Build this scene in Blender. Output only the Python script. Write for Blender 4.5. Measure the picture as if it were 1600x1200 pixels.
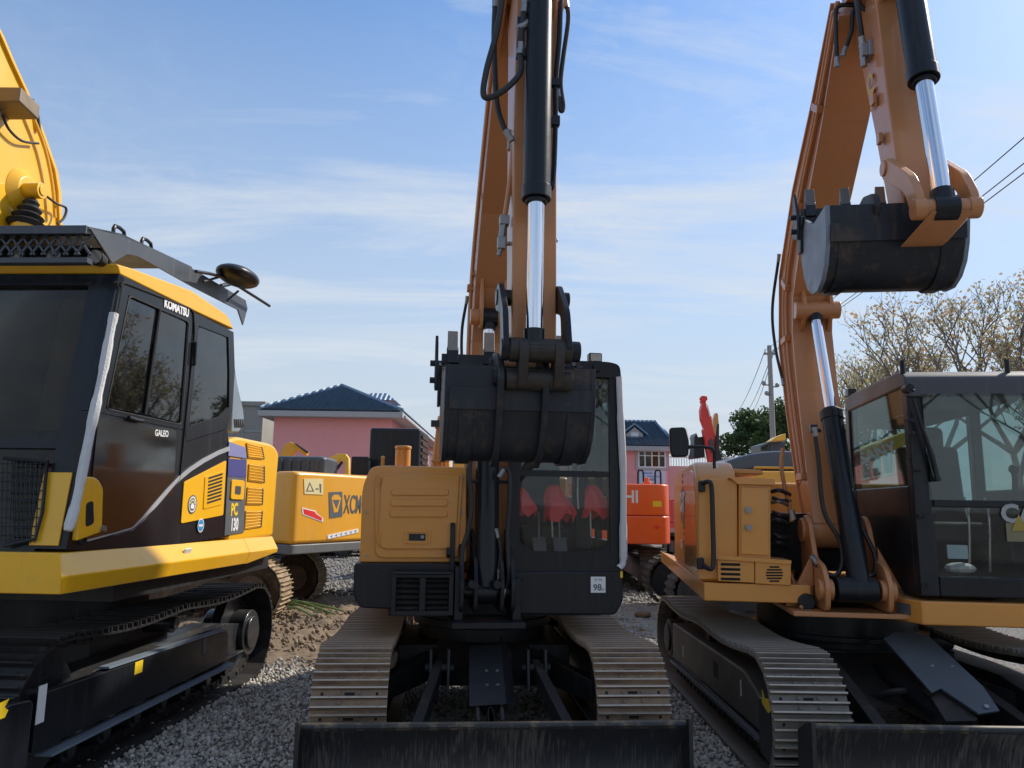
import bpy, bmesh, math, random
import numpy as np
from mathutils import Matrix, Vector, noise
for o in list(bpy.data.objects): bpy.data.objects.remove(o)
SC = bpy.context.scene
COL = SC.collection
random.seed(7)
RNG = np.random.default_rng(7)
rad = math.radians

# ------------------------------------------------------------ camera, sky, sun, exposure
CAM_H = 1.65
cam = bpy.data.cameras.new('camera'); camo = bpy.data.objects.new('camera', cam); COL.objects.link(camo)
CAMM = Matrix.Translation((0, 0, CAM_H)) @ Matrix.Rotation(rad(99), 4, 'X') @ Matrix.Rotation(rad(0.8), 4, 'Z')
camo.matrix_world = CAMM
cam.sensor_width = 36; cam.lens = 27; cam.clip_end = 3000; cam.clip_start = 0.05
SC.camera = camo

SUN_AZ, SUN_EL = 58, 40          # azimuth from +Y towards +X
world = bpy.data.worlds.new('World'); SC.world = world; world.use_nodes = True
wn, wl = world.node_tree.nodes, world.node_tree.links
wn.clear()
def N(nodes, t, **k):
    n = nodes.new(t)
    for a, b in k.items():
        if a.startswith('i_'): n.inputs[int(a[2:])].default_value = b
        else: setattr(n, a, b)
    return n
sky = N(wn, 'ShaderNodeTexSky', sky_type='NISHITA', sun_disc=False)
sky.sun_elevation = rad(SUN_EL); sky.sun_rotation = rad(SUN_AZ)
sky.air_density = 1.0; sky.dust_density = 0.5; sky.ozone_density = 3.2; sky.altitude = 50
tc = N(wn, 'ShaderNodeTexCoord')
sep = N(wn, 'ShaderNodeSeparateXYZ'); wl.new(tc.outputs['Generated'], sep.inputs[0])
zc = N(wn, 'ShaderNodeMath', operation='MAXIMUM', i_1=0.04); wl.new(sep.outputs[2], zc.inputs[0])
zc2 = N(wn, 'ShaderNodeMath', operation='ADD', i_1=0.12); wl.new(zc.outputs[0], zc2.inputs[0])
dx = N(wn, 'ShaderNodeMath', operation='DIVIDE'); wl.new(sep.outputs[0], dx.inputs[0]); wl.new(zc2.outputs[0], dx.inputs[1])
dy = N(wn, 'ShaderNodeMath', operation='DIVIDE'); wl.new(sep.outputs[1], dy.inputs[0]); wl.new(zc2.outputs[0], dy.inputs[1])
cmb = N(wn, 'ShaderNodeCombineXYZ'); wl.new(dx.outputs[0], cmb.inputs[0]); wl.new(dy.outputs[0], cmb.inputs[1])
mp = N(wn, 'ShaderNodeMapping'); wl.new(cmb.outputs[0], mp.inputs[0])
mp.inputs['Rotation'].default_value = (0, 0, rad(-18)); mp.inputs['Scale'].default_value = (0.45, 1.5, 1); mp.inputs['Location'].default_value = (1.3, 0.4, 0)
n1 = N(wn, 'ShaderNodeTexNoise'); n1.inputs['Scale'].default_value = 1.5; n1.inputs['Detail'].default_value = 8; n1.inputs['Roughness'].default_value = 0.6; n1.inputs['Distortion'].default_value = 0.7
wl.new(mp.outputs[0], n1.inputs['Vector'])
r1 = N(wn, 'ShaderNodeMapRange'); r1.inputs[1].default_value = 0.46; r1.inputs[2].default_value = 0.70; r1.inputs[3].default_value = 0; r1.inputs[4].default_value = 0.9
wl.new(n1.outputs[0], r1.inputs[0])
n2 = N(wn, 'ShaderNodeTexNoise'); n2.inputs['Scale'].default_value = 16; n2.inputs['Detail'].default_value = 4; n2.inputs['Distortion'].default_value = 1.0
wl.new(cmb.outputs[0], n2.inputs['Vector'])
n3 = N(wn, 'ShaderNodeTexNoise'); n3.inputs['Scale'].default_value = 0.7; n3.inputs['Detail'].default_value = 2
wl.new(cmb.outputs[0], n3.inputs['Vector'])
r2 = N(wn, 'ShaderNodeMapRange'); r2.inputs[1].default_value = 0.42; r2.inputs[2].default_value = 0.72; r2.inputs[3].default_value = 0; r2.inputs[4].default_value = 0.16
wl.new(n2.outputs[0], r2.inputs[0])
r3 = N(wn, 'ShaderNodeMapRange'); r3.inputs[1].default_value = 0.44; r3.inputs[2].default_value = 0.62
wl.new(n3.outputs[0], r3.inputs[0])
mm = N(wn, 'ShaderNodeMath', operation='MULTIPLY'); wl.new(r2.outputs[0], mm.inputs[0]); wl.new(r3.outputs[0], mm.inputs[1])
ad = N(wn, 'ShaderNodeMath', operation='ADD', use_clamp=True); wl.new(r1.outputs[0], ad.inputs[0]); wl.new(mm.outputs[0], ad.inputs[1])
# thin veil towards the horizon
hz = N(wn, 'ShaderNodeMapRange'); hz.inputs[1].default_value = 0.10; hz.inputs[2].default_value = 0.58; hz.inputs[3].default_value = 0.94; hz.inputs[4].default_value = 0.14
wl.new(sep.outputs[2], hz.inputs[0])
hs_ = N(wn, 'ShaderNodeHueSaturation'); hs_.inputs['Saturation'].default_value = 1.2; wl.new(sky.outputs[0], hs_.inputs['Color'])
mv = N(wn, 'ShaderNodeMixRGB'); mv.inputs[2].default_value = (2.95, 3.28, 3.62, 1); wl.new(hz.outputs[0], mv.inputs[0]); wl.new(hs_.outputs[0], mv.inputs[1])
mx = N(wn, 'ShaderNodeMixRGB'); mx.inputs[2].default_value = (3.5, 3.8, 4.15, 1)
wl.new(ad.outputs[0], mx.inputs[0]); wl.new(mv.outputs[0], mx.inputs[1])
bg = N(wn, 'ShaderNodeBackground'); bg.inputs[1].default_value = 0.12
wo = N(wn, 'ShaderNodeOutputWorld'); wl.new(mx.outputs[0], bg.inputs[0]); wl.new(bg.outputs[0], wo.inputs[0])

sd = bpy.data.lights.new('sun', 'SUN'); sd.energy = 3.0; sd.angle = rad(2.5); sd.color = (1, 0.93, 0.82)
so = bpy.data.objects.new('sun', sd); COL.objects.link(so)
sv = Vector((math.sin(rad(SUN_AZ)) * math.cos(rad(SUN_EL)), math.cos(rad(SUN_AZ)) * math.cos(rad(SUN_EL)), math.sin(rad(SUN_EL))))
so.rotation_euler = sv.to_track_quat('Z', 'Y').to_euler()
SC.view_settings.view_transform = 'Standard'; SC.view_settings.look = 'None'
SC.view_settings.exposure = 0.75; SC.view_settings.gamma = 1; SC.view_settings.use_curve_mapping = False

# ------------------------------------------------------------ materials
def M(name, col, rough=0.5, metal=0.0, var=0.12, scale=3.0, bump=0.0, bscale=80.0, dirt=None, damt=0.0, dscale=6.0, coat=0.0, spec=0.5, lowdirt=0.0):
    m = bpy.data.materials.new(name); m.use_nodes = True
    n, l = m.node_tree.nodes, m.node_tree.links
    b = n['Principled BSDF']
    b.inputs['Metallic'].default_value = metal; b.inputs['Specular IOR Level'].default_value = spec
    b.inputs['Coat Weight'].default_value = coat; b.inputs['Coat Roughness'].default_value = 0.08
    t = N(n, 'ShaderNodeTexCoord')
    a = N(n, 'ShaderNodeTexNoise'); a.inputs['Scale'].default_value = scale; a.inputs['Detail'].default_value = 6; a.inputs['Roughness'].default_value = .62
    l.new(t.outputs['Object'], a.inputs['Vector'])
    cr = N(n, 'ShaderNodeMixRGB'); c = col
    cr.inputs[1].default_value = tuple(x * (1 - var) for x in c) + (1,); cr.inputs[2].default_value = tuple(min(1, x * (1 + var)) for x in c) + (1,)
    l.new(a.outputs[0], cr.inputs[0]); out = cr.outputs[0]
    rr = N(n, 'ShaderNodeMapRange'); rr.inputs[1].default_value = .3; rr.inputs[2].default_value = .7
    rr.inputs[3].default_value = max(.02, rough - .08); rr.inputs[4].default_value = min(1, rough + .1)
    l.new(a.outputs[0], rr.inputs[0]); rout = rr.outputs[0]
    if dirt:
        d = N(n, 'ShaderNodeTexNoise'); d.inputs['Scale'].default_value = dscale; d.inputs['Detail'].default_value = 9; d.inputs['Roughness'].default_value = .7
        l.new(t.outputs['Object'], d.inputs['Vector'])
        mr = N(n, 'ShaderNodeMapRange'); mr.inputs[1].default_value = .66 - .4 * damt; mr.inputs[2].default_value = .84 - .3 * damt; mr.inputs[4].default_value = min(1, .4 + damt)
        l.new(d.outputs[0], mr.inputs[0])
        # settled dust on faces that look up, and runs below edges
        gm = N(n, 'ShaderNodeNewGeometry'); sz = N(n, 'ShaderNodeSeparateXYZ'); l.new(gm.outputs['Normal'], sz.inputs[0])
        up = N(n, 'ShaderNodeMapRange'); up.inputs[1].default_value = .55; up.inputs[2].default_value = 1.0; up.inputs[4].default_value = .45; l.new(sz.outputs[2], up.inputs[0])
        um = N(n, 'ShaderNodeMath', operation='MULTIPLY'); l.new(up.outputs[0], um.inputs[0]); l.new(d.outputs[0], um.inputs[1])
        sm_ = N(n, 'ShaderNodeMapping'); sm_.inputs['Scale'].default_value = (14, 14, .9); l.new(t.outputs['Object'], sm_.inputs[0])
        sn = N(n, 'ShaderNodeTexNoise'); sn.inputs['Scale'].default_value = 1.5; sn.inputs['Detail'].default_value = 4; l.new(sm_.outputs[0], sn.inputs['Vector'])
        sr = N(n, 'ShaderNodeMapRange'); sr.inputs[1].default_value = .56; sr.inputs[2].default_value = .8; sr.inputs[4].default_value = .22 + .5 * damt; l.new(sn.outputs[0], sr.inputs[0])
        u2 = N(n, 'ShaderNodeMath', operation='ADD'); l.new(um.outputs[0], u2.inputs[0]); l.new(sr.outputs[0], u2.inputs[1])
        u3 = N(n, 'ShaderNodeMath', operation='ADD', use_clamp=True); l.new(u2.outputs[0], u3.inputs[0]); l.new(mr.outputs[0], u3.inputs[1]); mr = u3
        mxx = N(n, 'ShaderNodeMixRGB'); mxx.inputs[2].default_value = dirt + (1,)
        l.new(mr.outputs[0], mxx.inputs[0]); l.new(out, mxx.inputs[1]); out = mxx.outputs[0]
        r_ = N(n, 'ShaderNodeMixRGB'); r_.inputs[2].default_value = (.85, .85, .85, 1)
        l.new(mr.outputs[0], r_.inputs[0]); l.new(rout, r_.inputs[1]); rout = r_.outputs[0]
    l.new(out, b.inputs['Base Color']); l.new(rout, b.inputs['Roughness'])
    if bump:
        e = N(n, 'ShaderNodeTexNoise'); e.inputs['Scale'].default_value = bscale; e.inputs['Detail'].default_value = 5
        l.new(t.outputs['Object'], e.inputs['Vector'])
        bp = N(n, 'ShaderNodeBump'); bp.inputs['Strength'].default_value = bump; bp.inputs['Distance'].default_value = .01
        l.new(e.outputs[0], bp.inputs['Height']); l.new(bp.outputs[0], b.inputs['Normal'])
    return m
def GLASS(name, tint, refl=1.0, rough=0.02):
    m = bpy.data.materials.new(name); m.use_nodes = True
    n, l = m.node_tree.nodes, m.node_tree.links; n.remove(n['Principled BSDF'])
    tr = N(n, 'ShaderNodeBsdfTransparent'); tr.inputs[0].default_value = tint + (1,)
    gl = N(n, 'ShaderNodeBsdfGlossy'); gl.inputs['Roughness'].default_value = rough
    t = N(n, 'ShaderNodeTexCoord'); nz = N(n, 'ShaderNodeTexNoise'); nz.inputs['Scale'].default_value = 2.2; nz.inputs['Detail'].default_value = 1
    l.new(t.outputs['Object'], nz.inputs['Vector'])
    bp = N(n, 'ShaderNodeBump'); bp.inputs['Strength'].default_value = .05; bp.inputs['Distance'].default_value = .02; l.new(nz.outputs[0], bp.inputs['Height']); l.new(bp.outputs[0], gl.inputs['Normal'])
    fr = N(n, 'ShaderNodeFresnel'); fr.inputs[0].default_value = 1.5
    mr = N(n, 'ShaderNodeMath', operation='MULTIPLY_ADD', use_clamp=True, i_1=1.25 * refl, i_2=.0); l.new(fr.outputs[0], mr.inputs[0])
    # a light film of dust on the pane
    df = N(n, 'ShaderNodeBsdfDiffuse'); df.inputs[0].default_value = (.5, .48, .44, 1)
    dn = N(n, 'ShaderNodeTexNoise'); dn.inputs['Scale'].default_value = 7; dn.inputs['Detail'].default_value = 8; l.new(t.outputs['Object'], dn.inputs['Vector'])
    dr = N(n, 'ShaderNodeMapRange'); dr.inputs[1].default_value = .4; dr.inputs[2].default_value = .9; dr.inputs[3].default_value = .004; dr.inputs[4].default_value = .04; l.new(dn.outputs[0], dr.inputs[0])
    m0 = N(n, 'ShaderNodeMixShader'); l.new(dr.outputs[0], m0.inputs[0]); l.new(tr.outputs[0], m0.inputs[1]); l.new(df.outputs[0], m0.inputs[2])
    ms = N(n, 'ShaderNodeMixShader'); l.new(mr.outputs[0], ms.inputs[0]); l.new(m0.outputs[0], ms.inputs[1]); l.new(gl.outputs[0], ms.inputs[2])
    l.new(ms.outputs[0], n['Material Output'].inputs[0]); return m
DUST = (.30, .24, .17)
cat_y = M('tan_yellow_paint', (.67, .285, .052), .38, 0, .10, 1.6, .03, 220, (.42, .30, .16), .18, 4, coat=.35)
cat_y2 = M('hazed_arm_yellow', (.50, .215, .082), .38, 0, .10, 2.0, .03, 200, (.33, .17, .06), .12, 4, coat=.3)  # body tan dulled: haze and shade on the booms put into the colour
kom_y = M('bright_yellow_paint', (.86, .455, .012), .34, 0, .05, 2.5, .02, 200, (.42, .30, .10), .06, 5, coat=.4)
xc_y = M('orange_yellow_paint', (.80, .37, .025), .38, 0, .06, 2.5, .02, 200, DUST, .10, 5, coat=.3)
hit_o = M('orange_paint', (.82, .105, .015), .36, 0, .06, 2.0, .02, 200, DUST, .08, 5, coat=.3)
red_p = M('red_paint', (.68, .045, .035), .42, 0, .1, 3)
blk = M('black_paint', (.0095, .0115, .0155), .34, 0, .2, 3, .04, 150, (.07, .065, .06), .10, 5, coat=.1, spec=.3)
blk_d = M('dusty_black_steel', (.014, .0145, .017), .5, .1, .25, 4, .1, 90, (.11, .088, .065), .20, 7)
bkt = M('bucket_steel', (.013, .018, .027), .42, .2, .3, 4, .12, 90, (.17, .11, .07), .30, 3)
gry = M('charcoal_paint', (.055, .065, .08), .42, 0, .1, 3, .03, 120, (.2, .18, .15), .08, 5)
gryl = M('lit_plate_and_trim_grey', (.20, .25, .31), .48, .2, .12, 5, .04, 80, (.12, .11, .1), .15, 6)
rub = M('rubber_hose', (.018, .018, .02), .5, 0, .2, 10, .05, 300)
chrome = M('chromed_rod', (.85, .86, .88), .12, 1, .03, 3)
steel = M('zinc_fitting', (.30, .30, .30), .42, .8, .12, 10)
shoe_m = M('worn_track_steel', (.24, .17, .12), .6, .25, .35, 9, .25, 60, (.40, .275, .17), .55, 5)
edge_m = M('worn_grouser_edge', (.50, .43, .35), .5, .3, .3, 14, .2, 60, (.16, .12, .09), .3, 9)
shoe_k = M('black_track_steel', (.022, .022, .024), .5, .3, .3, 9, .2, 60, (.10, .08, .06), .15, 7)
shoe_x = M('muddy_track_steel', (.22, .155, .09), .75, .05, .35, 9, .5, 40, (.40, .29, .17), .55, 6)
foam = M('white_foam_wrap', (.62, .62, .62), .8, 0, .12, 12, .5, 90)
silver = M('silver_trim', (.5, .52, .55), .35, .4, .05, 3)
violet = M('violet_decal', (.06, .06, .22), .45, 0, .05, 3)
violet2 = M('pale_violet_decal', (.22, .22, .42), .45, 0, .05, 3)
white = M('white_decal', (.78, .78, .78), .45, 0, .03, 3)
cream = M('cream_decal', (.75, .62, .30), .5, 0, .05, 3)
dgrey = M('grey_decal', (.10, .11, .12), .5, 0, .1, 3)
redd = M('red_decal', (.75, .03, .03), .4, 0, .05, 3)
blued = M('blue_decal', (.03, .25, .6), .4, 0, .05, 3)
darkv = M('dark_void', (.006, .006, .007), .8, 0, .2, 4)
lampg = M('lamp_lens', (.45, .42, .38), .15, .2, .1, 20)
redb = M('red_plastic', (.85, .03, .04), .3, 0, .2, 8, .4, 30)
seatm = M('seat_fabric', (.035, .035, .04), .85, 0, .2, 9)
yel_lab = M('yellow_decal', (.80, .55, .02), .5, 0, .04, 3)
g_front = GLASS('clear_cab_glass', (.66, .76, .76), 1.3)
g_dark = GLASS('tinted_cab_glass', (.10, .115, .12), 1.2)
g_mid = GLASS('smoked_cab_glass', (.55, .60, .60), 1.0)
g_side = GLASS('side_cab_glass', (.72, .80, .78), .22)
g_low = GLASS('lower_cab_glass', (.93, .95, .94), .6)
g_wind = GLASS('shaded_windshield', (.5, .48, .43), .45)

# ------------------------------------------------------------ mesh helpers
class MB:
    def __init__(s): s.v = []; s.f = []; s.m = []; s.mi = 0
    def add(s, vs, fs):
        k = len(s.v); s.v += [tuple(map(float, p)) for p in vs]
        s.f += [tuple(i + k for i in f) for f in fs]; s.m += [s.mi] * len(fs); return s
    def box(s, c, d, R=None):
        c = Vector(c); vs = []
        for x in (-.5, .5):
            for y in (-.5, .5):
                for z in (-.5, .5):
                    p = Vector((x * d[0], y * d[1], z * d[2]))
                    if R is not None: p = R @ p
                    vs.append(c + p)
        return s.add(vs, [(0, 1, 3, 2), (4, 6, 7, 5), (0, 4, 5, 1), (2, 3, 7, 6), (0, 2, 6, 4), (1, 5, 7, 3)])
    def span(s, a, b):
        return s.box([(a[i] + b[i]) / 2 for i in range(3)], [abs(b[i] - a[i]) for i in range(3)])
    def prism(s, P, Q):   # two matching rings
        n = len(P)
        return s.add(list(P) + list(Q), [tuple(range(n))[::-1], tuple(range(n, 2 * n))] + [(i, (i + 1) % n, n + (i + 1) % n, n + i) for i in range(n)])
    def ext(s, P, d):     # ring + offset vector
        d = Vector(d); return s.prism([Vector(p) for p in P], [Vector(p) + d for p in P])
    def yz(s, pts, x0, x1): return s.prism([(x0, p[0], p[1]) for p in pts], [(x1, p[0], p[1]) for p in pts])
    def xz(s, pts, y0, y1): return s.prism([(p[0], y0, p[1]) for p in pts], [(p[0], y1, p[1]) for p in pts])
    def xy(s, pts, z0, z1): return s.prism([(p[0], p[1], z0) for p in pts], [(p[0], p[1], z1) for p in pts])
    def strip(s, P, Q, th, nrm):   # curved sheet between two matching polylines
        nrm = Vector(nrm) * th; n = len(P)
        for i in range(n - 1):
            s.ext([P[i], P[i + 1], Q[i + 1], Q[i]], nrm)
        return s
    def cyl(s, p, q, r, r2=None, n=16, caps=True):
        p = Vector(p); q = Vector(q); r2 = r if r2 is None else r2
        z = (q - p).normalized(); a = z.orthogonal().normalized(); b = z.cross(a)
        vs = []
        for c, rr in ((p, r), (q, r2)):
            for i in range(n):
                t = 2 * math.pi * i / n; vs.append(c + (a * math.cos(t) + b * math.sin(t)) * rr)
        fs = [(i, (i + 1) % n, n + (i + 1) % n, n + i) for i in range(n)]
        if caps: fs += [tuple(range(n))[::-1], tuple(range(n, 2 * n))]
        return s.add(vs, fs)
    def tube(s, pts, r, n=8, sm=6):
        pts = [Vector(p) for p in pts]
        if sm > 1 and len(pts) > 2:
            q = [pts[0] * 2 - pts[1]] + pts + [pts[-1] * 2 - pts[-2]]; o = []
            for i in range(1, len(q) - 2):
                for j in range(sm):
                    t = j / sm; a, b, c, d = q[i - 1], q[i], q[i + 1], q[i + 2]
                    o.append(.5 * ((2 * b) + (c - a) * t + (2 * a - 5 * b + 4 * c - d) * t * t + (3 * b - a - 3 * c + d) * t ** 3))
            o.append(pts[-1]); pts = o
        up = None; vs = []
        for i, p in enumerate(pts):
            t = (pts[min(i + 1, len(pts) - 1)] - pts[max(i - 1, 0)]).normalized()
            if up is None: up = t.orthogonal().normalized()
            up = (up - t * up.dot(t)).normalized(); b = t.cross(up)
            rr = r[i * (len(r) - 1) // max(1, len(pts) - 1)] if isinstance(r, (list, tuple)) else r
            for k in range(n):
                a = 2 * math.pi * k / n; vs.append(p + (up * math.cos(a) + b * math.sin(a)) * rr)
        m = len(pts); fs = [(i * n + k, i * n + (k + 1) % n, (i + 1) * n + (k + 1) % n, (i + 1) * n + k) for i in range(m - 1) for k in range(n)]
        fs += [tuple(range(n))[::-1], tuple(range((m - 1) * n, m * n))]
        return s.add(vs, fs)
    def sph(s, c, r, n=10, sc=(1, 1, 1)):
        c = Vector(c); vs = []; m = n // 2 + 1
        for i in range(1, m):
            t = math.pi * i / m
            for k in range(n):
                a = 2 * math.pi * k / n
                vs.append(c + Vector((math.sin(t) * math.cos(a) * r * sc[0], math.sin(t) * math.sin(a) * r * sc[1], math.cos(t) * r * sc[2])))
        vs += [c + Vector((0, 0, r * sc[2])), c - Vector((0, 0, r * sc[2]))]
        fs = [(i * n + k, i * n + (k + 1) % n, (i + 1) * n + (k + 1) % n, (i + 1) * n + k) for i in range(m - 2) for k in range(n)]
        fs += [(len(vs) - 2, (k + 1) % n, k) for k in range(n)] + [(len(vs) - 1, (m - 2) * n + k, (m - 2) * n + (k + 1) % n) for k in range(n)]
        return s.add(vs, fs)
    def mesh(s, name, mats, ang=35):
        me = bpy.data.meshes.new(name); me.from_pydata(s.v, [], s.f)
        bm = bmesh.new(); bm.from_mesh(me); bmesh.ops.recalc_face_normals(bm, faces=bm.faces); bm.to_mesh(me); bm.free()
        for m in (mats if isinstance(mats, (list, tuple)) else [mats]): me.materials.append(m)
        me.polygons.foreach_set('material_index', s.m)
        me.polygons.foreach_set('use_smooth', [True] * len(me.polygons))
        me.set_sharp_from_angle(angle=rad(ang)); me.update(); return me
    def clusters(s):     # groups of connected faces that stand clear of each other
        n = len(s.v); par = list(range(n))
        def find(i):
            while par[i] != i: par[i] = par[par[i]]; i = par[i]
            return i
        for f in s.f:
            r0 = find(f[0])
            for i in f[1:]: par[find(i)] = r0
        box = {}
        for i in range(n):
            r = find(i); p = s.v[i]; q = box.setdefault(r, [list(p), list(p)])
            for k in range(3): q[0][k] = min(q[0][k], p[k]); q[1][k] = max(q[1][k], p[k])
        ids = list(box); g = {r: r for r in ids}
        if len(ids) < 2 or len(ids) > 60: return None
        def top(r):
            while g[r] != r: r = g[r]
            return r
        for i, x in enumerate(ids):
            for y in ids[i + 1:]:
                if all(box[x][0][k] - .008 <= box[y][1][k] and box[y][0][k] - .008 <= box[x][1][k] for k in range(3)): g[top(x)] = top(y)
        grp = {}
        for fi, f in enumerate(s.f): grp.setdefault(top(find(f[0])), []).append(fi)
        return list(grp.values()) if 1 < len(grp) <= 12 else None
    def build(s, name, mats, parent=None, bev=0.0, rz=0.0, ang=35, label=None):
        cl = s.clusters() if name not in ('track_chain', 'grousers', 'tile_courses', 'trunk') else None
        if cl:
            cl.sort(key=len, reverse=True); first = None
            for fs in cl:
                m = MB(); use = {}
                for fi in fs:
                    for i in s.f[fi]:
                        if i not in use: use[i] = len(m.v); m.v.append(s.v[i])
                    m.f.append(tuple(use[i] for i in s.f[fi])); m.m.append(s.m[fi])
                o = m.build(name, mats, parent, bev, rz, ang, label); first = first or o
            return first
        o = bpy.data.objects.new(name, s.mesh(name, mats, ang)); COL.objects.link(o)
        if parent is not None: o.parent = parent
        o.rotation_euler.z = rz
        if bev:
            b = o.modifiers.new('bevel', 'BEVEL'); b.width = bev; b.segments = 2; b.limit_method = 'ANGLE'; b.angle_limit = rad(38); b.harden_normals = True
        if label: o['label'] = label
        return o
def tag(o, label=None, cat=None, group=None, kind=None):
    if label: o['label'] = label
    if cat: o['category'] = cat
    if group: o['group'] = group
    if kind: o['kind'] = kind
    return o
def thing(name, loc, rz, label, cat, group=None):
    o = bpy.data.objects.new(name, None); o.empty_display_size = .3; COL.objects.link(o)
    o.location = loc; o.rotation_euler.z = rad(rz); return tag(o, label, cat, group)
def ray(u, v): return CAMM.to_3x3() @ Vector(((u - 800) / 1200, (600 - v) / 1200, -1))
class Frame:   # a machine's own axes: where a sight line of the reference meets a plane of the machine
    def __init__(s, x, y, yaw, z=0): s.o = Vector((x, y, z)); s.yaw = yaw; s.R = Matrix.Rotation(rad(yaw), 3, 'Z')
    def pl(s, u, v, k, val):
        o = s.R.transposed() @ (Vector((0, 0, CAM_H)) - s.o); d = s.R.transposed() @ ray(u, v)
        return o + d * ((val - o[k]) / d[k])
    def X(s, u, v, x): return s.pl(u, v, 0, x)
    def Y(s, u, v, y): return s.pl(u, v, 1, y)
    def Z(s, u, v, z): return s.pl(u, v, 2, z)
    def Xs(s, pts, x): return [s.X(u, v, x) for u, v in pts]
    def Ys(s, pts, y): return [s.Y(u, v, y) for u, v in pts]
def rnd(pts, r, n=4):   # round the corners of a 2-D polygon
    o = []; m = len(pts)
    for i in range(m):
        p = Vector(pts[i]); a = Vector(pts[i - 1]) - p; b = Vector(pts[(i + 1) % m]) - p
        rr = r[i] if isinstance(r, (list, tuple)) else r
        if rr <= 0: o.append(tuple(p)); continue
        q = min(rr, a.length * .45, b.length * .45); A = p + a.normalized() * q; B = p + b.normalized() * q
        for k in range(n + 1):
            t = k / n; o.append(tuple(A * (1 - t) ** 2 + p * 2 * t * (1 - t) + B * t * t))
    return o
def rect(x0, y0, x1, y1): return [(x0, y0), (x1, y0), (x1, y1), (x0, y1)]
def text(s, size, M4, mat, parent, bold=0.0, ext=.0015, name='lettering', rz=0.0, sx=1.0, spacing=1.0):
    c = bpy.data.curves.new(name, 'FONT'); c.body = s; c.size = size; c.extrude = ext; c.offset = bold; c.align_x = 'CENTER'; c.align_y = 'CENTER'; c.space_character = spacing; c.resolution_u = 3
    t = bpy.data.objects.new('tmp', c); COL.objects.link(t)
    me = bpy.data.meshes.new_from_object(t.evaluated_get(bpy.context.evaluated_depsgraph_get())); bpy.data.objects.remove(t)
    me.transform(M4 @ Matrix.Diagonal((sx, 1, 1, 1))); me.materials.clear(); me.materials.append(mat); me.name = name
    o = bpy.data.objects.new(name, me); COL.objects.link(o); o.parent = parent; o.rotation_euler.z = rz; return o
def basis(o, x, y):   # text placed with its own x and y directions
    x = Vector(x).normalized(); z = x.cross(Vector(y)).normalized(); y = z.cross(x)
    m = Matrix((x, y, z)).transposed().to_4x4(); m.translation = Vector(o); return m
def outline(pts):      # [(y, z, thickness)] -> closed outline
    A, B = [], []
    for i, (y, z, t) in enumerate(pts):
        a = Vector(pts[max(i - 1, 0)][:2]); b = Vector(pts[min(i + 1, len(pts) - 1)][:2]); d = (b - a).normalized(); n = Vector((-d.y, d.x))
        p = Vector((y, z)); A.append(tuple(p + n * t / 2)); B.append(tuple(p - n * t / 2))
    return A + B[::-1]
def ram(parent, name, A, B, rb, rr, frac, rz=0, barrel=None, flip=False):
    A = Vector(A); B = Vector(B); d = (B - A).normalized(); L = (B - A).length
    m = MB(); E = A + d * L * frac; m.cyl(A + d * .03, E, rb, n=24); m.cyl(E - d * .07, E, rb * 1.08, n=24); m.cyl(E, E + d * .02, rb * .8, n=20)
    m.cyl(A - Vector((rb * .8, 0, 0)), A + Vector((rb * .8, 0, 0)), rb * .95, n=18)
    b = m.build(name, barrel or blk, parent, rz=rz, bev=.004)
    m = MB(); m.cyl(E, B - d * .05, rr, n=20); m.build('piston_rod', chrome, b)
    m = MB(); m.cyl(B - Vector((rb * .75, 0, 0)), B + Vector((rb * .75, 0, 0)), rb * .85, n=18); m.cyl(B - d * .1, B, rr * 1.25, n=16); m.build('rod_eye', barrel or blk, b)
    return b

# ------------------------------------------------------------ tracks
def shoe_mesh(name, w, p, mats, nub=3, h=.032, bolts=True):
    m = MB(); t = .014; b = .007
    prof = [(-p * .5, 0), (p * .52, 0), (p * .52, t)]
    cs = [-.40, 0, .40][:nub] if nub == 3 else [0]
    for c in cs[::-1]:
        c *= p; prof += [(c + b * 1.5, t), (c + b * .7, t + h), (c - b * .7, t + h), (c - b * 1.5, t)]
    prof += [(-p * .5, t)]
    m.yz(prof, -w / 2, w / 2)
    if len(mats) > 2:
        for k in range(len([-.4, 0, .4])):
            for j in (4 + 4 * k, 5 + 4 * k if k > 9 else 4 + 4 * k): m.m[2 + j - 0] = 2
    if bolts:
        for sx in (-1, 1):
            for sy in (-.2, .2): m.cyl((sx * w * .13, sy * p, t), (sx * w * .13, sy * p, t + .012), .010, n=6)
        m.mi = 1
        for x in (-w * .36, 0, w * .36):
            ww = .03 if x == 0 else .008
            m.span((x - ww, .10 * p, t - .002), (x + ww, .10 * p + .016, t + .0015))
    return m.mesh(name, mats)
def belt(L, h, r, sag=0.0):    # closed belt outline in (y, z): front idler at -L/2
    pts = []; a = L / 2 - r; zc = r
    for i in range(25): t = math.pi / 2 + math.pi * i / 24; pts.append((-a + r * math.cos(t), zc + r * math.sin(t)))
    for i in range(1, 30): pts.append((-a + 2 * a * i / 30, 0))
    for i in range(25): t = -math.pi / 2 + math.pi * i / 24; pts.append((a + r * math.cos(t), zc + r * math.sin(t)))
    for i in range(1, 40):
        f = i / 40; pts.append((a - 2 * a * f, 2 * r - sag * abs(math.sin(math.pi * f * 2)) ** 1.2 * .6 - sag * .3 * math.sin(math.pi * f)))
    return pts
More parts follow.
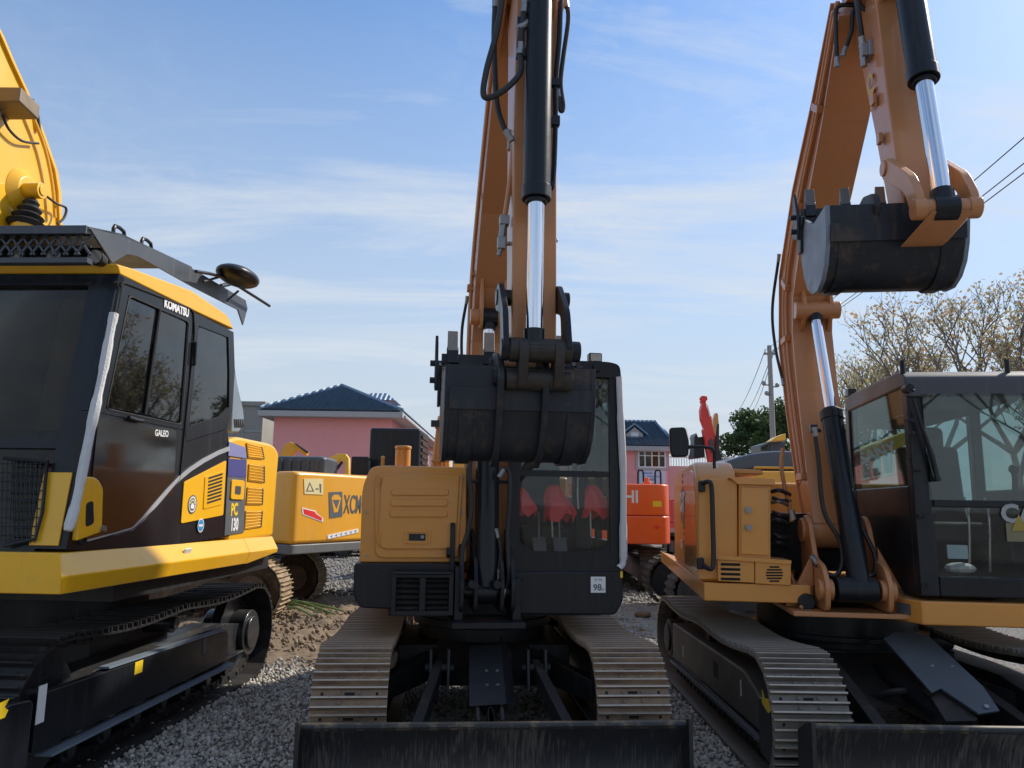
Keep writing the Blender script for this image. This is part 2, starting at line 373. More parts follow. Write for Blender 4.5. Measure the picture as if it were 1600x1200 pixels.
def track(root, xc, w, L, r, pitch, smesh, z0=.03, sag=.03, cut=None, chain_m=None, links=True, parts=True):
    P = belt(L, 0, r, sag); P.append(P[0])
    acc = [0]
    for i in range(1, len(P)): acc.append(acc[-1] + math.dist(P[i], P[i - 1]))
    n = round(acc[-1] / pitch); st = acc[-1] / n
    def at(s):
        s %= acc[-1]; k = max(0, min(len(P) - 2, int(np.searchsorted(acc, s, 'right')) - 1)); f = (s - acc[k]) / max(1e-9, acc[k + 1] - acc[k])
        return Vector((P[k][0] + (P[k + 1][0] - P[k][0]) * f, P[k][1] + (P[k + 1][1] - P[k][1]) * f))
    ch = MB(); tp = []
    for i in range(n):
        a, b = at((i - .5) * st), at((i + .5) * st); c = (a + b) / 2; d = (b - a).normalized()
        ang = math.atan2(-d.y, -d.x)      # belt runs backwards along the bottom, outward normal is up on top
        tp.append((c, ang))
        if links:
            R = Matrix.Rotation(ang, 3, 'X'); nn = R @ Vector((0, 0, 1))
            ch.box(Vector((xc, c.x, c.y + z0)) - nn * .035, (.2, .03, .03), R)
            for sx in (-.07, .07): ch.box(Vector((xc + sx, c.x, c.y + z0)) - nn * .035, (.035, st * 1.12, .06), R)
    if not links: ch.box((xc, 0, z0 + r), (w * .3, L - 2 * r, r))
    co = ch.build('track_chain', chain_m or blk_d, root)
    for c, ang in tp:
        o = bpy.data.objects.new('track_shoe', smesh); COL.objects.link(o); o.parent = co
        o.location = (xc, c.x, c.y + z0); o.rotation_euler = (ang + random.uniform(-.012, .012), 0, 0)
    return co
def undercarriage(root, W, w, L, r, pitch, smesh, out_side=0, fm=None, z0=.03, sag=.03, idler_m=None, parts=True):
    fm = fm or blk_d
    for s in (-1, 1):
        xc = s * (W - w) / 2
        track(root, xc, w, L, r, pitch, smesh, z0, sag)
        f = MB(); a = L / 2 - r; zc = z0 + r
        f.yz([(-a + .12, zc - .13), (a - .16, zc - .13), (a - .16, zc + .1), (a - .5, zc + .15), (-a + .5, zc + .15), (-a + .12, zc + .08)], xc - w * .30, xc + w * .30)
        f.yz([(-a + .1, zc - .15), (a - .16, zc - .15), (a - .16, zc - .13), (-a + .1, zc - .13)], xc - w * .42, xc + w * .42)
        fo = f.build('track_frame', fm, root, bev=.008)
        i = MB(); i.cyl((xc - w * .2, -a, zc), (xc + w * .2, -a, zc), r - .055, n=28); i.cyl((xc - w * .3, -a, zc), (xc + w * .3, -a, zc), r * .35, n=20); i.build('idler_wheel', idler_m or fm, fo, bev=.01)
        i = MB(); i.cyl((xc - w * .1, a, zc), (xc + w * .1, a, zc), r - .04, n=28); i.cyl((xc - w * .45, a, zc), (xc + w * .45, a, zc), r * .36, n=24); i.cyl((xc - w * .40, a, zc), (xc + w * .40, a, zc), r * .50, n=24); i.build('drive_sprocket', idler_m or fm, fo, bev=.01)
        nr = max(4, int((2 * a - .5) / .34))
        me = MB().cyl((-w * .22, 0, 0), (w * .22, 0, 0), .075, n=16).cyl((-w * .27, 0, 0), (w * .27, 0, 0), .045, n=12).mesh('track_roller', fm)
        for k in range(nr):
            o = bpy.data.objects.new('track_roller', me); COL.objects.link(o); o.parent = fo; o.location = (xc, -a + .34 + (2 * a - .68) * k / (nr - 1), z0 + .13)
        o = bpy.data.objects.new('carrier_roller', me); COL.objects.link(o); o.parent = fo; o.location = (xc, .1, z0 + 2 * r - .13)

# ------------------------------------------------------------ bucket with linkage (shared plan, own sizes)
def bucket(parent, xb, A, W, k=1.0, teeth=4, mat=bkt, ear_m=bkt, tooth_m=None, rz=0, ribs=True, cutter=True, sidem=None, tilt=0, wear=None):
    """A = (y, z) of the pin at the arm's end; camera side is -y"""
    c, s = math.cos(rad(tilt)), math.sin(rad(tilt))
    def T(p): return (A[0] + k * (p[0] * c - p[1] * s), A[1] + k * (p[0] * s + p[1] * c))
    shell = [(.46, .10), (.475, -.08), (.46, -.26), (.40, -.41), (.30, -.52), (.16, -.585), (.02, -.585), (-.10, -.53), (-.185, -.44), (-.235, -.32), (-.255, -.18), (-.255, -.03)]
    inner = [(p[0] * .955 + .005, p[1] * .955 - .012) for p in shell]
    o = [T(p) for p in shell]; i = [T(p) for p in inner]
    m = MB(); m.yz(o + i[::-1], xb - W / 2 + .012, xb + W / 2 - .012)
    b = m.build('bucket', mat, parent, bev=.004, rz=rz, ang=30)
    for sx in (-1, 1):
        x0 = xb + sx * W / 2; sp = MB()
        sp.yz([T(p) for p in [(q[0] * 1.012, q[1] * 1.012) for q in shell]] + [T((.1, -.07))], x0 - sx * .022, x0 + sx * .002)
        sp.build('side_plate', sidem or mat, b, bev=.003)
        e = MB(); e.yz([T(p) for p in [(.30, .06), (.475, .12), (.50, .0), (.49, -.20), (.40, -.20), (.38, -.02)]], x0 + sx * .0025, x0 + sx * .018)
        if cutter:
            e.yz([T(p) for p in [(.47, .30), (.53, .24), (.53, -.06), (.40, -.10), (.38, .08)]], x0 + sx * .019, x0 + sx * .036)
            for q in ((.46, .10), (.45, -.02)):
                y, z = T(q); e.cyl((x0 - sx * .03, y, z), (x0 + sx * .062, y, z), .022 * k, n=6)
        e.build('side_cutter', ear_m, b, bev=.003)
    # wear straps on the heel and a lip plate, all proud of the shell
    st = MB()
    for fx in (-.36, .36):
        q = [(p[0] * 1.02, p[1] * 1.03) for p in shell[3:11]]
        st.yz([T(p) for p in q] + [T((p[0] * .99, p[1] * .985)) for p in q[::-1]], xb + fx * W - .035, xb + fx * W + .035)
    st.yz([T(p) for p in [(-.262, -.30), (-.27, -.30), (-.278, -.17), (-.268, -.17)]], xb - W / 2 + .02, xb + W / 2 - .02)
    st.build('wear_strap', mat, b, bev=.002)
    l = MB(); l.yz([T(p) for p in [(.445, .06), (.478, .06), (.47, .17), (.452, .17)]], xb - W / 2, xb + W / 2); l.build('lip_plate', mat, b, bev=.002)
    for t in range(teeth):
        x = xb - W / 2 + .075 * k + (W - .15 * k) * t / (teeth - 1); h = .045 * k
        tt = MB(); a = [T(p) for p in [(.425, .10), (.50, .10), (.492, .22), (.44, .22)]]; tt.yz(a, x - h * .9, x + h * .9); to = tt.build('tooth_adapter', ear_m, b, bev=.006)
        tt = MB(); P = [T(p) for p in [(.432, .19), (.50, .19), (.476, .335), (.462, .335)]]
        tt.prism([(x - h * .8, p[0], p[1]) for p in P], [(x + h * .8, p[0], p[1]) for p in P]); tt.build('tooth', tooth_m or steel, b, bev=.004)
    for sx in (-1, 1):      # ears
        e = MB(); x0 = xb + sx * .135 * k
        if not ribs:
            e.yz(rnd([T(p) for p in [(.06, .06), (-.04, .09), (-.24, .05), (-.30, -.06), (-.24, -.14), (.05, -.06)]], .03 * k), x0 - .016, x0 + .016); e.build('bucket_ear', ear_m, b, bev=.004); continue
        e.yz(rnd([T(p) for p in [(.06, .06), (-.04, .09), (-.30, .03), (-.38, -.12), (-.335, -.26), (-.30, -.37), (-.235, -.48), (-.13, -.575), (.0, -.63), (.0, -.575), (-.10, -.52), (-.185, -.43), (-.235, -.31), (-.24, -.05), (.05, -.06)]], [.03 * k] * 4 + [0] * 10 + [.03 * k]), x0 - .016, x0 + .016)
        y, z = T((-.27, -.10)); e.cyl((x0 - .03, y, z), (x0 + .03, y, z), .055 * k, n=16)
        y, z = T((0, 0)); e.cyl((x0 - .03, y, z), (x0 + .03, y, z), .06 * k, n=16)
        e.build('bucket_ear', ear_m, b, bev=.004)
    return b, T

def boom_part(parent, xb, pts, wid, mat, rz, name='boom', flange=True):
    o = outline(pts); m = MB(); m.yz(o, xb - wid / 2, xb + wid / 2)
    b = m.build(name, mat, parent, rz=rz, bev=.006, ang=25)
    if flange:        # top and bottom plates overhang the web plates
        n = len(pts); f = MB()
        for side in (o[:n], o[n:]):
            for q in range(len(side) - 1):
                a, c = Vector(side[q]), Vector(side[q + 1]); d = (c - a).normalized(); nn = Vector((-d.y, d.x))
                f.yz([tuple(a + nn * .009), tuple(c + nn * .009), tuple(c - nn * .009), tuple(a - nn * .009)], xb - wid / 2 - .018, xb + wid / 2 + .018)
        f.build('flange_plate', mat, b, ang=40)
        for q in range(1, len(pts) - 1, 2):
            y_, z_ = o[q]; y2_, z2_ = o[2 * n - 1 - q]; w_ = MB(); w_.tube([(xb - wid / 2 - .001, y_, z_), (xb - wid / 2 - .001, y2_, z2_)], .005, 5, 1); w_.build('weld_bead', mat, b)
    return b
def hose(parent, pts, r=.014, mat=None, name='hydraulic_hose', fit=True, rz=0):
    o = MB().tube(pts, r, 8, 7).build(name, mat or rub, parent, rz=rz)
    if fit:
        m = MB()
        for a, c in ((Vector(pts[0]), Vector(pts[1])), (Vector(pts[-1]), Vector(pts[-2]))):
            d = (c - a).normalized(); m.cyl(a - d * .01, a + d * .045, r * 1.15, n=10); m.cyl(a - d * .02, a + d * .0, r * 1.3, n=6)
        m.build('hose_fitting', steel, o)
    return o
def blade(parent, W, y, z0, z1, rz=0, mat=None, name='dozer_blade'):
    m = MB(); pr = []
    for i in range(9):
        t = i / 8; z = z0 + (z1 - z0) * t; pr.append((y + .10 * (1 - (2 * t - 1) ** 2) * .9 - .02 * t, z))
    m.yz(pr + [(p[0] + .025, p[1]) for p in pr[::-1]], -W / 2, W / 2)
    b = m.build(name, mat or blade_m, parent, rz=rz, ang=50)
    e = MB()
    for s in (-1, 1): e.yz(rnd([(y - .05, z1 + .045), (y + .03, z1 + .02), (y + .16, z1 - .05), (y + .17, z0), (y - .05, z0)], .02), s * W / 2 - .012, s * W / 2 + .012)
    e.build('end_plate', blk_d, b, bev=.004)
    e = MB(); e.tube([(-W / 2 + .013, y + .005, z1), (W / 2 - .013, y + .005, z1)], .022, 12, 1); e.build('top_bar', bar_m, b)
    e = MB(); e.box((0, y - .02, z0 + .03), (W - .01, .02, .13)); e.build('cutting_edge', steel, b, bev=.003)
    return b
# scratched black blade: vertical scrapes show paler metal
def blade_mat():
    m = M('scraped_black_blade', (.02, .022, .026), .45, .2, .2, 3, .05, 90)
    n, l = m.node_tree.nodes, m.node_tree.links; b = n['Principled BSDF']
    t = N(n, 'ShaderNodeTexCoord'); mp = N(n, 'ShaderNodeMapping'); mp.inputs['Scale'].default_value = (70, 3, 7); mp.inputs['Rotation'].default_value = (0, .12, 0)
    l.new(t.outputs['Object'], mp.inputs[0]); z = N(n, 'ShaderNodeTexNoise'); z.inputs['Scale'].default_value = 1; z.inputs['Detail'].default_value = 5; z.inputs['Distortion'].default_value = .4; l.new(mp.outputs[0], z.inputs['Vector'])
    big = N(n, 'ShaderNodeTexNoise'); big.inputs['Scale'].default_value = 2.2; big.inputs['Detail'].default_value = 3; l.new(t.outputs['Object'], big.inputs['Vector'])
    s = N(n, 'ShaderNodeMath', operation='MULTIPLY'); l.new(z.outputs[0], s.inputs[0]); l.new(big.outputs[0], s.inputs[1])
    r = N(n, 'ShaderNodeMapRange'); r.inputs[1].default_value = .235; r.inputs[2].default_value = .36; r.inputs[4].default_value = .5; l.new(s.outputs[0], r.inputs[0])
    x = N(n, 'ShaderNodeMixRGB'); x.inputs[2].default_value = (.16, .15, .135, 1); old = b.inputs['Base Color'].links[0].from_socket
    l.new(r.outputs[0], x.inputs[0]); l.new(old, x.inputs[1]); l.new(x.outputs[0], b.inputs['Base Color']); return m
blade_m = blade_mat()
bar_m = M('chipped_black_bar', (.022, .024, .028), .4, .2, .2, 3, 0, 80, (.42, .31, .17), .30, 7)

# ------------------------------------------------------------ excavator in the middle
C = Frame(-.22, 6.55, 7.5); CU = Frame(-.22, 6.55, 4.5); cz = rad(3)
mid = thing('excavator', (-.22, 6.55, 0), 4.5, 'tan yellow excavator in the middle, dark bucket curled in front of its cab', 'excavator', 'excavators parked in the front row')
sh_mid = shoe_mesh('worn_shoe', .45, .135, [shoe_m, darkv, edge_m])
undercarriage(mid, 2.16, .45, 3.42, .34, .135, sh_mid, z0=.045, sag=.05)
m = MB(); m.box((0, 0, .50), (1.3, 1.0, .22)); m.yz([(-1.0, .42), (-.5, .62), (.5, .62), (1.0, .42), (.5, .38), (-.5, .38)], -.35, .35)
for s in (-1, 1):
    m.prism([(s * .25, -.5, .42), (s * .25, -.2, .42), (s * .25, -.2, .62), (s * .25, -.5, .62)], [(s * .8, -1.15, .3), (s * .8, -.85, .3), (s * .8, -.85, .44), (s * .8, -1.15, .44)])
    m.prism([(s * .25, .5, .42), (s * .25, .2, .42), (s * .25, .2, .62), (s * .25, .5, .62)], [(s * .8, 1.15, .3), (s * .8, .85, .3), (s * .8, .85, .44), (s * .8, 1.15, .44)])
m.build('centre_frame', blk_d, mid, bev=.012)
m = MB(); m.cyl((0, 0, .62), (0, 0, .86), .52, n=40); m.cyl((0, 0, .72), (0, 0, .78), .56, n=40); m.build('slewing_ring', blk_d, mid, bev=.008)
bl = blade(mid, 2.13, -2.12, .04, .46)
for s in (-1, 1):
    m = MB(); m.prism([(s * .33 - .03, -1.0, .50), (s * .33 + .03, -1.0, .50), (s * .33 + .03, -1.0, .60), (s * .33 - .03, -1.0, .60)], [(s * .50 - .035, -2.0, .16), (s * .50 + .035, -2.0, .16), (s * .50 + .035, -2.0, .28), (s * .50 - .035, -2.0, .28)])
    for q in (-.06, .06): m.yz([(-1.18, .42), (-.92, .42), (-.92, .66), (-1.12, .68)], s * .33 + q - .01, s * .33 + q + .01)
    m.cyl((s * .33 - .10, -1.06, .55), (s * .33 + .10, -1.06, .55), .03, n=12)
    m.build('blade_arm', blk_d, mid, bev=.005)
ram(mid, 'blade_cylinder', (-.01, -.85, .50), (-.01, -1.98, .36), .06, .03, .6)
gp = [CU.Y(731, 1000, -1.05), CU.Y(786, 1000, -1.05), CU.Y(803, 1108, -1.62), CU.Y(731, 1108, -1.62)]
m = MB(); a, b, c, d = [Vector(p) for p in (CU.Y(733, 1012, -1.05), CU.Y(783, 1010, -1.05), CU.Y(791, 1100, -1.6), CU.Y(733, 1104, -1.6))]
m.ext([a, b, c, d], (0, .012, .012)); e1, e2 = Vector(CU.Y(799, 1022, -1.0)), Vector(CU.Y(804, 1108, -1.56)); e0 = Vector(CU.Y(781, 996, -1.02))
m.ext([b + Vector((.001, 0, 0)), e0, e1, e2, c + Vector((.001, 0, 0))], (.002, .014, .010))
g = m.build('cylinder_guard', gry if False else blk, mid, bev=.002)
m = MB(); nn = (b - a).cross(d - a).normalized(); nn = nn if nn.y < 0 else -nn
for u, v in ((760, 1050), (777, 1050), (761, 1072), (778, 1072)):
    o_ = CU.R.transposed() @ (Vector((0, 0, CAM_H)) - CU.o); d_ = CU.R.transposed() @ ray(u, v); p = o_ + d_ * ((a - o_).dot(nn) / d_.dot(nn)); m.cyl(p - nn * .01, p + nn * .012, .012, n=8)
m.build('guard_bolt', steel, g)
m = MB()
for q in (-.09, .05): m.yz([(-1.95, .18), (-2.0, .46), (-1.88, .5), (-1.75, .2)], -.02 + q, q)
m.build('cylinder_bracket', blk_d, bl, bev=.004)

def body(m, F, px, y0, y1, r=0):
    P = [F.Y(u, v, y0) for u, v in (rnd(px, r) if r else px)]
    return m.prism(P, [Vector((p.x, y1, p.z)) for p in P])
yf = -1.0
# deck slabs
m = MB(); body(m, C, [(553, 880), (716, 880), (716, 962), (640, 962), (612, 952), (562, 950), (552, 930)], yf - .02, 1.0, 6)
m.build('left_skirt', blk, mid, bev=.012, rz=cz)
m = MB(); body(m, C, [(797, 893), (973, 893), (974, 940), (962, 961), (800, 960)], yf - .02, 1.0, 6); rs = m.build('right_skirt', blk, mid, bev=.012, rz=cz)
m = MB(); m.span((-.75, -.8, .86), (.8, 1.2, .96)); m.build('deck_plate', blk_d, mid, rz=cz)
m = MB(); m.xy([(-.98, .6), (.92, .6), (.92, 1.2), (.55, 1.65), (-.6, 1.65), (-.98, 1.2)], .97, 1.75); m.build('rear_counterweight', cat_y, mid, bev=.03, rz=cz)
# step grille
gs = MB(); P = [C.Y(u, v, yf - .10) for u, v in ((613, 888), (709, 888), (709, 961), (619, 961))]
x0, x1 = P[0].x, P[1].x; zt, zb = P[0].z, P[2].z
def frame_rect(m, x0, x1, z0, z1, y0, y1, t): m.span((x0, y0, z0), (x0 + t, y1, z1)); m.span((x1 - t, y0, z0), (x1, y1, z1)); m.span((x0 + t, y0, z0), (x1 - t, y1, z0 + t)); m.span((x0 + t, y0, z1 - t), (x1 - t, y1, z1))
frame_rect(gs, x0, x1, zb, zt - .03, yf - .12, yf - .021, .03); gs.span(((x0 + x1) / 2 - .02, yf - .11, zb + .03), ((x0 + x1) / 2 + .02, yf - .05, zt - .06))
gs.tube([(x0 + .01, yf - .1, zt - .03), (x0 + .05, yf - .125, zt - .03), (x1 - .05, yf - .125, zt - .03), (x1 - .01, yf - .1, zt - .03)], .012, 8, 2)
go = gs.build('step_grille', blk, mid, bev=.004, rz=cz)
for k in range(6):
    z = zb + .05 + k * .037; s = MB()
    s.box(((x0 * 3 + x1) / 4 + .004, yf - .075, z), ((x1 - x0) / 2 - .06, .05, .012), Matrix.Rotation(rad(25), 3, 'X')); s.box(((x0 + x1 * 3) / 4 - .004, yf - .075, z), ((x1 - x0) / 2 - .06, .05, .012), Matrix.Rotation(rad(25), 3, 'X')); s.build('slat', blk_d, go)
# tank and tool box
m = MB(); body(m, C, [(562, 879), (566, 760), (580, 729), (600, 727), (729, 730), (729, 879)], yf + .03, .75, [0, 25, 14, 8, 0, 0]); tb = m.build('side_body', cat_y, mid, bev=.012, rz=cz)
m = MB(); body(m, C, [(585, 738), (724, 738), (716, 872), (586, 872)], yf + .012, yf + .035, [18, 6, 4, 14])
m.build('front_panel', cat_y, tb, bev=.008)
m = MB(); body(m, C, [(596, 742), (718, 742), (712, 858), (590, 858)], yf - .004, yf + .015, [16, 2, 2, 16]); dr = m.build('tool_box_door', cat_y, tb, bev=.007)
for i, (a, b, v) in enumerate([(611, 701, 769), (610, 700, 786), (609, 699, 803)]):
    m = MB(); body(m, C, rnd(rect(a, v - 5, b, v + 5), 5), yf - .016, yf - .002); m.build('pressed_rib', cat_y, dr, bev=.006)
m = MB(); fr = [C.Y(u, v, yf - .006) for u, v in ((632, 828), (673, 828), (673, 850), (632, 850))]
frame_rect(m, fr[0].x, fr[1].x, fr[2].z, fr[0].z, yf - .012, yf - .003, .018); lt = m.build('latch_plate', cat_y, dr, bev=.003)
m = MB(); m.mi = 0; fr = [C.Y(u, v, yf - .006) for u, v in ((639, 834), (665, 834), (665, 845), (639, 845))]; m.span((fr[0].x, yf - .006, fr[2].z), (fr[1].x, yf - .003, fr[0].z)); m.build('latch_pocket', blk_d, dr)
m = MB(); p = C.Y(660, 839, yf - .01); m.cyl((p.x, yf - .02, p.z), (p.x, yf, p.z), .012, n=12); m.build('latch_lock', steel, dr)
m = MB(); p = C.Y(598, 722, yf + .15); m.cyl((p.x, yf + .15, p.z - .08), (p.x, yf + .15, p.z + .02), .013, n=10); m.sph((p.x, yf + .15, p.z + .03), .016); m.build('mirror_post', cat_y, tb)
m = MB(); p = C.Y(629, 730, .2); m.cyl((p.x, .2, 1.7), (p.x, .2, C.Y(629, 702, .2).z), .066, n=24); m.cyl((p.x, .2, C.Y(629, 702, .2).z), (p.x, .2, C.Y(629, 697, .2).z), .072, n=24); m.build('exhaust_stack', cat_y, mid, bev=.008, rz=cz)
for v in (752, 842):
    m = MB(); p = C.Y(592, v, yf - .002); m.cyl((p.x, yf - .008, p.z - .035), (p.x, yf - .008, p.z + .035), .009, n=10); m.build('door_hinge', cat_y, dr)
for u, v in ((724, 745), (723, 800), (722, 860), (574, 868), (573, 800)):
    m = MB(); p = C.Y(u, v, yf + .02); m.cyl((p.x, yf + .005 if u > 600 else yf + .022, p.z), (p.x, yf + .04, p.z), .010, n=6); m.build('panel_bolt', steel, tb)
for u, v in ((563, 895), (590, 895), (563, 935), (820, 905), (960, 905), (960, 948), (820, 948)):
    m = MB(); p = C.Y(u, v, yf - .03); m.cyl((p.x, yf - .028, p.z), (p.x, yf, p.z), .011, n=6); m.build('skirt_bolt', blk_d, rs)
# engine hood far behind the front panel
m = MB(); m.xy(rnd([(-.9, .76), (.9, .76), (.9, 1.2), (.5, 1.6), (-.5, 1.6), (-.9, 1.2)], .1), 1.76, 1.93); m.build('engine_hood', cat_y, mid, bev=.03, rz=cz)

# boom foot bracket
m = MB()
for x in (-.215, -.12, .06, .135):
    m.yz(rnd([(yf - .18, .93), (yf - .20, 1.12), (yf - .12, 1.28), (yf + .1, 1.42), (yf + .40, 1.52), (yf + .55, 1.40), (yf + .5, .93)], .05), x - .014 - .04, x + .014 - .04)
bz = C.Y(752, 976, yf - .15).z
m.span((-.32, yf - .22, bz - .02), (.18, yf + .5, bz + .02)); m.span((-.30, yf - .12, bz + .02), (-.24, yf + .2, bz + .38)); m.span((.10, yf - .12, bz + .02), (.16, yf + .2, bz + .3))
m.cyl((-.30, yf - .06, 1.06), (.14, yf - .06, 1.06), .05, n=18)
for x in (-.19, -.02): m.cyl((x, yf - .24, 1.12), (x, yf - .12, 1.12), .03, n=8)
bk = m.build('boom_bracket', blk, mid, bev=.006, rz=cz)
m = MB(); m.yz(rnd([(yf - .03, 1.0), (yf + .02, 1.0), (yf + .02, 1.55), (yf - .03, 1.5)], .01), -.335, -.30); m.cyl((-.335, yf - .04, 1.32), (-.36, yf - .04, 1.32), .035, n=12); m.build('swing_stop', blk, bk, bev=.004)

xb = -.05
BP = [(-.62, 1.28, .26), (-.50, 1.7, .36), (-.44, 2.4, .44), (-.46, 2.95, .52), (-.66, 3.45, .56), (-1.15, 3.9, .46), (-2.0, 4.5, .34), (-2.62, 4.92, .24)]
cb = boom_part(mid, xb + .01, BP, .26, cat_y2, cz)
m = MB(); m.cyl((xb - .20, -.62, 1.28), (xb + .14, -.62, 1.28), .13, n=24); m.build('foot_boss', cat_y2, cb, bev=.006)
m = MB()
for s in (-1, 1): m.yz(rnd([(-.6, 3.05), (-.95, 2.95), (-1.0, 3.1), (-.9, 3.55), (-.7, 3.7)], .05), xb + s * .09 - .012, xb + s * .09 + .012)
m.cyl((xb - .17, -.9, 3.05), (xb + .13, -.9, 3.05), .06, n=18); m.build('cylinder_ear', cat_y2, cb, bev=.005)
ram(mid, 'boom_cylinder', (xb - .03, yf - .08, 1.06), (xb - .03, -.9, 3.05), .085, .042, .62, cz)
# pipes on the boom's flank
for q, (dx, off) in enumerate(((-.127, .10), (-.127, .15))):
    pts = [(xb + dx - .02, y - off * 0 + (.5 - q) * .09, z) for y, z, t in BP[1:-1]]
    m = MB(); m.tube(pts, .013, 8, 4)
    for p in pts[1:-1:2]: m.box((p[0] + .006, p[1], p[2]), (.03, .05, .04))
    m.build('hydraulic_pipe', cat_y2, cb)
m = MB(); m.box((xb - .155, -.62, 3.35), (.05, .07, .05)); m.build('pipe_clamp', cat_y2, cb, bev=.003)
hose(mid, [(xb - .17, -.50, 3.3), (xb - .20, -.42, 3.05), (xb - .19, -.42, 2.75), (xb - .15, -.46, 2.5)], .012, rz=cz)

# arm
AT, AA = (-2.60, 4.62), (-2.70, 2.34)
ay = lambda z: AT[0] + (AA[0] - AT[0]) * (AT[1] - z) / (AT[1] - AA[1])
xa = C.Y(834, 500, -2.85).x + .01
# arm profile
prof = [(AA[0] + .07, 2.29), (AA[0] - .07, 2.29), (AA[0] - .10, 2.45), (ay(3.6) - .14, 3.6), (ay(4.3) - .22, 4.3), (ay(4.9) - .12, 4.95), (ay(4.9) + .02, 5.0), (ay(4.9) + .16, 4.85), (ay(4.5) + .20, 4.55), (ay(4.2) + .14, 4.2), (ay(3.4) + .12, 3.4), (AA[0] + .09, 2.45)]
m = MB(); m.yz(prof, xa - .115, xa + .115); arm = m.build('arm', cat_y2, mid, bev=.01, rz=cz)
m = MB(); m.cyl((xa - .16, AA[0], AA[1]), (xa + .16, AA[0], AA[1]), .085, n=20); m.cyl((xa - .2, AT[0] + .05, AT[1]), (xa + .2, AT[0] + .05, AT[1]), .12, n=24); m.build('arm_boss', cat_y2, arm, bev=.006)
m = MB()
for s in (-1, 1): m.yz(rnd([(ay(4.4) - .1, 4.15), (ay(4.4) - .36, 4.30), (ay(4.4) - .40, 4.42), (ay(4.4) - .34, 4.55), (ay(4.4) - .1, 4.75)], .04), xa + s * .075 - .012, xa + s * .075 + .012)
m.build('cylinder_ear', cat_y2, arm, bev=.004)
# boom tip fork, seen either side of the arm
m = MB()
for s in (-1, 1): m.yz(rnd([(-2.2, 4.35), (-2.5, 4.42), (-2.76, 4.55), (-2.74, 4.75), (-2.5, 4.85), (-2.1, 4.80)], .06), xb + .02 + s * .165 - .016, xb + .02 + s * .165 + .016)
m.build('tip_fork', cat_y2, cb, bev=.004)
# bucket, linkage
W = .73; xk = -.115
bb, T = bucket(mid, xk + .0, AA, W, .80, 4, rz=cz, tooth_m=M('ground_tooth_steel', (.30, .27, .24), .5, .4, .25, 12))
Cp = (AA[0] - .29, AA[1] + .04); Rp = (AA[0] - .04, AA[1] + .36)
lk = MB()
for s in (-1, 1):
    x = xa - .02 + s * .150
    lk.yz(rnd([(Rp[0] + .05, Rp[1] + .05), (Rp[0] - .05, Rp[1] + .07), (Cp[0] - .01, Cp[1] + .20), (Cp[0] - .07, Cp[1]), (Cp[0], Cp[1] - .07), (Cp[0] + .07, Cp[1]), (Cp[0] + .10, Cp[1] + .20), (Rp[0] + .07, Rp[1] - .05)], .04), x - .014, x + .014)
    lk.cyl((xa + s * .10, *Rp), (xa + s * .19, *Rp), .042, n=14)
    lk.cyl((xa + s * .12, *Cp), (xa + s * .19, *Cp), .05, n=14)
lk.build('rocker_link', blk, mid, bev=.004, rz=cz)
lk = MB(); Bp = T((-.32, -.12)); lk.cyl((xa - .15, *Cp), (xa + .15, *Cp), .058, n=20)
for s in (-1, 1):
    lk.yz(rnd([(Cp[0] - .06, Cp[1] + .04), (Cp[0] + .05, Cp[1] + .03), (Bp[0] + .03, Bp[1] + .02), (Bp[0] + .02, Bp[1] - .05), (Bp[0] - .05, Bp[1] - .05), (Cp[0] - .07, Cp[1] - .04)], .03), xa + s * .085 - .022, xa + s * .085 + .022)
lk.cyl((xa - .16, *Bp), (xa + .16, *Bp), .05, n=18)
link_m = M('greasy_link_steel', (.04, .033, .028), .5, .3, .3, 8, .15, 50, (.13, .085, .05), .3, 9)
lk.build('bucket_link', link_m, mid, bev=.005, rz=cz)
kb = ram(mid, 'bucket_cylinder', (xa - .005, ay(4.45) - .30, 4.42), (xa - .03, Cp[0], Cp[1]), .068, .041, .625, cz)
# fluid pipes along the barrel
def CY(y, *px): return [C.Y(u, v, y) for u, v in px]
yq = ay(4.0) - .30
hose(mid, CY(yq, (820, 8), (812, 70), (814, 108), (800, 130), (776, 148), (756, 150), (760, 110), (776, 50), (784, 0), (786, -30)), .016, rz=cz)
hose(mid, CY(yq + .12, (774, 0), (772, 60), (774, 130), (778, 170), (788, 200), (797, 215)), .015, rz=cz)
hose(mid, CY(yq, (822, 38), (815, 42), (813, 80)), .017, rz=cz)
m = MB(); P = CY(yq + .02, (826, 36), (815, 36), (814, 84), (826, 84)); m.tube(P, .012, 8, 2); m.box(P[1], (.05, .04, .045)); m.box(P[2], (.05, .04, .045)); m.build('cylinder_port', blk, kb)
m = MB(); P = CY(yq + .05, (876, 0), (874, 60), (868, 130), (868, 190), (864, 285), (856, 290)); m.tube(P, .014, 8, 3); m.box(P[-1], (.06, .05, .03)); m.box(P[3], (.04, .04, .05)); m.box(P[2], (.045, .04, .04)); m.build('cylinder_pipe', blk, kb)
hose(mid, CY(yq + .08, (884, 0), (888, 30), (880, 90), (876, 130), (880, 165), (876, 172), (872, 140)), .013, rz=cz)
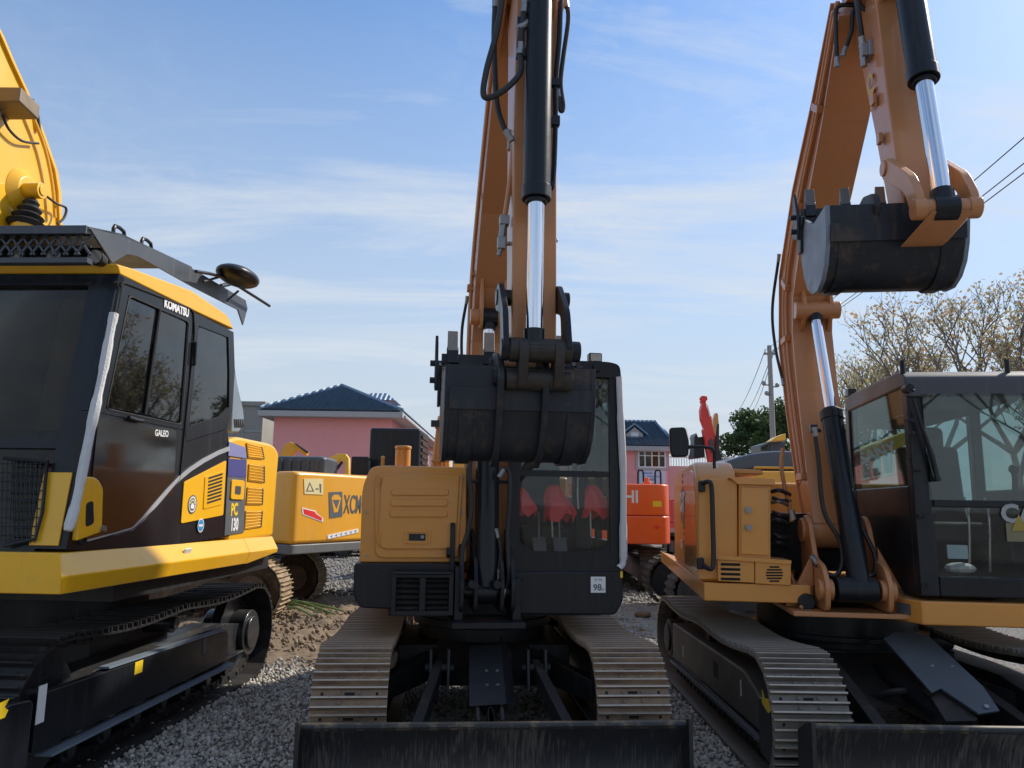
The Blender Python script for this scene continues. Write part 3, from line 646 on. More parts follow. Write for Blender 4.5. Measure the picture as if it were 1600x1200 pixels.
# arm-side pipes with valves
for (pu, pv), (qu, qv), left in (((800, 235), (788, 345), 1), ((863, 240), (856, 340), 0)):
    y0 = ay(3.6) - .06
    m = MB(); P = CY(y0, (pu + (3 if left else -2), pv - 20), (pu - 2, pv + 40), (qu, qv)); m.tube(P, .014, 8, 4); m.build('arm_pipe', cat_y2, arm)
    m = MB(); P = CY(y0, (qu, qv), (qu + (-4 if left else 1), qv + 28), (qu + (-5 if left else 0), qv + 42), (qu + (-9 if left else -1), qv + 55))
    m.box(P[0], (.05, .05, .05)); m.cyl(P[0], P[1], .022, n=6); m.box((P[1] + P[2]) / 2, (.042, .04, .065)); m.cyl(P[2], P[3], .014, n=8); m.cyl((P[1] + P[2]) / 2, (P[1] + P[2]) / 2 + Vector((.05, 0, 0)), .012, n=8)
    m.build('shut_off_valve', steel, arm, bev=.003)
m = MB(); P = CY(ay(3.9), (800, 215), (797, 235)); m.box(P[0], (.045, .05, .07)); m.cyl(P[0], P[1], .02, n=6); m.build('pipe_union', steel, arm, bev=.003)
# lift cylinder hoses
hose(mid, CY(yf - .12, (737, 700), (733, 742), (737, 785), (731, 830), (722, 865), (722, 918)), .017, rz=cz)
hose(mid, CY(yf - .12, (782, 742), (788, 732), (796, 740), (797, 780), (793, 840), (795, 900), (786, 930)), .016, rz=cz)
hose(mid, CY(yf - .10, (776, 830), (782, 860), (778, 900)), .012, rz=cz)
m = MB(); P = CY(yf - .05, (734, 752), (752, 752)); m.tube(P, .012, 8, 1); P = CY(yf - .05, (778, 753), (797, 753)); m.tube(P, .012, 8, 1); m.build('hose_clip', blk, bk)

# cab
m = MB(); yb = .35
cabz = C.Y(880, 893, yf).z
xl, xr = C.Y(797, 800, yf).x, C.Y(972, 800, yf).x; zt = C.Y(880, 563, yf).z
# side profile frame: front posts, roof, rear posts, as one lofted frame
P0 = C.Y(953, 592, yf); zg = P0.z
def post(a, b, w=.07, d=.09):
    a, b = Vector(a), Vector(b); return [a + Vector((sx * w / 2, sy * d / 2, 0)) for sx, sy in ((-1, -1), (1, -1), (1, 1), (-1, 1))], [b + Vector((sx * w / 2, sy * d / 2, 0)) for sx, sy in ((-1, -1), (1, -1), (1, 1), (-1, 1))]
for x, w in ((xr - .045, .09), (xl + .035, .07)):
    m.prism(*post((x, yf + .045, cabz), (x, yf + .045, zt - .10), w))
    m.prism(*post((x, yb - .045, cabz), (x, yb - .045, zt - .10), w))
m.tube([(xr - .05, yf + .05, zt - .16), (xr - .06, yf + .05, zt - .06), (xr - .13, yf + .05, zt - .04)], .045, 8, 4)
m.xz(rnd([(xl, zt - .12), (xr, zt - .12), (xr - .01, zt - .02), (xr - .09, zt), (xl + .05, zt), (xl, zt - .03)], [0, 0, .04, .04, .03, 0]), yf - .01, yb + .02)
z745 = C.Y(880, 740, yf).z; zlo = C.Y(880, 862, yf).z
m.span((xl + .07, yf + .01, z745 - .022), (xr - .09, yf + .06, z745 + .022))
m.span((xl + .07, yf, cabz), (xr - .09, yf + .07, zlo)); m.span((xl + .07, yb - .08, cabz), (xr - .09, yb - .01, 1.62))
m.span((xl, yf + .091, cabz), (xl + .05, yb - .1, 1.45)); m.span((xr - .05, yf + .091, cabz), (xr, yb - .1, 1.40))
m.span((xl + .05, yf + .1, cabz), (xr - .05, yb - .1, cabz + .06)); m.span((xr - .05, -.42, 1.40), (xr - .002, -.36, zt - .12))
cab = m.build('cab', blk, mid, bev=.014, rz=cz)
m = MB(); P = rnd([(xl + .05, z745 + .015), (xr - .07, z745 + .015), (xr - .07, zg), (xl + .05, zg)], .05); m.xz(P, yf + .018, yf + .024); m.build('upper_windshield', g_front, cab)
m = MB(); P = rnd([(xl + .05, zlo - .03), (xr - .07, zlo - .03), (xr - .07, z745 - .01), (xl + .05, z745 - .01)], [.16, .16, .03, .03], 6); m.xz(P, yf + .012, yf + .018); m.build('lower_windshield', g_low, cab)
m = MB()
for s, x in ((1, xl + .05), (-1, xr - .07)):
    z0 = zlo - .0; m.xz([(x, z0)] + [(x + s * .16 * (1 - math.sin(t)), z0 + .16 * (1 - math.cos(t))) for t in [math.pi / 2 * i / 6 for i in range(7)]], yf + .0065, yf + .011)
m.build('corner_gusset', blk, cab)
m = MB(); m.span((xl + .06, yb - .05, 1.62), (xr - .06, yb - .045, zt - .12)); m.build('rear_window', g_front, cab)
for x in (xl + .02, xr - .02):
    m = MB(); m.span((x - .003, yf + .1, 1.47), (x + .003, yb - .09, zt - .12)); m.build('side_window', g_front, cab)
m = MB(); m.tube([(xr - .02, yf - .02, C.Y(970, 590, yf).z), (xr - .012, yf - .025, 2.3), (xr + .004, yf - .02, 1.9), (xr - .0, yf - .025, 1.5), (xr - .002, yf - .02, 1.27), (xr - .03, yf - .02, 1.22)], [.024, .028, .024, .029, .023, .027], 9, 6); m.build('foam_wrap', foam, cab)
m = MB(); p = C.Y(932, 560, yf - .02); m.box((p.x, yf + .04, p.z + .01), (.10, .08, .075)); lm = m.build('work_lamp', blk, cab, bev=.008)
m = MB(); m.box((p.x, yf - .003, p.z + .01), (.08, .01, .055)); m.build('lamp_lens', lampg, lm, bev=.003)
m = MB(); p = C.Y(932, 575, yf - .02); m.box((p.x, yf - .02, p.z), (.05, .04, .05)); m.build('lamp_bracket', blk, lm)
m = MB(); m.box((.45, -.15, 1.42), (.46, .46, .14)); m.box((.45, .12, 1.78), (.44, .12, .66), Matrix.Rotation(rad(-8), 3, 'X')); m.box((.45, .16, 2.18), (.28, .1, .2)); m.build('operator_seat', seatm, cab, bev=.04)
m = MB(); m.box((.16, -.3, 1.45), (.14, .6, .4)); m.box((.74, -.25, 1.45), (.14, .5, .35)); m.build('control_console', blk_d, cab, bev=.02)
ch = M('lever_steel', (.5, .5, .5), .3, .8, .1, 5)
for u, v, t in ((865, 765, 1.2), (925, 765, 1.1), (812, 770, .9), (890, 720, .35), (905, 722, .35)):
    p = C.Y(u, v, yf + .16)
    l = MB(); l.tube([(p.x, p.y, p.z), (p.x - .01, p.y + .01, p.z - .18), (p.x, p.y + .03, p.z - .35)], .008, 6, 2); lo = l.build('control_lever', ch, cab)
    if t < .5: q = MB(); q.sph((p.x, p.y, p.z + .01), .04, 8, (1, .8, 1)); q.build('lever_knob', redb, cab); continue
    q = MB(); n = 14; rings = []
    for j in range(7):
        f = j / 6; r = .03 + .07 * t * f ** .55
        rings.append([(p.x + r * math.cos(2 * math.pi * i / n) * (1 + .16 * math.sin(2.1 * i + j * .7 + u)) + .04 * f * t, p.y + r * .7 * math.sin(2 * math.pi * i / n), p.z + .035 - .20 * t * f * (1 + .18 * math.sin(i * 1.7 + u))) for i in range(n)])
    vs = [v_ for r_ in rings for v_ in r_]; q.add(vs, [(j * n + i, j * n + (i + 1) % n, (j + 1) * n + (i + 1) % n, (j + 1) * n + i) for j in range(6) for i in range(n)] + [tuple(range(n))])
    q.build('red_bag', redb, cab, ang=25)
m = MB()
for z in (1.28, 1.31, 1.34, 1.37): m.cyl((.45, -.15, z), (.45, -.15, z + .015), .14, n=20)
m.build('seat_bellows', rub, cab)
m = MB()
for x in (.36, .52): m.box((x, yf + .32, cabz + .14), (.10, .03, .18), Matrix.Rotation(rad(-30), 3, 'X')); m.cyl((x, yf + .35, cabz + .2), (x, yf + .38, 1.6), .008, n=6)
m.build('travel_pedal', steel, cab)
# number label
a, b = C.Y(923, 901, yf - .021), C.Y(946, 926, yf - .021)
m = MB(); m.span((a.x, yf - .0235, b.z), (b.x, yf - .0205, a.z)); lb = m.build('number_label', white, rs)
cx = (a.x + b.x) / 2; fy = yf - .0245
text('98', .062, basis((cx - .006, fy, a.z * .42 + b.z * .58 - .012), (1, 0, 0), (0, 0, 1)), dgrey, lb, .0012, .0005)
text('25.', .028, basis((cx + .036, fy, b.z + .022), (1, 0, 0), (0, 0, 1)), dgrey, lb, 0, .0005)
text('SY 54', .024, basis((cx, fy, a.z - .022), (1, 0, 0), (0, 0, 1)), dgrey, lb, 0, .0005)
m = MB(); p = C.Y(971, 897, yf - .02); m.span((p.x - .01, yf - .026, p.z - .025), (p.x + .008, yf - .0205, p.z + .02)); m.build('warning_tag', yel_lab, rs)

# ------------------------------------------------------------ big excavator on the left
K = Frame(-3.45, 6.1, -3.0); kz = 0
kom = thing('excavator', (-3.45, 6.1, 0), -3, 'bright yellow crawler excavator with black cab door and roof guard at the left edge', 'excavator', 'excavators parked in the front row')
sh_k = shoe_mesh('black_shoe', .50, .175, [shoe_k, darkv])
undercarriage(kom, 2.0, .50, 3.75, .41, .175, sh_k, z0=.03, sag=.06, fm=M('black_frame_paint', (.018, .02, .024), .3, 0, .2, 3, .03, 120, (.12, .11, .09), .1, 6, coat=.3))
m = MB(); m.yz([(-1.66, .60), (.80, .56), (.85, .52), (.85, .30), (-1.66, .30)], .935, .99); cov = m.build('frame_cover', blk, kom, bev=.008)
m = MB(); m.yz([(-1.0, .615), (.78, .577), (.78, .564), (-1.0, .602)], .93, 1.0); m.build('bright_edge', gryl, cov)
m = MB(); m.yz([(-1.55, .265), (.95, .265), (.95, .25), (-1.55, .25)], .93, 1.03); m.build('bright_edge', gryl, cov)
p = K.X(217, 1034, .99); p.z -= .035; m = MB(); m.yz([(p.y - .05, p.z - .04), (p.y + .05, p.z - .04), (p.y + .05, p.z + .04), (p.y - .05, p.z + .04)], .9905, .9935); m.build('yellow_sticker', yel_lab, cov)
p = K.X(64, 1100, .99); m = MB(); m.yz([(p.y - .035, p.z - .10), (p.y + .035, p.z - .10), (p.y + .035, p.z + .10), (p.y - .035, p.z + .10)], .9905, .9935); m.build('white_sticker', white, cov)
p = K.X(319, 1010, .99); m = MB(); m.yz([(p.y - .03, p.z - .06), (p.y + .03, p.z - .06), (p.y + .03, p.z + .06), (p.y - .03, p.z + .06)], .9905, .9935); m.build('white_sticker', dgrey, cov)
m = MB(); m.yz(rnd([(-2.3, .15), (K.X(53, 1100, 1.03).y, .15), (K.X(53, 1100, 1.03).y, .60), (-1.95, .62), (-2.3, .50)], .04), .80, 1.03); ic = m.build('idler_cover', blk, kom, bev=.012)
p = K.X(2, 1107, 1.03); m = MB(); m.yz([(p.y - .12, p.z), (p.y - .02, p.z - .05), (p.y + .03, p.z - .05), (p.y + .05, p.z - .02), (p.y + .02, p.z), (p.y + .05, p.z + .035), (p.y - .02, p.z + .03)], 1.0305, 1.033); m.build('bird_decal', yel_lab, ic)
m = MB(); m.cyl((0, 0, .7), (0, 0, 1.05), .62, n=40); m.box((0, 0, .55), (1.2, 1.1, .3)); m.build('slewing_ring', blk_d, kom, bev=.01)
xs = 1.2
# side skirt: sloping shelf, crease, vertical face
def KX(x, *px): return [K.X(u, v, x) for u, v in px]
A0, A1 = KX(xs, (90, 864), (425, 838)); B0, B1 = KX(xs + .06, (91, 903), (434, 857)); D0, D1 = KX(xs + .03, (91, 930), (384, 881)); D1 = K.X(384, 881, xs + .03); E1 = K.X(436, 860, xs + .055)
y0 = min(A0.y, B0.y, D0.y)
for p in (A0, B0, D0): p.y = -1.93
B0.y = -1.99
m = MB()
ring0 = [(A0.x, A0.y, A0.z), (B0.x, B0.y, B0.z), (D0.x, D0.y, D0.z), (.3, -1.93, D0.z), (.3, -1.93, A0.z)]
mid_ = [(A1.x, D1.y, A0.z + (A1.z - A0.z) * .8), (B1.x, D1.y, B0.z + (B1.z - B0.z) * .8), (D1.x, D1.y, D1.z), (.3, D1.y, D1.z), (.3, D1.y, A1.z)]
end_ = [(A1.x, B1.y, A1.z), (B1.x, B1.y, B1.z), (E1.x, B1.y, E1.z - .01), (.3, B1.y, E1.z - .01), (.3, B1.y, A1.z)]
m.prism(ring0, mid_); sk = m.build('side_skirt', kom_y, kom, bev=.008); m = MB(); m.prism(mid_, end_); m.build('skirt_end', kom_y, sk, bev=.0)
m = MB(); m.prism([(.301 - .7, -1.93, A0.z), (.301 - .7, -1.99, B0.z), (.301 - .7, -1.93, D0.z), (.301 - .7, -1.0, D0.z), (.301 - .7, -1.0, A0.z)], [(.299, -1.93, A0.z), (.299, -1.99, B0.z), (.299, -1.93, D0.z), (.299, -1.0, D0.z), (.299, -1.0, A0.z)])
m.build('front_skirt', kom_y, kom, bev=.004)
p = K.X(292, 863, xs + .035); m = MB(); m.box((xs + .034, p.y, p.z), (.012, .09, .055), Matrix.Rotation(rad(24), 3, 'Y')); m.build('paper_label', white, sk)
# deck and body core
m = MB(); m.span((-1.2, -1.3, 1.05), (1.15, 1.25, 1.28)); m.build('deck', blk_d, kom)
# cab sides
cabk = thing('x', (0, 0, 0), 0, 'x', 'x'); bpy.data.objects.remove(cabk)
Pt = K.X(186, 428, xs); Pb = K.X(103, 858, xs)
side = [(186, 428), (365, 519), (367, 580), (363, 640), (359, 700), (357, 838), (265, 853), (112, 860)]
S = KX(xs, *side)
zb_ = 1.34
XL = .12
# windows cut: build the side as bars round the openings
def plateK(px, x, th, name, mat, parent, bev=.003, r=0, label=None):
    q = rnd(px, r) if r else px
    P = KX(x, *q); m = MB(); m.ext(P, (-th, 0, 0)); return m.build(name, mat, parent, bev=bev, label=label)
d_glass = [(203, 464), (293, 504), (281, 660), (168, 637)]
q_glass = [(311, 509), (357, 527), (358, 636), (344, 651), (296, 666)]
m = MB()
def bars(px_out, px_in):
    O = KX(xs, *px_out); I = KX(xs, *px_in); n = len(px_out)
    for i in range(n):
        j = (i + 1) % n; m.ext([O[i], O[j], I[j], I[i]], (-.045, 0, 0))
bars([(186, 428), (302, 487), (289, 672), (137, 641)], [(201, 461), (294, 503), (282, 662), (165, 638)])
bars([(303, 488), (365, 519), (367, 580), (363, 640), (355, 670), (290, 690)], [(311, 509), (357, 527), (358.5, 580), (358, 636), (344, 651), (296, 666)])
m.ext(KX(xs, (137, 642), (289, 673), (290, 691), (355, 671), (359, 700), (357, 838), (265, 853), (112, 860)), (-.045, 0, 0))
cab2 = m.build('cab', blk, kom, bev=.0)
plateK([(203, 464), (249, 484), (226, 647), (168, 637)], xs - .014, .006, 'door_window', g_dark, cab2, 0, 6)
plateK([(251, 485), (294, 504), (282, 661), (228, 648)], xs - .008, .006, 'sliding_window', g_dark, cab2, 0, 6)
plateK(q_glass, xs - .010, .006, 'quarter_window', g_dark, cab2, 0, 6)
m = MB(); P = [K.X(u, v, xs - .002) for u, v in rnd([(202, 462), (295, 503), (283, 664), (166, 639)], 7)]; m.tube(P + [P[0]], .006, 6, 1)
P = KX(xs - .003, (250, 484), (227, 648)); m.tube(P, .010, 6, 1); m.build('window_seal', rub, cab2)
plateK([(154, 652), (276, 672), (272, 770), (244, 790), (207, 824), (160, 842), (134, 846)], xs + .006, .005, 'door_lower_glass', M('gloss_black_panel', (.012, .010, .009), .06, 0, .1, 2, coat=.6), cab2, .001, 6)
m = MB(); P = [K.X(u, v, xs + .004) for u, v in rnd([(190, 440), (302, 484), (304, 520), (281, 748), (243, 793), (207, 827), (122, 851)], 8)]; m.tube(P, .007, 6, 1); m.build('door_gap', darkv, cab2)
m = MB(); P = [K.X(u, v, xs + .004) for u, v in [(135, 846), (180, 836), (207, 828), (225, 812), (243, 792), (262, 770), (281, 750), (298, 736), (318, 723), (340, 711), (358, 704)]]
Q = [K.X(u, v, xs + .004) for u, v in [(135, 843), (180, 832), (206, 824), (223, 807), (240, 787), (259, 765), (278, 745), (296, 730), (317, 716), (340, 704), (358, 697)]]
m.strip(P, Q, .006, (1, 0, 0)); m.build('silver_trim', silver, cab2)
m = MB(); P = KX(xs + .02, (306, 535), (304, 570)); m.tube([P[0] - Vector((.02, 0, 0)), P[0], P[1], P[1] - Vector((.02, 0, 0))], .012, 8, 1); m.build('door_handle', blk, cab2)
m = MB(); P = KX(xs + .02, (201, 652), (212, 656), (222, 658)); m.tube(P, .012, 8, 2); m.build('window_handle', blk, cab2)
def textK(s, size, p0, p1, x, mat, parent, bold=.0, sx=1.0, sp=1.0):
    a, b = K.X(*p0, x), K.X(*p1, x); return text(s, size, basis((a + b) / 2, b - a, (0, 0, 1)), mat, parent, bold, .001, sx=sx, spacing=sp)
textK('KOMATSU', .080, (252, 471), (299, 492), xs + .004, white, cab2, .004, .92)
textK('GALEO', .058, (238, 676), (267, 679), xs + .008, white, cab2, .0012, .95)
# yellow pieces low on the cab
yp = plateK([(288, 753), (354, 719), (349, 805), (283, 818)], xs + .008, .006, 'louvre_panel', kom_y, cab2, .002, 3)
plateK([(321, 744), (352, 735), (348, 788), (318, 796)], xs + .014, .005, 'vent_frame', kom_y, yp, .002, 3)
for k in range(8):
    f = k / 8; a = [(326 - 2.5 * f, 746 + 44 * f), (348 - 2.5 * f, 739 + 44 * f), (348 - 2.5 * f, 742 + 44 * f), (326 - 2.5 * f, 749 + 44 * f)]
    plateK(a, xs + .0155, .001, 'vent_slot', darkv, yp, 0)
def disc(u, v, r, x, mat, parent, name, th=.002, n=24):
    p = K.X(u, v, x); m = MB(); m.cyl((x - th, p.y, p.z), (x, p.y, p.z), r, n=n); return m.build(name, mat, parent)
s_ = disc(301, 788, .067, xs + .012, dgrey, cab2, 'round_sticker'); disc(301, 788, .056, xs + .013, white, s_, 'sticker_ring'); disc(301, 788, .046, xs + .014, dgrey, s_, 'sticker_face')
p = K.X(301, 788, xs + .015)
for k in range(5):
    a = rad(200 - 55 * k) if False else rad(20 + 35 * k); m = MB(); m.box((xs + .0148, p.y + .032 * math.cos(a), p.z + .030 * math.sin(a)), (.001, .016, .012)); m.build('sticker_mark', cream, s_)
m = MB(); m.yz([(p.y - .022, p.z - .03), (p.y + .022, p.z - .03), (p.y + .03, p.z - .01), (p.y, p.z + .012), (p.y - .03, p.z - .01)], xs + .0145, xs + .0155); m.build('sticker_mark', white, s_)
s_ = disc(314, 821, .05, xs + .012, white, cab2, 'round_sticker'); disc(314, 821, .043, xs + .013, blued, s_, 'sticker_face'); p = K.X(314, 821, xs + .015); m = MB(); m.span((xs + .0135, p.y - .03, p.z - .008), (xs + .0145, p.y + .03, p.z + .008)); m.build('sticker_mark', white, s_)
# decal column beside the hood
hood = MB(); HP = KX(xs - .002, *rnd([(357, 688), (372, 682), (428, 694), (437, 708), (433, 752), (427, 838), (357, 848)], [0, 6, 8, 6, 0, 0, 0]))
hood.prism(HP, [p - Vector((2.3, 0, 0)) for p in HP]); ho = hood.build('engine_hood', kom_y, kom, bev=.03)
plateK([(386, 708), (381, 832), (351, 837), (356, 741)], xs + .006, .007, 'decal_column', dgrey, ho, 0)
plateK([(358, 690), (384, 699), (385, 716), (357, 712)], xs + .009, .002, 'violet_decal', violet2, ho, 0)
plateK([(357, 716), (385.5, 719), (385, 746), (356, 744)], xs + .009, .002, 'violet_decal', violet, ho, 0)
fl = plateK([(363, 749), (383, 751), (381, 781), (361, 780)], xs + .018, .012, 'fuel_flap', kom_y, ho, .003, 3)
plateK([(368, 759), (377, 760), (376, 773), (367, 772)], xs + .0195, .001, 'flap_lock', gry, fl, 0, 2)
textK('PC', .135, (357, 798), (375, 796), xs + .008, yel_lab, ho, .005, .82)
textK('130', .135, (353, 822), (379, 819), xs + .008, white, ho, .005, .74)
for (a, b, c, d) in [((384, 692), (410, 698), (414, 718), (387, 716)), ((388, 725), (414, 728), (414, 755), (387, 752)), ((386, 761), (412, 763), (411, 789), (384, 789)), ((383, 798), (411, 798), (409, 824), (381, 828))]:
    plateK([a, b, c, d], xs + .002, .003, 'louvre_recess', darkv, ho, 0, 2)
    for k in range(6):
        f = (k + .5) / 6; L = (a[0] + (d[0] - a[0]) * f, a[1] + (d[1] - a[1]) * f); Rr = (b[0] + (c[0] - b[0]) * f, b[1] + (c[1] - b[1]) * f)
        p, q = K.X(L[0] + 1, L[1], xs + .006), K.X(Rr[0] - 3, Rr[1], xs + .006); mm_ = (p + q) / 2
        s = MB(); s.box(mm_, (.012, abs(q.y - p.y), .020), Matrix.Rotation(math.atan2(q.z - p.z, q.y - p.y), 3, 'X') @ Matrix.Rotation(rad(35), 3, 'Y')); s.build('louvre_slat', kom_y, ho)
# counterweight behind the hood
m = MB(); HP = [(1.22, 1.24), (1.30, 1.3), (1.33, 1.9), (1.22, 2.12)]
# yellow lower corner with the hand hole
lo = MB(); O = rnd([(130, 745), (152, 745), (162, 763), (160, 831), (121, 845)], [0, 12, 6, 4, 0]); I = rnd([(135, 787), (146, 783), (146, 818), (134, 824)], 5)
lo.ext(KX(xs + .035, *O), (-.035, 0, 0)); lc = lo.build('door_corner', kom_y, cab2, bev=.008)
plateK([(135, 786), (146, 782), (147, 818), (134, 824)], xs + .037, .003, 'hand_hole', darkv, lc, 0, 5)
p = K.X(158, 826, xs + .03); m = MB(); m.cyl((xs + .03, p.y, p.z), (xs + .055, p.y, p.z), .018, n=10); m.build('corner_bolt', steel, lc)
# front of the cab: a leaning plane from Pb (low) to Pt (high)
fr = lambda x, t: Vector((x, Pb.y + (Pt.y - Pb.y) * t, Pb.z + (Pt.z - Pb.z) * t))
tf = lambda v, u: max(0, min(1, (K.X(u, v, xs).z - Pb.z) / (Pt.z - Pb.z)))
nrm = (fr(1, 0) - fr(0, 0)).cross(fr(0, 1) - fr(0, 0)).normalized()
nrm = nrm if nrm.y < 0 else -nrm
def fq(x0, x1, t0, t1, off, th): return MB().ext([fr(x0, t0) + nrm * off, fr(x1, t0) + nrm * off, fr(x1, t1) + nrm * off, fr(x0, t1) + nrm * off], -nrm * th)
tm0, tm1 = .355, .335
def add(m, o): m.add(o.v, o.f)
m = MB()
for (x0, x1, t0, t1) in ((1.03, xs, .0, 1.0), (.12, .2, 0, 1), (.2, 1.03, .955, 1.0), (.2, 1.03, .34, .372), (.2, 1.03, -.01, .03)): add(m, fq(x0, x1, t0, t1, .0, .06))
fp = m.build('front_frame', blk, cab2, bev=.0)
m = fq(.2, 1.03, .372, .955, -.012, .006); m.build('windshield', g_wind, cab2)
m = fq(.2, 1.03, .03, .34, -.02, .006); m.build('lower_window', g_wind, cab2)
m = fq(1.0, xs - .04, .01, .255, .012, .011); m.build('corner_pillar', kom_y, cab2, bev=.003)
m = MB(); m.tube([K.Y(u, v, fr(0, tf(v, 150)).y - .03) for u, v in ((6, 716), (74, 722), (66, 800), (55, 842), (6, 853))], .010, 8, 1)
gd = m.build('front_guard', blk, cab2)
for k in range(9):
    m = MB(); v = 724 + k * 14; m.tube([K.Y(u, v + .5, fr(0, tf(v, 150)).y - .03) for u in (0, 74 - k * 1.9)], .003, 5, 1); m.build('guard_wire', blk, gd)
for k in range(9):
    m = MB(); u = 4 + k * 7.5; m.tube([K.Y(u, 720, fr(0, tf(720, 150)).y - .03), K.Y(u - 2.5 - k * .9, 848, fr(0, tf(848, 150)).y - .03)], .003, 5, 1); m.build('guard_wire', blk, gd)
m = MB(); m.tube([K.X(u, v, xs + .03) for u, v in ((178, 490), (172, 520), (160, 585), (146, 650), (133, 715), (120, 780), (106, 829))], [.026, .023, .027, .022, .028, .024, .026, .023, .027, .02], 9, 6); m.build('foam_wrap', foam, cab2)
m = MB(); m.tube([K.X(u, v, xs + .02) for u, v in ((181, 440), (184, 452), (182, 470), (178, 492))], .012, 8, 4); m.build('grab_bar', blk, cab2)
# cab interior and far side
m = MB(); m.box((.62, -1.0, 1.75), (.5, .5, .16)); m.box((.62, -.72, 2.15), (.5, .14, .75), Matrix.Rotation(rad(-8), 3, 'X')); m.box((.62, -.68, 2.58), (.3, .12, .2)); m.build('operator_seat', seatm, cab2, bev=.04)
m = MB(); m.yz([(p.y, p.z) for p in KX(.12, (186, 428), (365, 519), (357, 838), (112, 860))] if False else [(Pt.y, Pt.z), (S[1].y, S[1].z), (S[1].y, 1.35), (Pb.y + .05, 1.35)], .12, .155)
m.span((.16, S[1].y - .03, 1.35), (xs - .05, S[1].y, 2.1)); m.build('cab_rear_wall', blk, cab2)
m = MB(); m.span((.16, S[1].y - .02, 2.1), (xs - .05, S[1].y - .012, 2.9)); m.build('rear_window', g_dark, cab2)
m = fq(.24, .80, .55, .94, -.10, .02); m.build('blind_or_reflection', M('dark_reflection', (.035, .028, .02), .85, 0, .3, 9), cab2)  # dark panel added in place of what the windshield mirrors
m = fq(.805, 1.0, .42, .94, -.12, .02); m.build('side_reflection', M('amber_reflection', (.30, .20, .06), .8, 0, .25, 6), cab2)  # added amber panel, stands in for the warm reflection in the glass
m = MB(); m.sph((.95, -1.62, 1.82), .10, 10, (1, .7, 1.3)); m.build('red_bag', redb, cab2, ang=20)
# yellow roof
R0 = KX(xs, *rnd([(183, 412), (210, 420), (300, 454), (356, 492), (366, 515), (306, 487), (188, 429)], [0, 0, 0, 9, 0, 0, 0]))
m = MB(); m.prism(R0, [p - Vector((1.1, 0, 0)) for p in R0]); rf = m.build('cab_roof', kom_y, cab2, bev=.012)
# roof guard with lamps
xg = 1.10
G = [(139, 354), (190, 365), (235, 388), (300, 419), (384, 469), (387, 482), (380, 508), (372, 484), (354, 475), (303, 449), (255, 422), (216, 401), (200, 397), (186, 405), (176, 411)]
GP = KX(xg, *G); m = MB(); m.ext(GP, (-.012, 0, 0)); gu = m.build('roof_guard', gry, kom, bev=.002)
f0, f1 = K.X(139, 354, xg), K.X(176, 411, xg)
yg = f0.y - .02
m = MB(); 
top = [Vector((xg, f0.y, f0.z)), Vector((-.1, f0.y, f0.z)), Vector((-.1, GP[3].y, GP[3].z + .01)), Vector((xg, GP[3].y, GP[3].z + .01))]
m.ext([top[0], top[1], Vector((-.1, GP[1].y, GP[1].z)), Vector((xg, GP[1].y, GP[1].z))], (0, 0, -.012)); m.ext([Vector((xg, GP[1].y, GP[1].z)), Vector((-.1, GP[1].y, GP[1].z)), top[2], top[3]], (0, 0, -.012)); m.build('guard_top', gry, gu)
m = MB(); m.span((-.1, yg - .005, f0.z - .05), (xg, yg + .01, f0.z)); zl_ = K.Y(90, 409, yg + .04).z; m.span((-.1, yg + .02, zl_ - .012), (xg + .01, yg + .08, zl_ + .02)); m.build('guard_bar', gry, gu, bev=.003)
zc = (f0.z + f1.z) / 2
for k in range(15):
    x = xg - .04 - k * .066
    for s in (-1, 1):
        m = MB(); m.box((x, yg + .05, f0.z - .10), (.012, .012, .15), Matrix.Rotation(rad(s * 38), 3, 'Y')); m.build('mesh_bar', gry, gu)
for k in range(3):
    m = MB(); m.span((-.1, yg + .10 + .0 * k, zc - .10 + k * .07), (xg - .03, yg + .11, zc - .088 + k * .07)); m.build('mesh_bar', gry, gu)
m = MB(); m.span((-.1, yg + .3, f1.z - .05), (xg - .03, yg + .32, f0.z - .03)); m.build('guard_back', blk, gu)
for u, v in ((8, 390), (67, 391), (132, 393)):
    p = K.Y(u, v, yg); m = MB(); m.cyl((p.x, yg + .10, p.z), (p.x, yg + .18, p.z), .050, .035, n=20); lp = m.build('roof_lamp', blk, gu, bev=.004)
    m = MB(); m.cyl((p.x, yg + .094, p.z), (p.x, yg + .10, p.z), .042, n=20); m.build('lamp_lens', M('dull_lamp_lens', (.20, .17, .14), .2, .1, .2, 30), lp)
for u, v in ((186, 362), (229, 381)):
    p = K.X(u, v, xg - .05); m = MB(); m.tube([p - Vector((0, .06, .03)), p - Vector((0, .05, -.02)), p + Vector((0, .05, .02)), p + Vector((0, .06, -.03))], .012, 8, 2); m.build('lifting_eye', blk, gu)
m = MB(); P = KX(xg + .1, (306, 424), (345, 432), (380, 452), (421, 478)); m.tube(P, .013, 8, 2); P = KX(xg + .06, (318, 440), (345, 432)); m.tube(P, .01, 8, 1); P = KX(xg + .08, (355, 470), (372, 455)); m.tube(P, .01, 8, 1); mr = m.build('mirror_arm', blk, kom)
p = K.X(372, 432, xg + .15); m = MB(); m.sph(p, .29, 20, (.5, .92, .24)); m.build('round_mirror', blk, mr)
m = MB(); P = KX(xg - .2, (345, 447), (372, 440)); m.tube(P, .02, 8, 1); m.build('mirror_stem', blk, mr)
# grey air duct behind the cab
m = MB(); P = KX(.9, (366, 560), (372, 600), (381, 640), (383, 662), (374, 676), (362, 676)); m.ext(P, (-.3, 0, 0)); du = m.build('air_intake', gryl, kom, bev=.02)
for k in range(5):
    P = KX(.905, (366 + k * 3.4, 655), (368 + k * 3.2, 655), (369 + k * 3, 668), (367 + k * 3, 668)); m = MB(); m.ext(P, (-.004, 0, 0)); m.build('vent_slot', darkv, du)
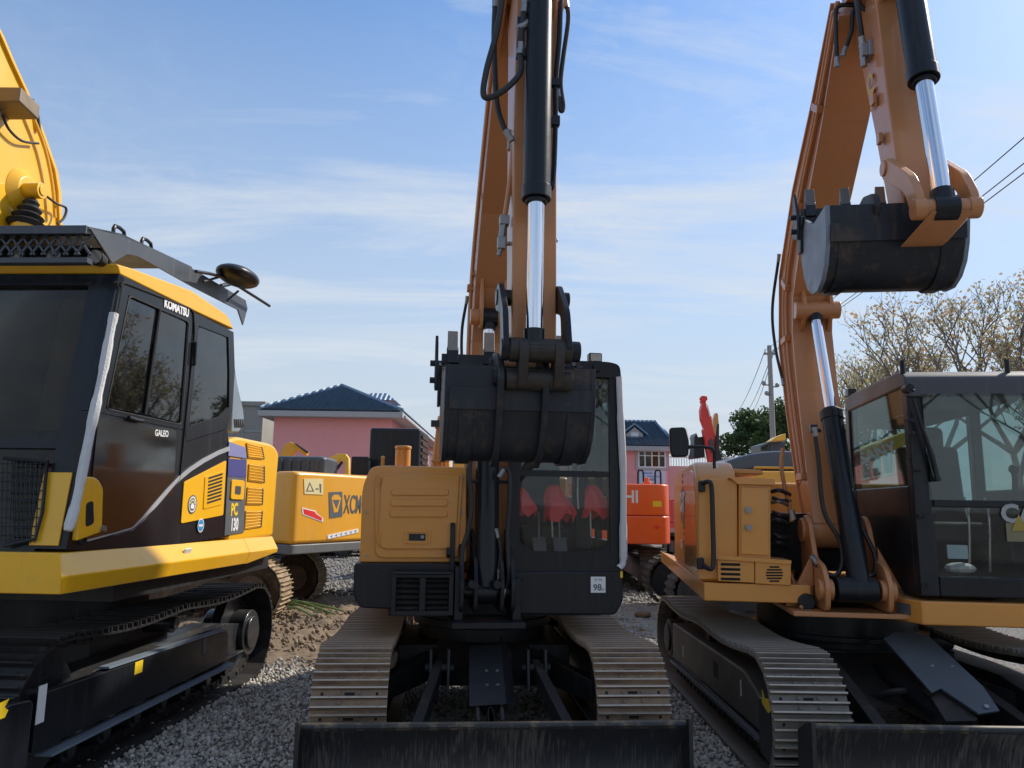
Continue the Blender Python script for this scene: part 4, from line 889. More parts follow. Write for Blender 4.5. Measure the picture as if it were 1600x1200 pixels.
# boom above the roof
xb2 = -.02
BQ = [(0, 352), (90, 352), (88, 300), (84, 268), (66, 215), (40, 148), (18, 100), (0, 58)]
P = KX(xb2 + .2, (92, 352), (90, 300), (85, 268), (66, 213), (40, 146), (18, 98), (0, 56), (-60, -60)); far = [Vector((p.x, p.y - .62, p.z - (.0 if i < 3 else .45))) for i, p in enumerate(P)]
low = [Vector((p.x, p.y, 1.6)) for p in (P[0],)]
m = MB(); sidep = [Vector((P[0].x, P[0].y + .05, 1.5))] + P + [far[-1]] + far[::-1][1:] + [Vector((P[0].x, far[0].y + .1, 1.5))]
m.ext(sidep, (-.40, 0, 0)); kb2 = m.build('boom', kom_y, kom, bev=.008)
m = MB(); Q = [Vector((p.x + .02, p.y, p.z)) for p in P]
for i in range(len(Q) - 1): m.ext([Q[i] + Vector((0, .012, 0)), Q[i + 1] + Vector((0, .012, 0)), Q[i + 1] - Vector((0, .02, 0)), Q[i] - Vector((0, .02, 0))], (-.44, 0, 0))
m.build('flange_plate', kom_y, kb2)
m = MB(); P2 = KX(xb2 + .24, (86, 340), (82, 290), (70, 232), (50, 178), (40, 150)); m.tube(P2, .012, 8, 4); P2 = KX(xb2 + .24, (40, 205), (55, 218), (68, 222)); m.build('pipe', kom_y, kb2)
m = MB(); m.tube(KX(xb2 + .22, (50, 155), (58, 178), (62, 205)), .012, 8, 4); m.build('hose', rub, kb2)
m = MB(); m.tube(KX(xb2 + .24, (4, 180), (14, 202), (34, 220), (60, 224)), .009, 8, 4); m.build('lamp_wire', rub, kb2)
m = MB(); m.tube(KX(xb2 + .27, (72, 306), (88, 318), (103, 325), (100, 340), (90, 350)), .009, 8, 5); m.build('grease_line', rub, kb2)
p = K.X(20, 160, xb2 + .3); m = MB(); m.prism([p + Vector(q) for q in ((-.25, -.1, -.05), (.12, -.1, -.05), (.12, -.1, .05), (-.25, -.1, .06))], [p + Vector(q) for q in ((-.2, .12, -.06), (.1, .12, -.06), (.1, .12, .04), (-.2, .12, .05))]); bl_ = m.build('boom_lamp', M('weathered_lamp', (.22, .16, .10), .5, .2, .2, 9), kb2, bev=.012)
m = MB(); m.tube([p + Vector((-.08, 0, -.06)), p + Vector((-.1, 0, -.16))], .014, 8, 1); m.build('lamp_stem', steel, bl_)
p = K.X(62, 298, xb2 + .34); m = MB(); m.cyl((p.x - .35, p.y, p.z), (p.x + .02, p.y, p.z), .055, n=22); m.cyl((p.x + .02, p.y, p.z), (p.x + .028, p.y, p.z), .035, n=20); m.build('cylinder_pin', kom_y, kb2, bev=.006)
m = MB(); pc = K.X(34, 300, xb2 + .2); m.cyl((pc.x, pc.y, pc.z), (pc.x + .05, pc.y, pc.z), .16, .1, n=26); m.build('pin_boss', kom_y, kb2, bev=.006)
m = MB(); a, b = K.X(50, 312, xb2 + .3), K.X(40, 356, xb2 + .3)
for k in range(4):
    f = k / 4; c_ = a.lerp(b, f); d_ = a.lerp(b, f + .13); e_ = a.lerp(b, f + .25); rr = .045 + .02 * k
    m.cyl(c_, d_, rr * .75, rr * 1.15, 18, False); m.cyl(d_, e_, rr * 1.15, rr * .85, 18, False)
m.build('bellows', rub, kb2, ang=60)
m = MB(); m.cyl(b, b + (b - a) * 6, .085, n=20); m.build('boom_cylinder', kom_y, kb2)

# ------------------------------------------------------------ excavator on the right
T_ = Frame(2.62, 6.4, -7.5); TU = Frame(2.62, 6.4, 0); tz = rad(-7.5)
cat = thing('excavator', (2.62, 6.4, 0), 0, 'tan yellow excavator on the right, raised arm holding a bucket with pale side plate', 'excavator', 'excavators parked in the front row')
sh_c = shoe_mesh('worn_shoe', .45, .135, [M('grey_track_steel', (.17, .15, .13), .5, .3, .35, 9, .25, 60, (.30, .25, .19), .35, 5), darkv, edge_m])
undercarriage(cat, 2.2, .45, 3.5, .35, .135, sh_c, z0=.05, sag=.06)
m = MB(); m.yz(rnd([(-1.45, .30), (1.15, .26), (1.15, .58), (-1.1, .60), (-1.45, .50)], .04), -1.07, -.75); fc = m.build('frame_cover', M('dusty_frame_paint', (.045, .040, .034), .5, 0, .2, 4, .06, 90, (.15, .12, .09), .2, 5), cat, bev=.02)
m = MB(); m.yz([(-1.45, .245), (1.2, .215), (1.2, .235), (-1.45, .268)], -1.09, -.8); m.build('lower_rail', gry, fc)
p = TU.X(1118, 1045, -1.07); m = MB(); m.yz([(p.y - .07, p.z - .06), (p.y + .05, p.z - .06), (p.y + .07, p.z + .05), (p.y - .07, p.z + .05)], -1.0725, -1.07); m.build('service_hole', darkv, fc)
for u in (1068, 1158):
    p = TU.X(u, 1018 if u < 1100 else 1075, -1.07); m = MB(); m.yz([(p.y - .012, p.z - .05), (p.y + .012, p.z - .05), (p.y + .012, p.z + .05), (p.y - .012, p.z + .05)], -1.074, -1.071); m.build('frame_mark', silver, fc)
m = MB(); m.yz(rnd([(-1.72, .18), (-1.46, .2), (-1.46, .52), (-1.66, .54), (-1.74, .40)], .03), -1.09, -.8); fi = m.build('idler_cover', blk, cat, bev=.01)
p = TU.X(1197, 1098, -1.09); m = MB(); m.yz([(p.y + .06, p.z + .06), (p.y + .02, p.z + .02), (p.y - .05, p.z + .035), (p.y - .07, p.z), (p.y - .10, p.z - .02), (p.y - .04, p.z - .05), (p.y + .03, p.z - .03), (p.y + .07, p.z - .02)], -1.093, -1.0905); m.build('bird_decal', M('dull_yellow_decal', (.45, .30, .02), .5), fi)
m = MB(); m.box((0, 0, .52), (1.3, 1.1, .24)); m.yz([(-1.2, .40), (-.5, .64), (.5, .64), (1.0, .42), (.5, .38), (-.5, .38)], -.35, .35)
for s in (-1, 1):
    for q in (-1, 1): m.prism([(s * .3, q * .25, .42), (s * .3, q * .5, .42), (s * .3, q * .5, .62), (s * .3, q * .25, .62)], [(s * .8, q * .9, .3), (s * .8, q * 1.15, .3), (s * .8, q * 1.15, .46), (s * .8, q * .9, .46)])
m.build('centre_frame', blk_d, cat, bev=.01)
m = MB(); m.cyl((0, 0, .64), (0, 0, .92), .60, n=44); m.cyl((0, 0, .70), (0, 0, .74), .68, n=44); m.build('slewing_ring', blk, cat, bev=.008)
blade(cat, 2.06, -2.14, .07, .52)
for s in (-1, 1):
    m = MB(); m.prism([(s * .38 - .04, -.8, .50), (s * .38 + .04, -.8, .50), (s * .38 + .04, -.8, .64), (s * .38 - .04, -.8, .64)], [(s * .48 - .04, -2.05, .2), (s * .48 + .04, -2.05, .2), (s * .48 + .04, -2.05, .34), (s * .48 - .04, -2.05, .34)]); m.build('blade_arm', blk_d, cat, bev=.006)
m = MB(); gy = lambda v: -.95 - (v - 985) / 130 * .75
P = [T_.Y(u, v, gy(v)) for u, v in ((1381, 997), (1399, 987), (1450, 992), (1536, 1072), (1562, 1110), (1530, 1115), (1470, 1075), (1456, 1082))]
m.ext(P, (0, .01, -.012)); g2 = m.build('cylinder_guard', M('blue_grey_guard', (.10, .125, .15), .4, .3, .12, 4, .04, 90, (.12, .11, .1), .15, 6), cat, bev=.002, rz=tz)
m = MB(); P2 = [T_.Y(u, v, gy(v)) for u, v in ((1456, 1082), (1470, 1075), (1530, 1115), (1528, 1119), (1480, 1120))]; m.ext([p + Vector((0, .02, -.03)) for p in P2], (0, .2, -.1)); m.build('guard_fold', blk_d, g2)
for u, v in ((1457, 1044), (1489, 1045), (1541, 1106)):
    p = T_.Y(u, v, gy(v)); m = MB(); m.cyl(p + Vector((0, .01, -.01)), p + Vector((0, -.008, .012)), .014, n=8); m.build('guard_bolt', steel, g2)
ram(cat, 'blade_cylinder', (.0, -.8, .55), (.0, -2.0, .36), .06, .03, .6)
hose(cat, [(-.25, -1.0, .4), (-.1, -1.2, .5), (.1, -1.15, .48), (.2, -1.05, .35)], .025)
# upper structure
tf0 = -1.0
# skirt (polygonal plan)
zs0, zs1 = T_.Y(1102, 939, tf0).z, T_.Y(1097, 910, tf0).z
xa0, xa1 = T_.Y(1100, 925, tf0).x, T_.Y(1268, 930, tf0).x
bx = T_.X(1037, 895, -1.16)
m = MB(); pl = [(xa1, tf0), (xa0, tf0), (-1.19, bx.y), (-1.0, 1.2), (.9, 1.2), (.9, -.2), (xa1, -.2)]
m.prism([(x, y, zs0) for x, y in pl], [(x, y, zs1) for x, y in pl]); ts = m.build('left_skirt', cat_y, cat, bev=.01, rz=tz)
# hood and side
P = [T_.X(u, v, -1.10) for u, v in rnd([(1087, 900), (1081, 752), (1078, 738), (1052, 748), (1047, 760), (1041, 888)], [0, 10, 12, 12, 6, 0])]
y_f = T_.X(1087, 900, -1.12).y
m = MB(); hb = [(tf0 + .06, zs1), (tf0 + .06, 1.85), (tf0 + .30, 2.0), (.9, 2.0), (1.2, 1.88), (1.25, zs1)]
xh = T_.Y(1155, 800, tf0 + .06).x; xo = T_.Y(1090, 800, tf0 + .06).x
m.yz(rnd(hb, [0, .12, .1, .1, .1, 0], 6), xo, xh - .001); th_ = m.build('side_body', cat_y, cat, bev=.03, rz=tz)
m = MB(); m.yz(rnd([(tf0 + .14, zs1 + .05), (tf0 + .14, 1.80), (tf0 + .33, 1.94), (.10, 1.94), (.10, zs1 + .05)], [.03, .1, .1, .02, .03]), xo - .006, xo + .01)
sp_ = m.build('side_panel', M('brown_gloss_paint', (.45, .19, .05), .22, 0, .08, 2.5, .02, 100, coat=.6), th_, bev=.006)
xd = xo - .008
def Tt(s, size, u, v, mat, parent, bold=.003, sx=1, du=6):
    p = T_.X(u, v, xd); return text(s, size, basis((xd, p.y, p.z), (0, -1, 0), (0, 0, 1)), mat, parent, bold, .001, sx=sx)
p = T_.X(1066, 795, xd); m = MB(); m.yz([(p.y - .20, p.z - .16), (p.y + .16, p.z - .10), (p.y + .2, p.z + .15), (p.y - .16, p.z + .17)], xd - .0, xd + .0015); m.build('logo_patch', M('brown_decal', (.16, .07, .03), .4), sp_)
xd -= .002; Tt('CAT', .22, 1066, 786, white, sp_, .012); Tt('306', .10, 1065, 851, white, sp_, .004)
for k in range(14):
    z = zs1 + .08 + k * .055; m = MB(); m.box((xo + .002, .16, z), (.03, .06, .03)); m.build('edge_tooth', cat_y, th_, bev=.006)
def TB(px, y0, y1, name, mat, parent, bev=.006, r=0, rz=0):
    q = rnd(px, r) if r else px; P = [T_.Y(u, v, y0) for u, v in q]; m = MB(); m.prism(P, [Vector((p.x, y1, p.z)) for p in P]); return m.build(name, mat, parent, bev=bev, rz=rz)
TB([(1092, 748), (1152, 751), (1152, 905), (1092, 905)], tf0 + .045, tf0 + .2, 'front_panel', cat_y, th_, .006)
TB([(1154.5, 757), (1204, 758), (1204, 880), (1154.5, 880)], tf0 + .03, .5, 'battery_box', cat_y, cat, .006, rz=tz)
bd = TB([(1158, 761), (1201, 762), (1201, 868), (1158, 866)], tf0 + .018, tf0 + .029, 'box_door', cat_y, th_, .004, 2)
for u, v in ((1169, 797), (1169.5, 824)):
    p = T_.Y(u, v, tf0 + .01); m = MB(); m.cyl((p.x, tf0 - .005, p.z), (p.x, tf0 + .02, p.z), .022, n=14); m.cyl((p.x, tf0 - .012, p.z), (p.x, tf0 - .005, p.z), .010, n=8); m.build('box_latch', steel, bd)
TB([(1140, 746), (1211, 748), (1211, 758), (1153, 757)], tf0 + .0, .5, 'box_lid', cat_y, th_, .004)
TB([(1120, 731), (1190, 734), (1194, 741), (1120, 739)], tf0 + .35, .9, 'hood_lip', cat_y, th_, .008)
sb = TB([(1116, 867), (1237, 876), (1236, 882), (1117, 874)], tf0 - .03, tf0 + .3, 'step_plate', cat_y, th_, .003)
q1 = TB([(1121, 874), (1179, 878), (1179, 911), (1122, 908)], tf0 - .012, tf0 + .3, 'step_box', cat_y, th_, .005)
for k in range(4):
    v = 879.5 + k * 7.6; TB(rnd([(1126, v), (1157, v + .8), (1157, v + 5), (1126, v + 4.2)], 2), tf0 - .0135, tf0 - .0115, 'louvre_slot', darkv, q1, 0)
q2 = TB([(1180, 876), (1236, 880), (1236, 915), (1180, 912)], tf0 - .018, tf0 + .3, 'step_box', cat_y, th_, .005)
for k in range(6):
    dz = (k - 2.5) * 4.4; w_ = math.sqrt(max(0, 13.5 ** 2 - dz ** 2)); TB(rnd(rect(1210 - w_, 897 + dz - 1.3, 1210 + w_, 897 + dz + 1.3), 1), tf0 - .0195, tf0 - .0175, 'vent_slot', darkv, q2, 0)
m = MB(); P = [T_.Y(u, v, tf0 - .0) for u, v in ((1096, 757), (1104, 753), (1110, 762), (1112, 820), (1113, 876), (1108, 888), (1096, 881))]
P[0].y = P[-1].y = tf0 + .04; P = [P[0]] + [Vector((p.x, tf0 - .06, p.z)) for p in P[1:-1]] + [P[-1]]; m.tube(P, .017, 9, 4); m.build('handrail', rub, th_)
for u, v in ((1096, 760), (1094, 880)):
    p = T_.Y(u, v, tf0 + .03); m = MB(); m.box((p.x, tf0 + .02, p.z), (.05, .04, .08)); m.build('rail_foot', blk, th_, bev=.01)
p = T_.Y(1118, 741, tf0 + .25); m = MB(); m.cyl((p.x, p.y, p.z - .06), (p.x, p.y, p.z + .03), .05, .04, n=16); m.sph((p.x, p.y, p.z + .03), .04, 12); m.build('beacon', M('clear_plastic', (.6, .58, .5), .3), th_)
m = MB(); P = [T_.Y(u, v, tf0 + .1) for u, v in ((1074, 698), (1095, 698), (1112, 700), (1116, 706), (1116, 732))]; m.tube(P, .012, 8, 1); ma = m.build('mirror_arm', blk, cat, rz=tz)
P = [T_.Y(u, v, tf0 + .05) for u, v in rnd([(1046, 668), (1071, 667), (1077, 690), (1076, 713), (1050, 714), (1047, 700)], 5)]; m = MB(); m.ext(P, (0, .09, 0)); m.build('side_mirror', blk, ma, bev=.012)
P = [T_.Y(u, v, tf0 + .145) for u, v in ((1073, 670), (1079, 690), (1077, 711), (1070, 712), (1068, 670))]; m = MB(); m.ext(P, (0, .004, 0)); m.build('mirror_glass', chrome, ma)
# engine bay seen between box and boom
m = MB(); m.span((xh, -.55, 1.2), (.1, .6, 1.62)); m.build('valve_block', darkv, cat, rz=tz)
for k, v in enumerate((768, 778, 785, 800, 815, 835, 850)):
    P = [T_.Y(1206 + 2 * (k % 2), v, tf0 + .35), T_.Y(1218, v + (4 if k % 2 else -2), tf0 + .3), T_.Y(1234, v + 5, tf0 + .4)]; m = MB(); m.tube(P, .016, 8, 4); m.build('bay_hose' if k != 2 else 'bay_pipe', rub if k != 2 else steel, cat, rz=tz)
# boom bracket
xf = -.14
m = MB()
for s in (-1, 1):
    m.yz(rnd([(tf0 - .16, .98), (tf0 - .20, 1.16), (tf0 - .10, 1.28), (tf0 + .1, 1.32), (tf0 + .20, 1.56), (tf0 + .30, 1.62), (tf0 + .46, 1.56), (tf0 + .7, 1.2), (tf0 + .7, .98)], .05), xf + s * .20 - .018, xf + s * .20 + .018)
    m.cyl((xf + s * .20 - .05 , tf0 - .1, 1.12), (xf + s * .20 + .05, tf0 - .1, 1.12), .07, n=18); m.cyl((xf + s * .20 - .04, tf0 + .36, 1.50), (xf + s * .20 + .04, tf0 + .36, 1.50), .09, n=18)
    m.yz([(tf0 - .05, .98), (tf0 + .25, .98), (tf0 + .25, 1.2)], xf + s * .34 - .012, xf + s * .34 + .012)
m.span((xf - .42, tf0 - .14, .94), (xf + .45, tf0 + .6, .975)); m.xz([(xf - .42, .975), (xf - .22, .975), (xf - .22, 1.35)], tf0 + .1, tf0 + .13); m.xz([(xf + .44, .975), (xf + .22, .975), (xf + .22, 1.4)], tf0 + .1, tf0 + .13)
tbk = m.build('boom_bracket', cat_y2, cat, bev=.008, rz=tz)
m = MB(); m.cyl((xf - .30, tf0 - .02, 1.02), (xf - .30, tf0 + .1, 1.02), .06, n=18); m.build('swivel_plug', blk, tbk, bev=.01)
TP = [(tf0 + .36, 1.50, .26), (-.46, 1.9, .36), (-.25, 2.5, .44), (-.12, 3.05, .52), (-.22, 3.50, .56), (-.74, 4.0, .48), (-1.40, 4.44, .36), (-1.92, 4.86, .24)]
tb2 = boom_part(cat, xf - .02, TP, .27, cat_y2, tz)
m = MB(); m.cyl((xf - .18, *TP[0][:2]), (xf + .14, *TP[0][:2]), .13, n=22); m.build('foot_boss', cat_y2, tb2, bev=.005)
ct, cb_ = (-.48, 3.22), (tf0 - .10, 1.12)
m = MB()
m.cyl((xf - .17, *ct), (xf + .17, *ct), .07, n=20)
for s in (-1, 1): m.yz(rnd([(ct[0] - .06, ct[1] - .05), (ct[0] - .07, ct[1] + .08), (-.38, 3.55), (-.2, 3.4), (-.3, 3.0)], .05), xf + s * .10 - .014, xf + s * .10 + .014)
m.build('cylinder_ear', cat_y2, tb2, bev=.005)
ram(cat, 'boom_cylinder', (xf + .03, *cb_), (xf - .02, *ct), .075, .042, .60, tz)
m = MB(); m.cyl((xf - .13, cb_[0], cb_[1]), (xf + .13, cb_[0], cb_[1]), .085, n=20); m.build('cylinder_foot', blk, tbk, bev=.006)
def TY(y, *px): return [T_.Y(u, v, y) for u, v in px]
hose(cat, TY(tf0 + .02, (1273, 672), (1279, 720), (1284, 780), (1292, 810), (1312, 845), (1316, 880), (1303, 900), (1278, 885), (1270, 872)), .016, rz=tz)
hose(cat, TY(tf0 + .05, (1322, 768), (1334, 765), (1336, 790), (1350, 830), (1366, 865), (1366, 895), (1350, 902)), .016, rz=tz)
m = MB(); m.tube(TY(tf0 + .12, (1271, 668), (1283, 674)), .014, 8, 1); m.box(TY(tf0 + .1, (1271, 670))[0], (.05, .05, .06)); m.build('cylinder_port', blk, tb2, bev=.004)
# pipes along the flank of the boom
for q in range(2):
    m = MB(); pts = [(xf - .175, y + .02 - q * .10, z) for y, z, t in TP[1:]]; m.tube(pts, .015, 8, 4); m.build('hydraulic_pipe', cat_y2, tb2)
for i in (1, 3, 4, 5, 6):
    y, z, t = TP[i]; m = MB(); m.box((xf - .178, y - .03, z), (.045, .17, .05), Matrix.Rotation(rad(35 if i > 3 else 0), 3, 'X')); m.build('pipe_clamp', cat_y2, tb2, bev=.004)
hose(cat, [(xf - .19, -.10, 3.8), (xf - .22, .10, 3.4), (xf - .215, .08, 3.05), (xf - .19, -.06, 2.7)], .013, rz=tz)
m = MB(); P = TY(-.5, (1214, 760), (1219, 700), (1226, 660)); 
m.tube(TY(-.62, (1223, 700), (1221, 730), (1226, 760), (1233, 790), (1237, 815)), .016, 8, 4); m.build('hydraulic_pipe', cat_y2, tb2)
m = MB(); P = TY(-.62, (1236, 797), (1240, 812)); m.cyl(P[0], P[1], .024, n=6); m.build('pipe_union', steel, tb2)
# arm: from the tip at the top down to the bucket
tT, tA = (-2.05, 4.95), (-2.40, 3.24)
xar = -.085
dA = Vector((tA[0] - tT[0], tA[1] - tT[1])); LA = dA.length; dA /= LA; nA = Vector((-dA.y, dA.x))   # nA points towards +y side
nA = nA if nA.x > 0 else -nA
def ap(s, o): return (tT[0] + dA.x * s * LA + nA.x * o, tT[1] + dA.y * s * LA + nA.y * o)
pr = [ap(-.25, -.10), ap(-.25, .10), ap(-.05, .24), ap(.12, .20), ap(.6, .13), ap(.97, .10), ap(1.03, .05), ap(1.03, -.05), ap(.97, -.10), ap(.6, -.12), ap(.15, -.18)]
m = MB(); m.yz(pr, xar - .105, xar + .105); ta = m.build('arm', cat_y2, cat, bev=.01, rz=tz)
m = MB(); m.cyl((xar - .16, *ap(1.0, 0)), (xar + .16, *ap(1.0, 0)), .085, n=20); m.build('pin_boss', cat_y2, ta, bev=.005)
m = MB(); m.cyl((xar - .19, *ap(0, 0)), (xar + .19, *ap(0, 0)), .12, n=24); m.build('pivot_boss', cat_y2, ta, bev=.005)
m = MB()
for s in (-1, 1): m.yz(rnd([ap(.0, -.1), ap(.02, -.36), ap(.10, -.40), ap(.18, -.32), ap(.22, -.1)], .04), xar + s * .08 - .012, xar + s * .08 + .012)
m.build('cylinder_ear', cat_y2, ta, bev=.004)
m = MB(); pl_ = ap(.32, .0); m.box((xar - .117, pl_[0], pl_[1]), (.03, .10, .10)); m.box((xar - .14, pl_[0] + .0, pl_[1] + .0), (.05, .06, .08)); m.cyl((xar - .15, pl_[0], pl_[1] + .06), (xar - .15, pl_[0], pl_[1] - .1), .02, n=8); m.build('shut_off_valve', steel, ta, bev=.004)
hose(cat, [(xar - .15, pl_[0], pl_[1] + .05), (xar - .17, pl_[0] - .02, pl_[1] + .25), (xar - .14, pl_[0] + .08, pl_[1] + .5), (xar - .1, pl_[0] + .1, pl_[1] + .8)], .018, rz=tz)
for s in (.52, .68):
    q = ap(s, .02); m = MB(); m.box((xar - .125, q[0], q[1]), (.025, .05, .06)); m.build('arm_lug', cat_y2, ta, bev=.004)
q = ap(.47, .06); text('CAT', .13, basis((xar - .118, q[0], q[1]), (0, dA.x, dA.y), (0, -nA.x, -nA.y)), M('faded_yellow_decal', (.62, .40, .10), .5), ta, .006, .001)
tC = (tA[0] - .38, tA[1] - .09); tR = ap(.83, -.06)
kw = T_.Y(1390, 400, -2.55).x
bb2, T2 = bucket(cat, -.26, (tA[0], tA[1] + .06), .72, .75, 4, ribs=False, rz=tz, tilt=4, ear_m=bkt, sidem=gryl, tooth_m=M('dark_tooth_steel', (.16, .16, .16), .5, .5, .2, 10))  # side plates take a paler steel: light on them put into the colour
for s, x in ((-1, xar - .14), (1, xar + .115)):
    m = MB(); m.yz(rnd([(tR[0] + .045, tR[1] + .03), (tR[0] - .03, tR[1] + .05), (tC[0] + .05, tC[1] + .21), (tC[0] - .04, tC[1] + .06), (tC[0] - .03, tC[1] - .06), (tC[0] + .05, tC[1] - .02), (tC[0] + .12, tC[1] + .14), (tR[0] + .04, tR[1] - .05)], .05), x - .02, x + .02)
    m.cyl((x - .03, *tR), (x + .03, *tR), .045, n=16); m.cyl((x - .03, *tC), (x + .03, *tC), .055, n=16); m.build('rocker_link', cat_y2, cat, bev=.005, rz=tz)
m = MB(); m.cyl((xar - .165, *tC), (xar + .145, *tC), .048, n=20); tB = T2((-.33, -.36)); m.build('link_pin', cat_y2, cat, bev=.006, rz=tz)
m = MB(); m.prism([(xar - .10, tC[0] - .055, tC[1] - .03), (xar + .10, tC[0] - .055, tC[1] - .03), (xar + .10, tC[0] + .03, tC[1] - .05), (xar - .10, tC[0] + .03, tC[1] - .05)], [(xar - .18, tB[0] - .04, tB[1]), (xar + .03, tB[0] - .04, tB[1]), (xar + .03, tB[0] + .03, tB[1]), (xar - .18, tB[0] + .03, tB[1])])
m.build('bucket_link', cat_y2, cat, bev=.008, rz=tz)
q = ap(.10, -.36)
tk = ram(cat, 'bucket_cylinder', (xar + .01, *q), (xar - .02, *tC), .075, .045, .54, tz)
m = MB(); P = TY(q[0], (1437, 0), (1444, 40), (1449, 100), (1446, 112), (1436, 116)); m.tube(P, .014, 8, 3); m.box(P[3], (.05, .05, .05)); m.build('cylinder_pipe', blk, tk, bev=.003)
m = MB(); m.cyl((xar + .02 - .0, q[0], q[1]), (xar + .02, q[0] + (tC[0] - q[0]) * -.6, q[1] - (tC[1] - q[1]) * .6), .075, n=20); m.build('barrel_end', blk, tk)
hose(cat, TY(-2.0, (1308, 100), (1306, 40), (1308, 12), (1330, 8), (1352, 14), (1372, 0)), .014, rz=tz)
hose(cat, TY(-2.0, (1318, 84), (1330, 50), (1333, 20), (1345, 4), (1360, -20)), .014, rz=tz)
hose(cat, TY(-2.1, (1340, -10), (1346, 10), (1360, 18), (1372, 6), (1376, -10)), .014, rz=tz)
# cab
cf = T_.Y(1427, 600, -1.2); xc0 = T_.Y(1431, 620, -1.22).x; xc1 = xc0 + 1.0; cy0, cy1 = -1.22, .22
xc0 = T_.Y(1431, 620, cy0).x - .05
z_b = T_.Y(1445, 932, cy0).z; z_t = T_.Y(1420, 578, cy0 + .1).z; z_m = T_.Y(1470, 787, cy0).z; z_w = T_.Y(1470, 619, cy0).z
m = MB()
m.prism(*post((xc0 + .06, cy0 + .05, z_b), (xc0 + .07, cy0 + .10, z_t - .1), .12, .10)); m.prism(*post((xc1 - .05, cy0 + .05, z_b), (xc1 - .05, cy0 + .1, z_t - .1), .10, .10))
m.prism(*post((xc0 + .04, cy1 - .05, z_b), (xc0 + .04, cy1 - .05, z_t - .1), .08, .10)); m.prism(*post((xc1 - .04, cy1 - .05, z_b), (xc1 - .04, cy1 - .05, z_t - .1), .08, .10))
zsw = T_.X(1370, 762, xc0).z
m.span((xc0, cy0 + .101, z_b), (xc0 + .05, cy1 - .101, zsw)); m.span((xc1 - .05, cy0 + .101, z_b), (xc1, cy1 - .101, zsw))
m.span((xc0 + .12, cy0 + .01, z_m - .025), (xc1 - .1, cy0 + .06, z_m + .025)); m.span((xc0 + .12, cy0, z_b), (xc1 - .1, cy0 + .07, z_b + .13)); m.span((xc0 + .08, cy1 - .07, z_b), (xc1 - .08, cy1 - .01, 1.6)); m.span((xc0 + .05, cy0 + .11, z_b), (xc1 - .05, cy1 - .11, z_b + .08))
tcab = m.build('cab', blk, cat, bev=.012, rz=tz)
m = MB(); m.yz(rnd([(cy0 + .02, z_w), (cy0 + .05, z_t - .05), (cy0 + .16, z_t), (cy1 - .1, z_t + .0), (cy1, z_t - .06), (cy1, z_t - .14), (cy0 + .1, z_t - .12), (cy0 + .06, z_w)], [0, .05, .08, .06, .03, 0, 0, 0]), xc0, xc1); m.build('cab_roof', M('satin_black_roof', (.06, .058, .062), .42, 0, .12, 3, .03, 100, (.2, .17, .14), .12, 5), tcab, bev=.015)
for x in (xc0 + .02, xc1 - .35):
    m = MB(); m.cyl((x, cy0 + .12, z_t - .02), (x, cy0 + .12, z_t + .07), .018, n=10); m.build('roof_eye', blk, tcab)
p = T_.X(1313, 603, xc0 + .05); m = MB(); m.box((xc0 + .03, cy1 - .1, z_t + .02), (.07, .1, .07)); m.build('rear_bracket', blk, tcab, bev=.01)
m = MB(); m.yz([(cy0 + .10, zsw), (cy1 - .10, zsw), (cy1 - .10, z_t - .10), (cy0 + .13, z_t - .10)], xc0 + .012, xc0 + .018); m.build('side_window', g_side, tcab)
m = MB(); m.yz([(cy0 + .10, zsw), (cy1 - .10, zsw), (cy1 - .10, z_t - .10), (cy0 + .13, z_t - .10)], xc1 - .018, xc1 - .012); m.build('side_window', g_side, tcab)
m = MB(); m.span((xc0 + .10, cy0 + .02, z_m + .025), (xc1 - .09, cy0 + .026, z_w + .02)); m.build('upper_windshield', g_front, tcab)
m = MB(); m.span((xc0 + .10, cy0 + .015, z_b + .13), (xc1 - .09, cy0 + .021, z_m - .02)); m.build('lower_windshield', g_low, tcab)
m = MB(); m.span((xc0 + .08, cy1 - .05, 1.6), (xc1 - .08, cy1 - .044, z_t - .14)); m.build('rear_window', g_front, tcab)
m = MB(); m.span((xc0 + .10, cy0 + .14, z_t - .30), (xc0 + .5, cy1 - .2, z_t - .28)); m.span((xc0 + .025, cy0 + .14, z_t - .30), (xc0 + .03, cy1 - .35, z_t - .12)); m.build('blind_or_reflection', M('brown_blind', (.10, .07, .055), .8), tcab)
m = MB(); m.box((xc0 + .5, -.45, 1.5), (.48, .48, .15)); m.box((xc0 + .5, -.18, 1.85), (.46, .13, .62), Matrix.Rotation(rad(-8), 3, 'X')); m.box((xc0 + .5, -.13, 2.22), (.28, .1, .2)); m.build('operator_seat', seatm, tcab, bev=.045)
m = MB(); m.box((xc0 + .17, -.5, 1.5), (.14, .6, .4)); m.box((xc0 + .83, -.5, 1.5), (.14, .6, .4)); m.box((xc0 + .13, -1.0, 1.75), (.04, .2, .28)); m.build('control_console', blk_d, tcab, bev=.02)
for x in (.22, .78):
    m = MB(); m.tube([(xc0 + x, -.85, 1.6), (xc0 + x, -.9, 1.85), (xc0 + x, -.9, 1.93)], .018, 8, 3); m.sph((xc0 + x, -.9, 1.95), .035, 8); m.build('control_lever', rub, tcab)
for x in (.42, .55):
    m = MB(); m.tube([(xc0 + x, -.95, 1.25), (xc0 + x, -1.0, 1.6), (xc0 + x, -.95, 1.75)], .01, 8, 3); m.build('travel_lever', ch, tcab)
m = MB(); m.box((xc0 + .32, cy0 + .2, z_b + .28), (.13, .02, .09)); m.build('blue_card', M('pale_blue_card', (.45, .6, .68), .6), tcab)
m = MB(); m.sph((xc0 + .34, cy0 + .22, z_b + .17), .08, 10, (1.3, 1, .5)); m.build('crumpled_cloth', foam, tcab, ang=20)
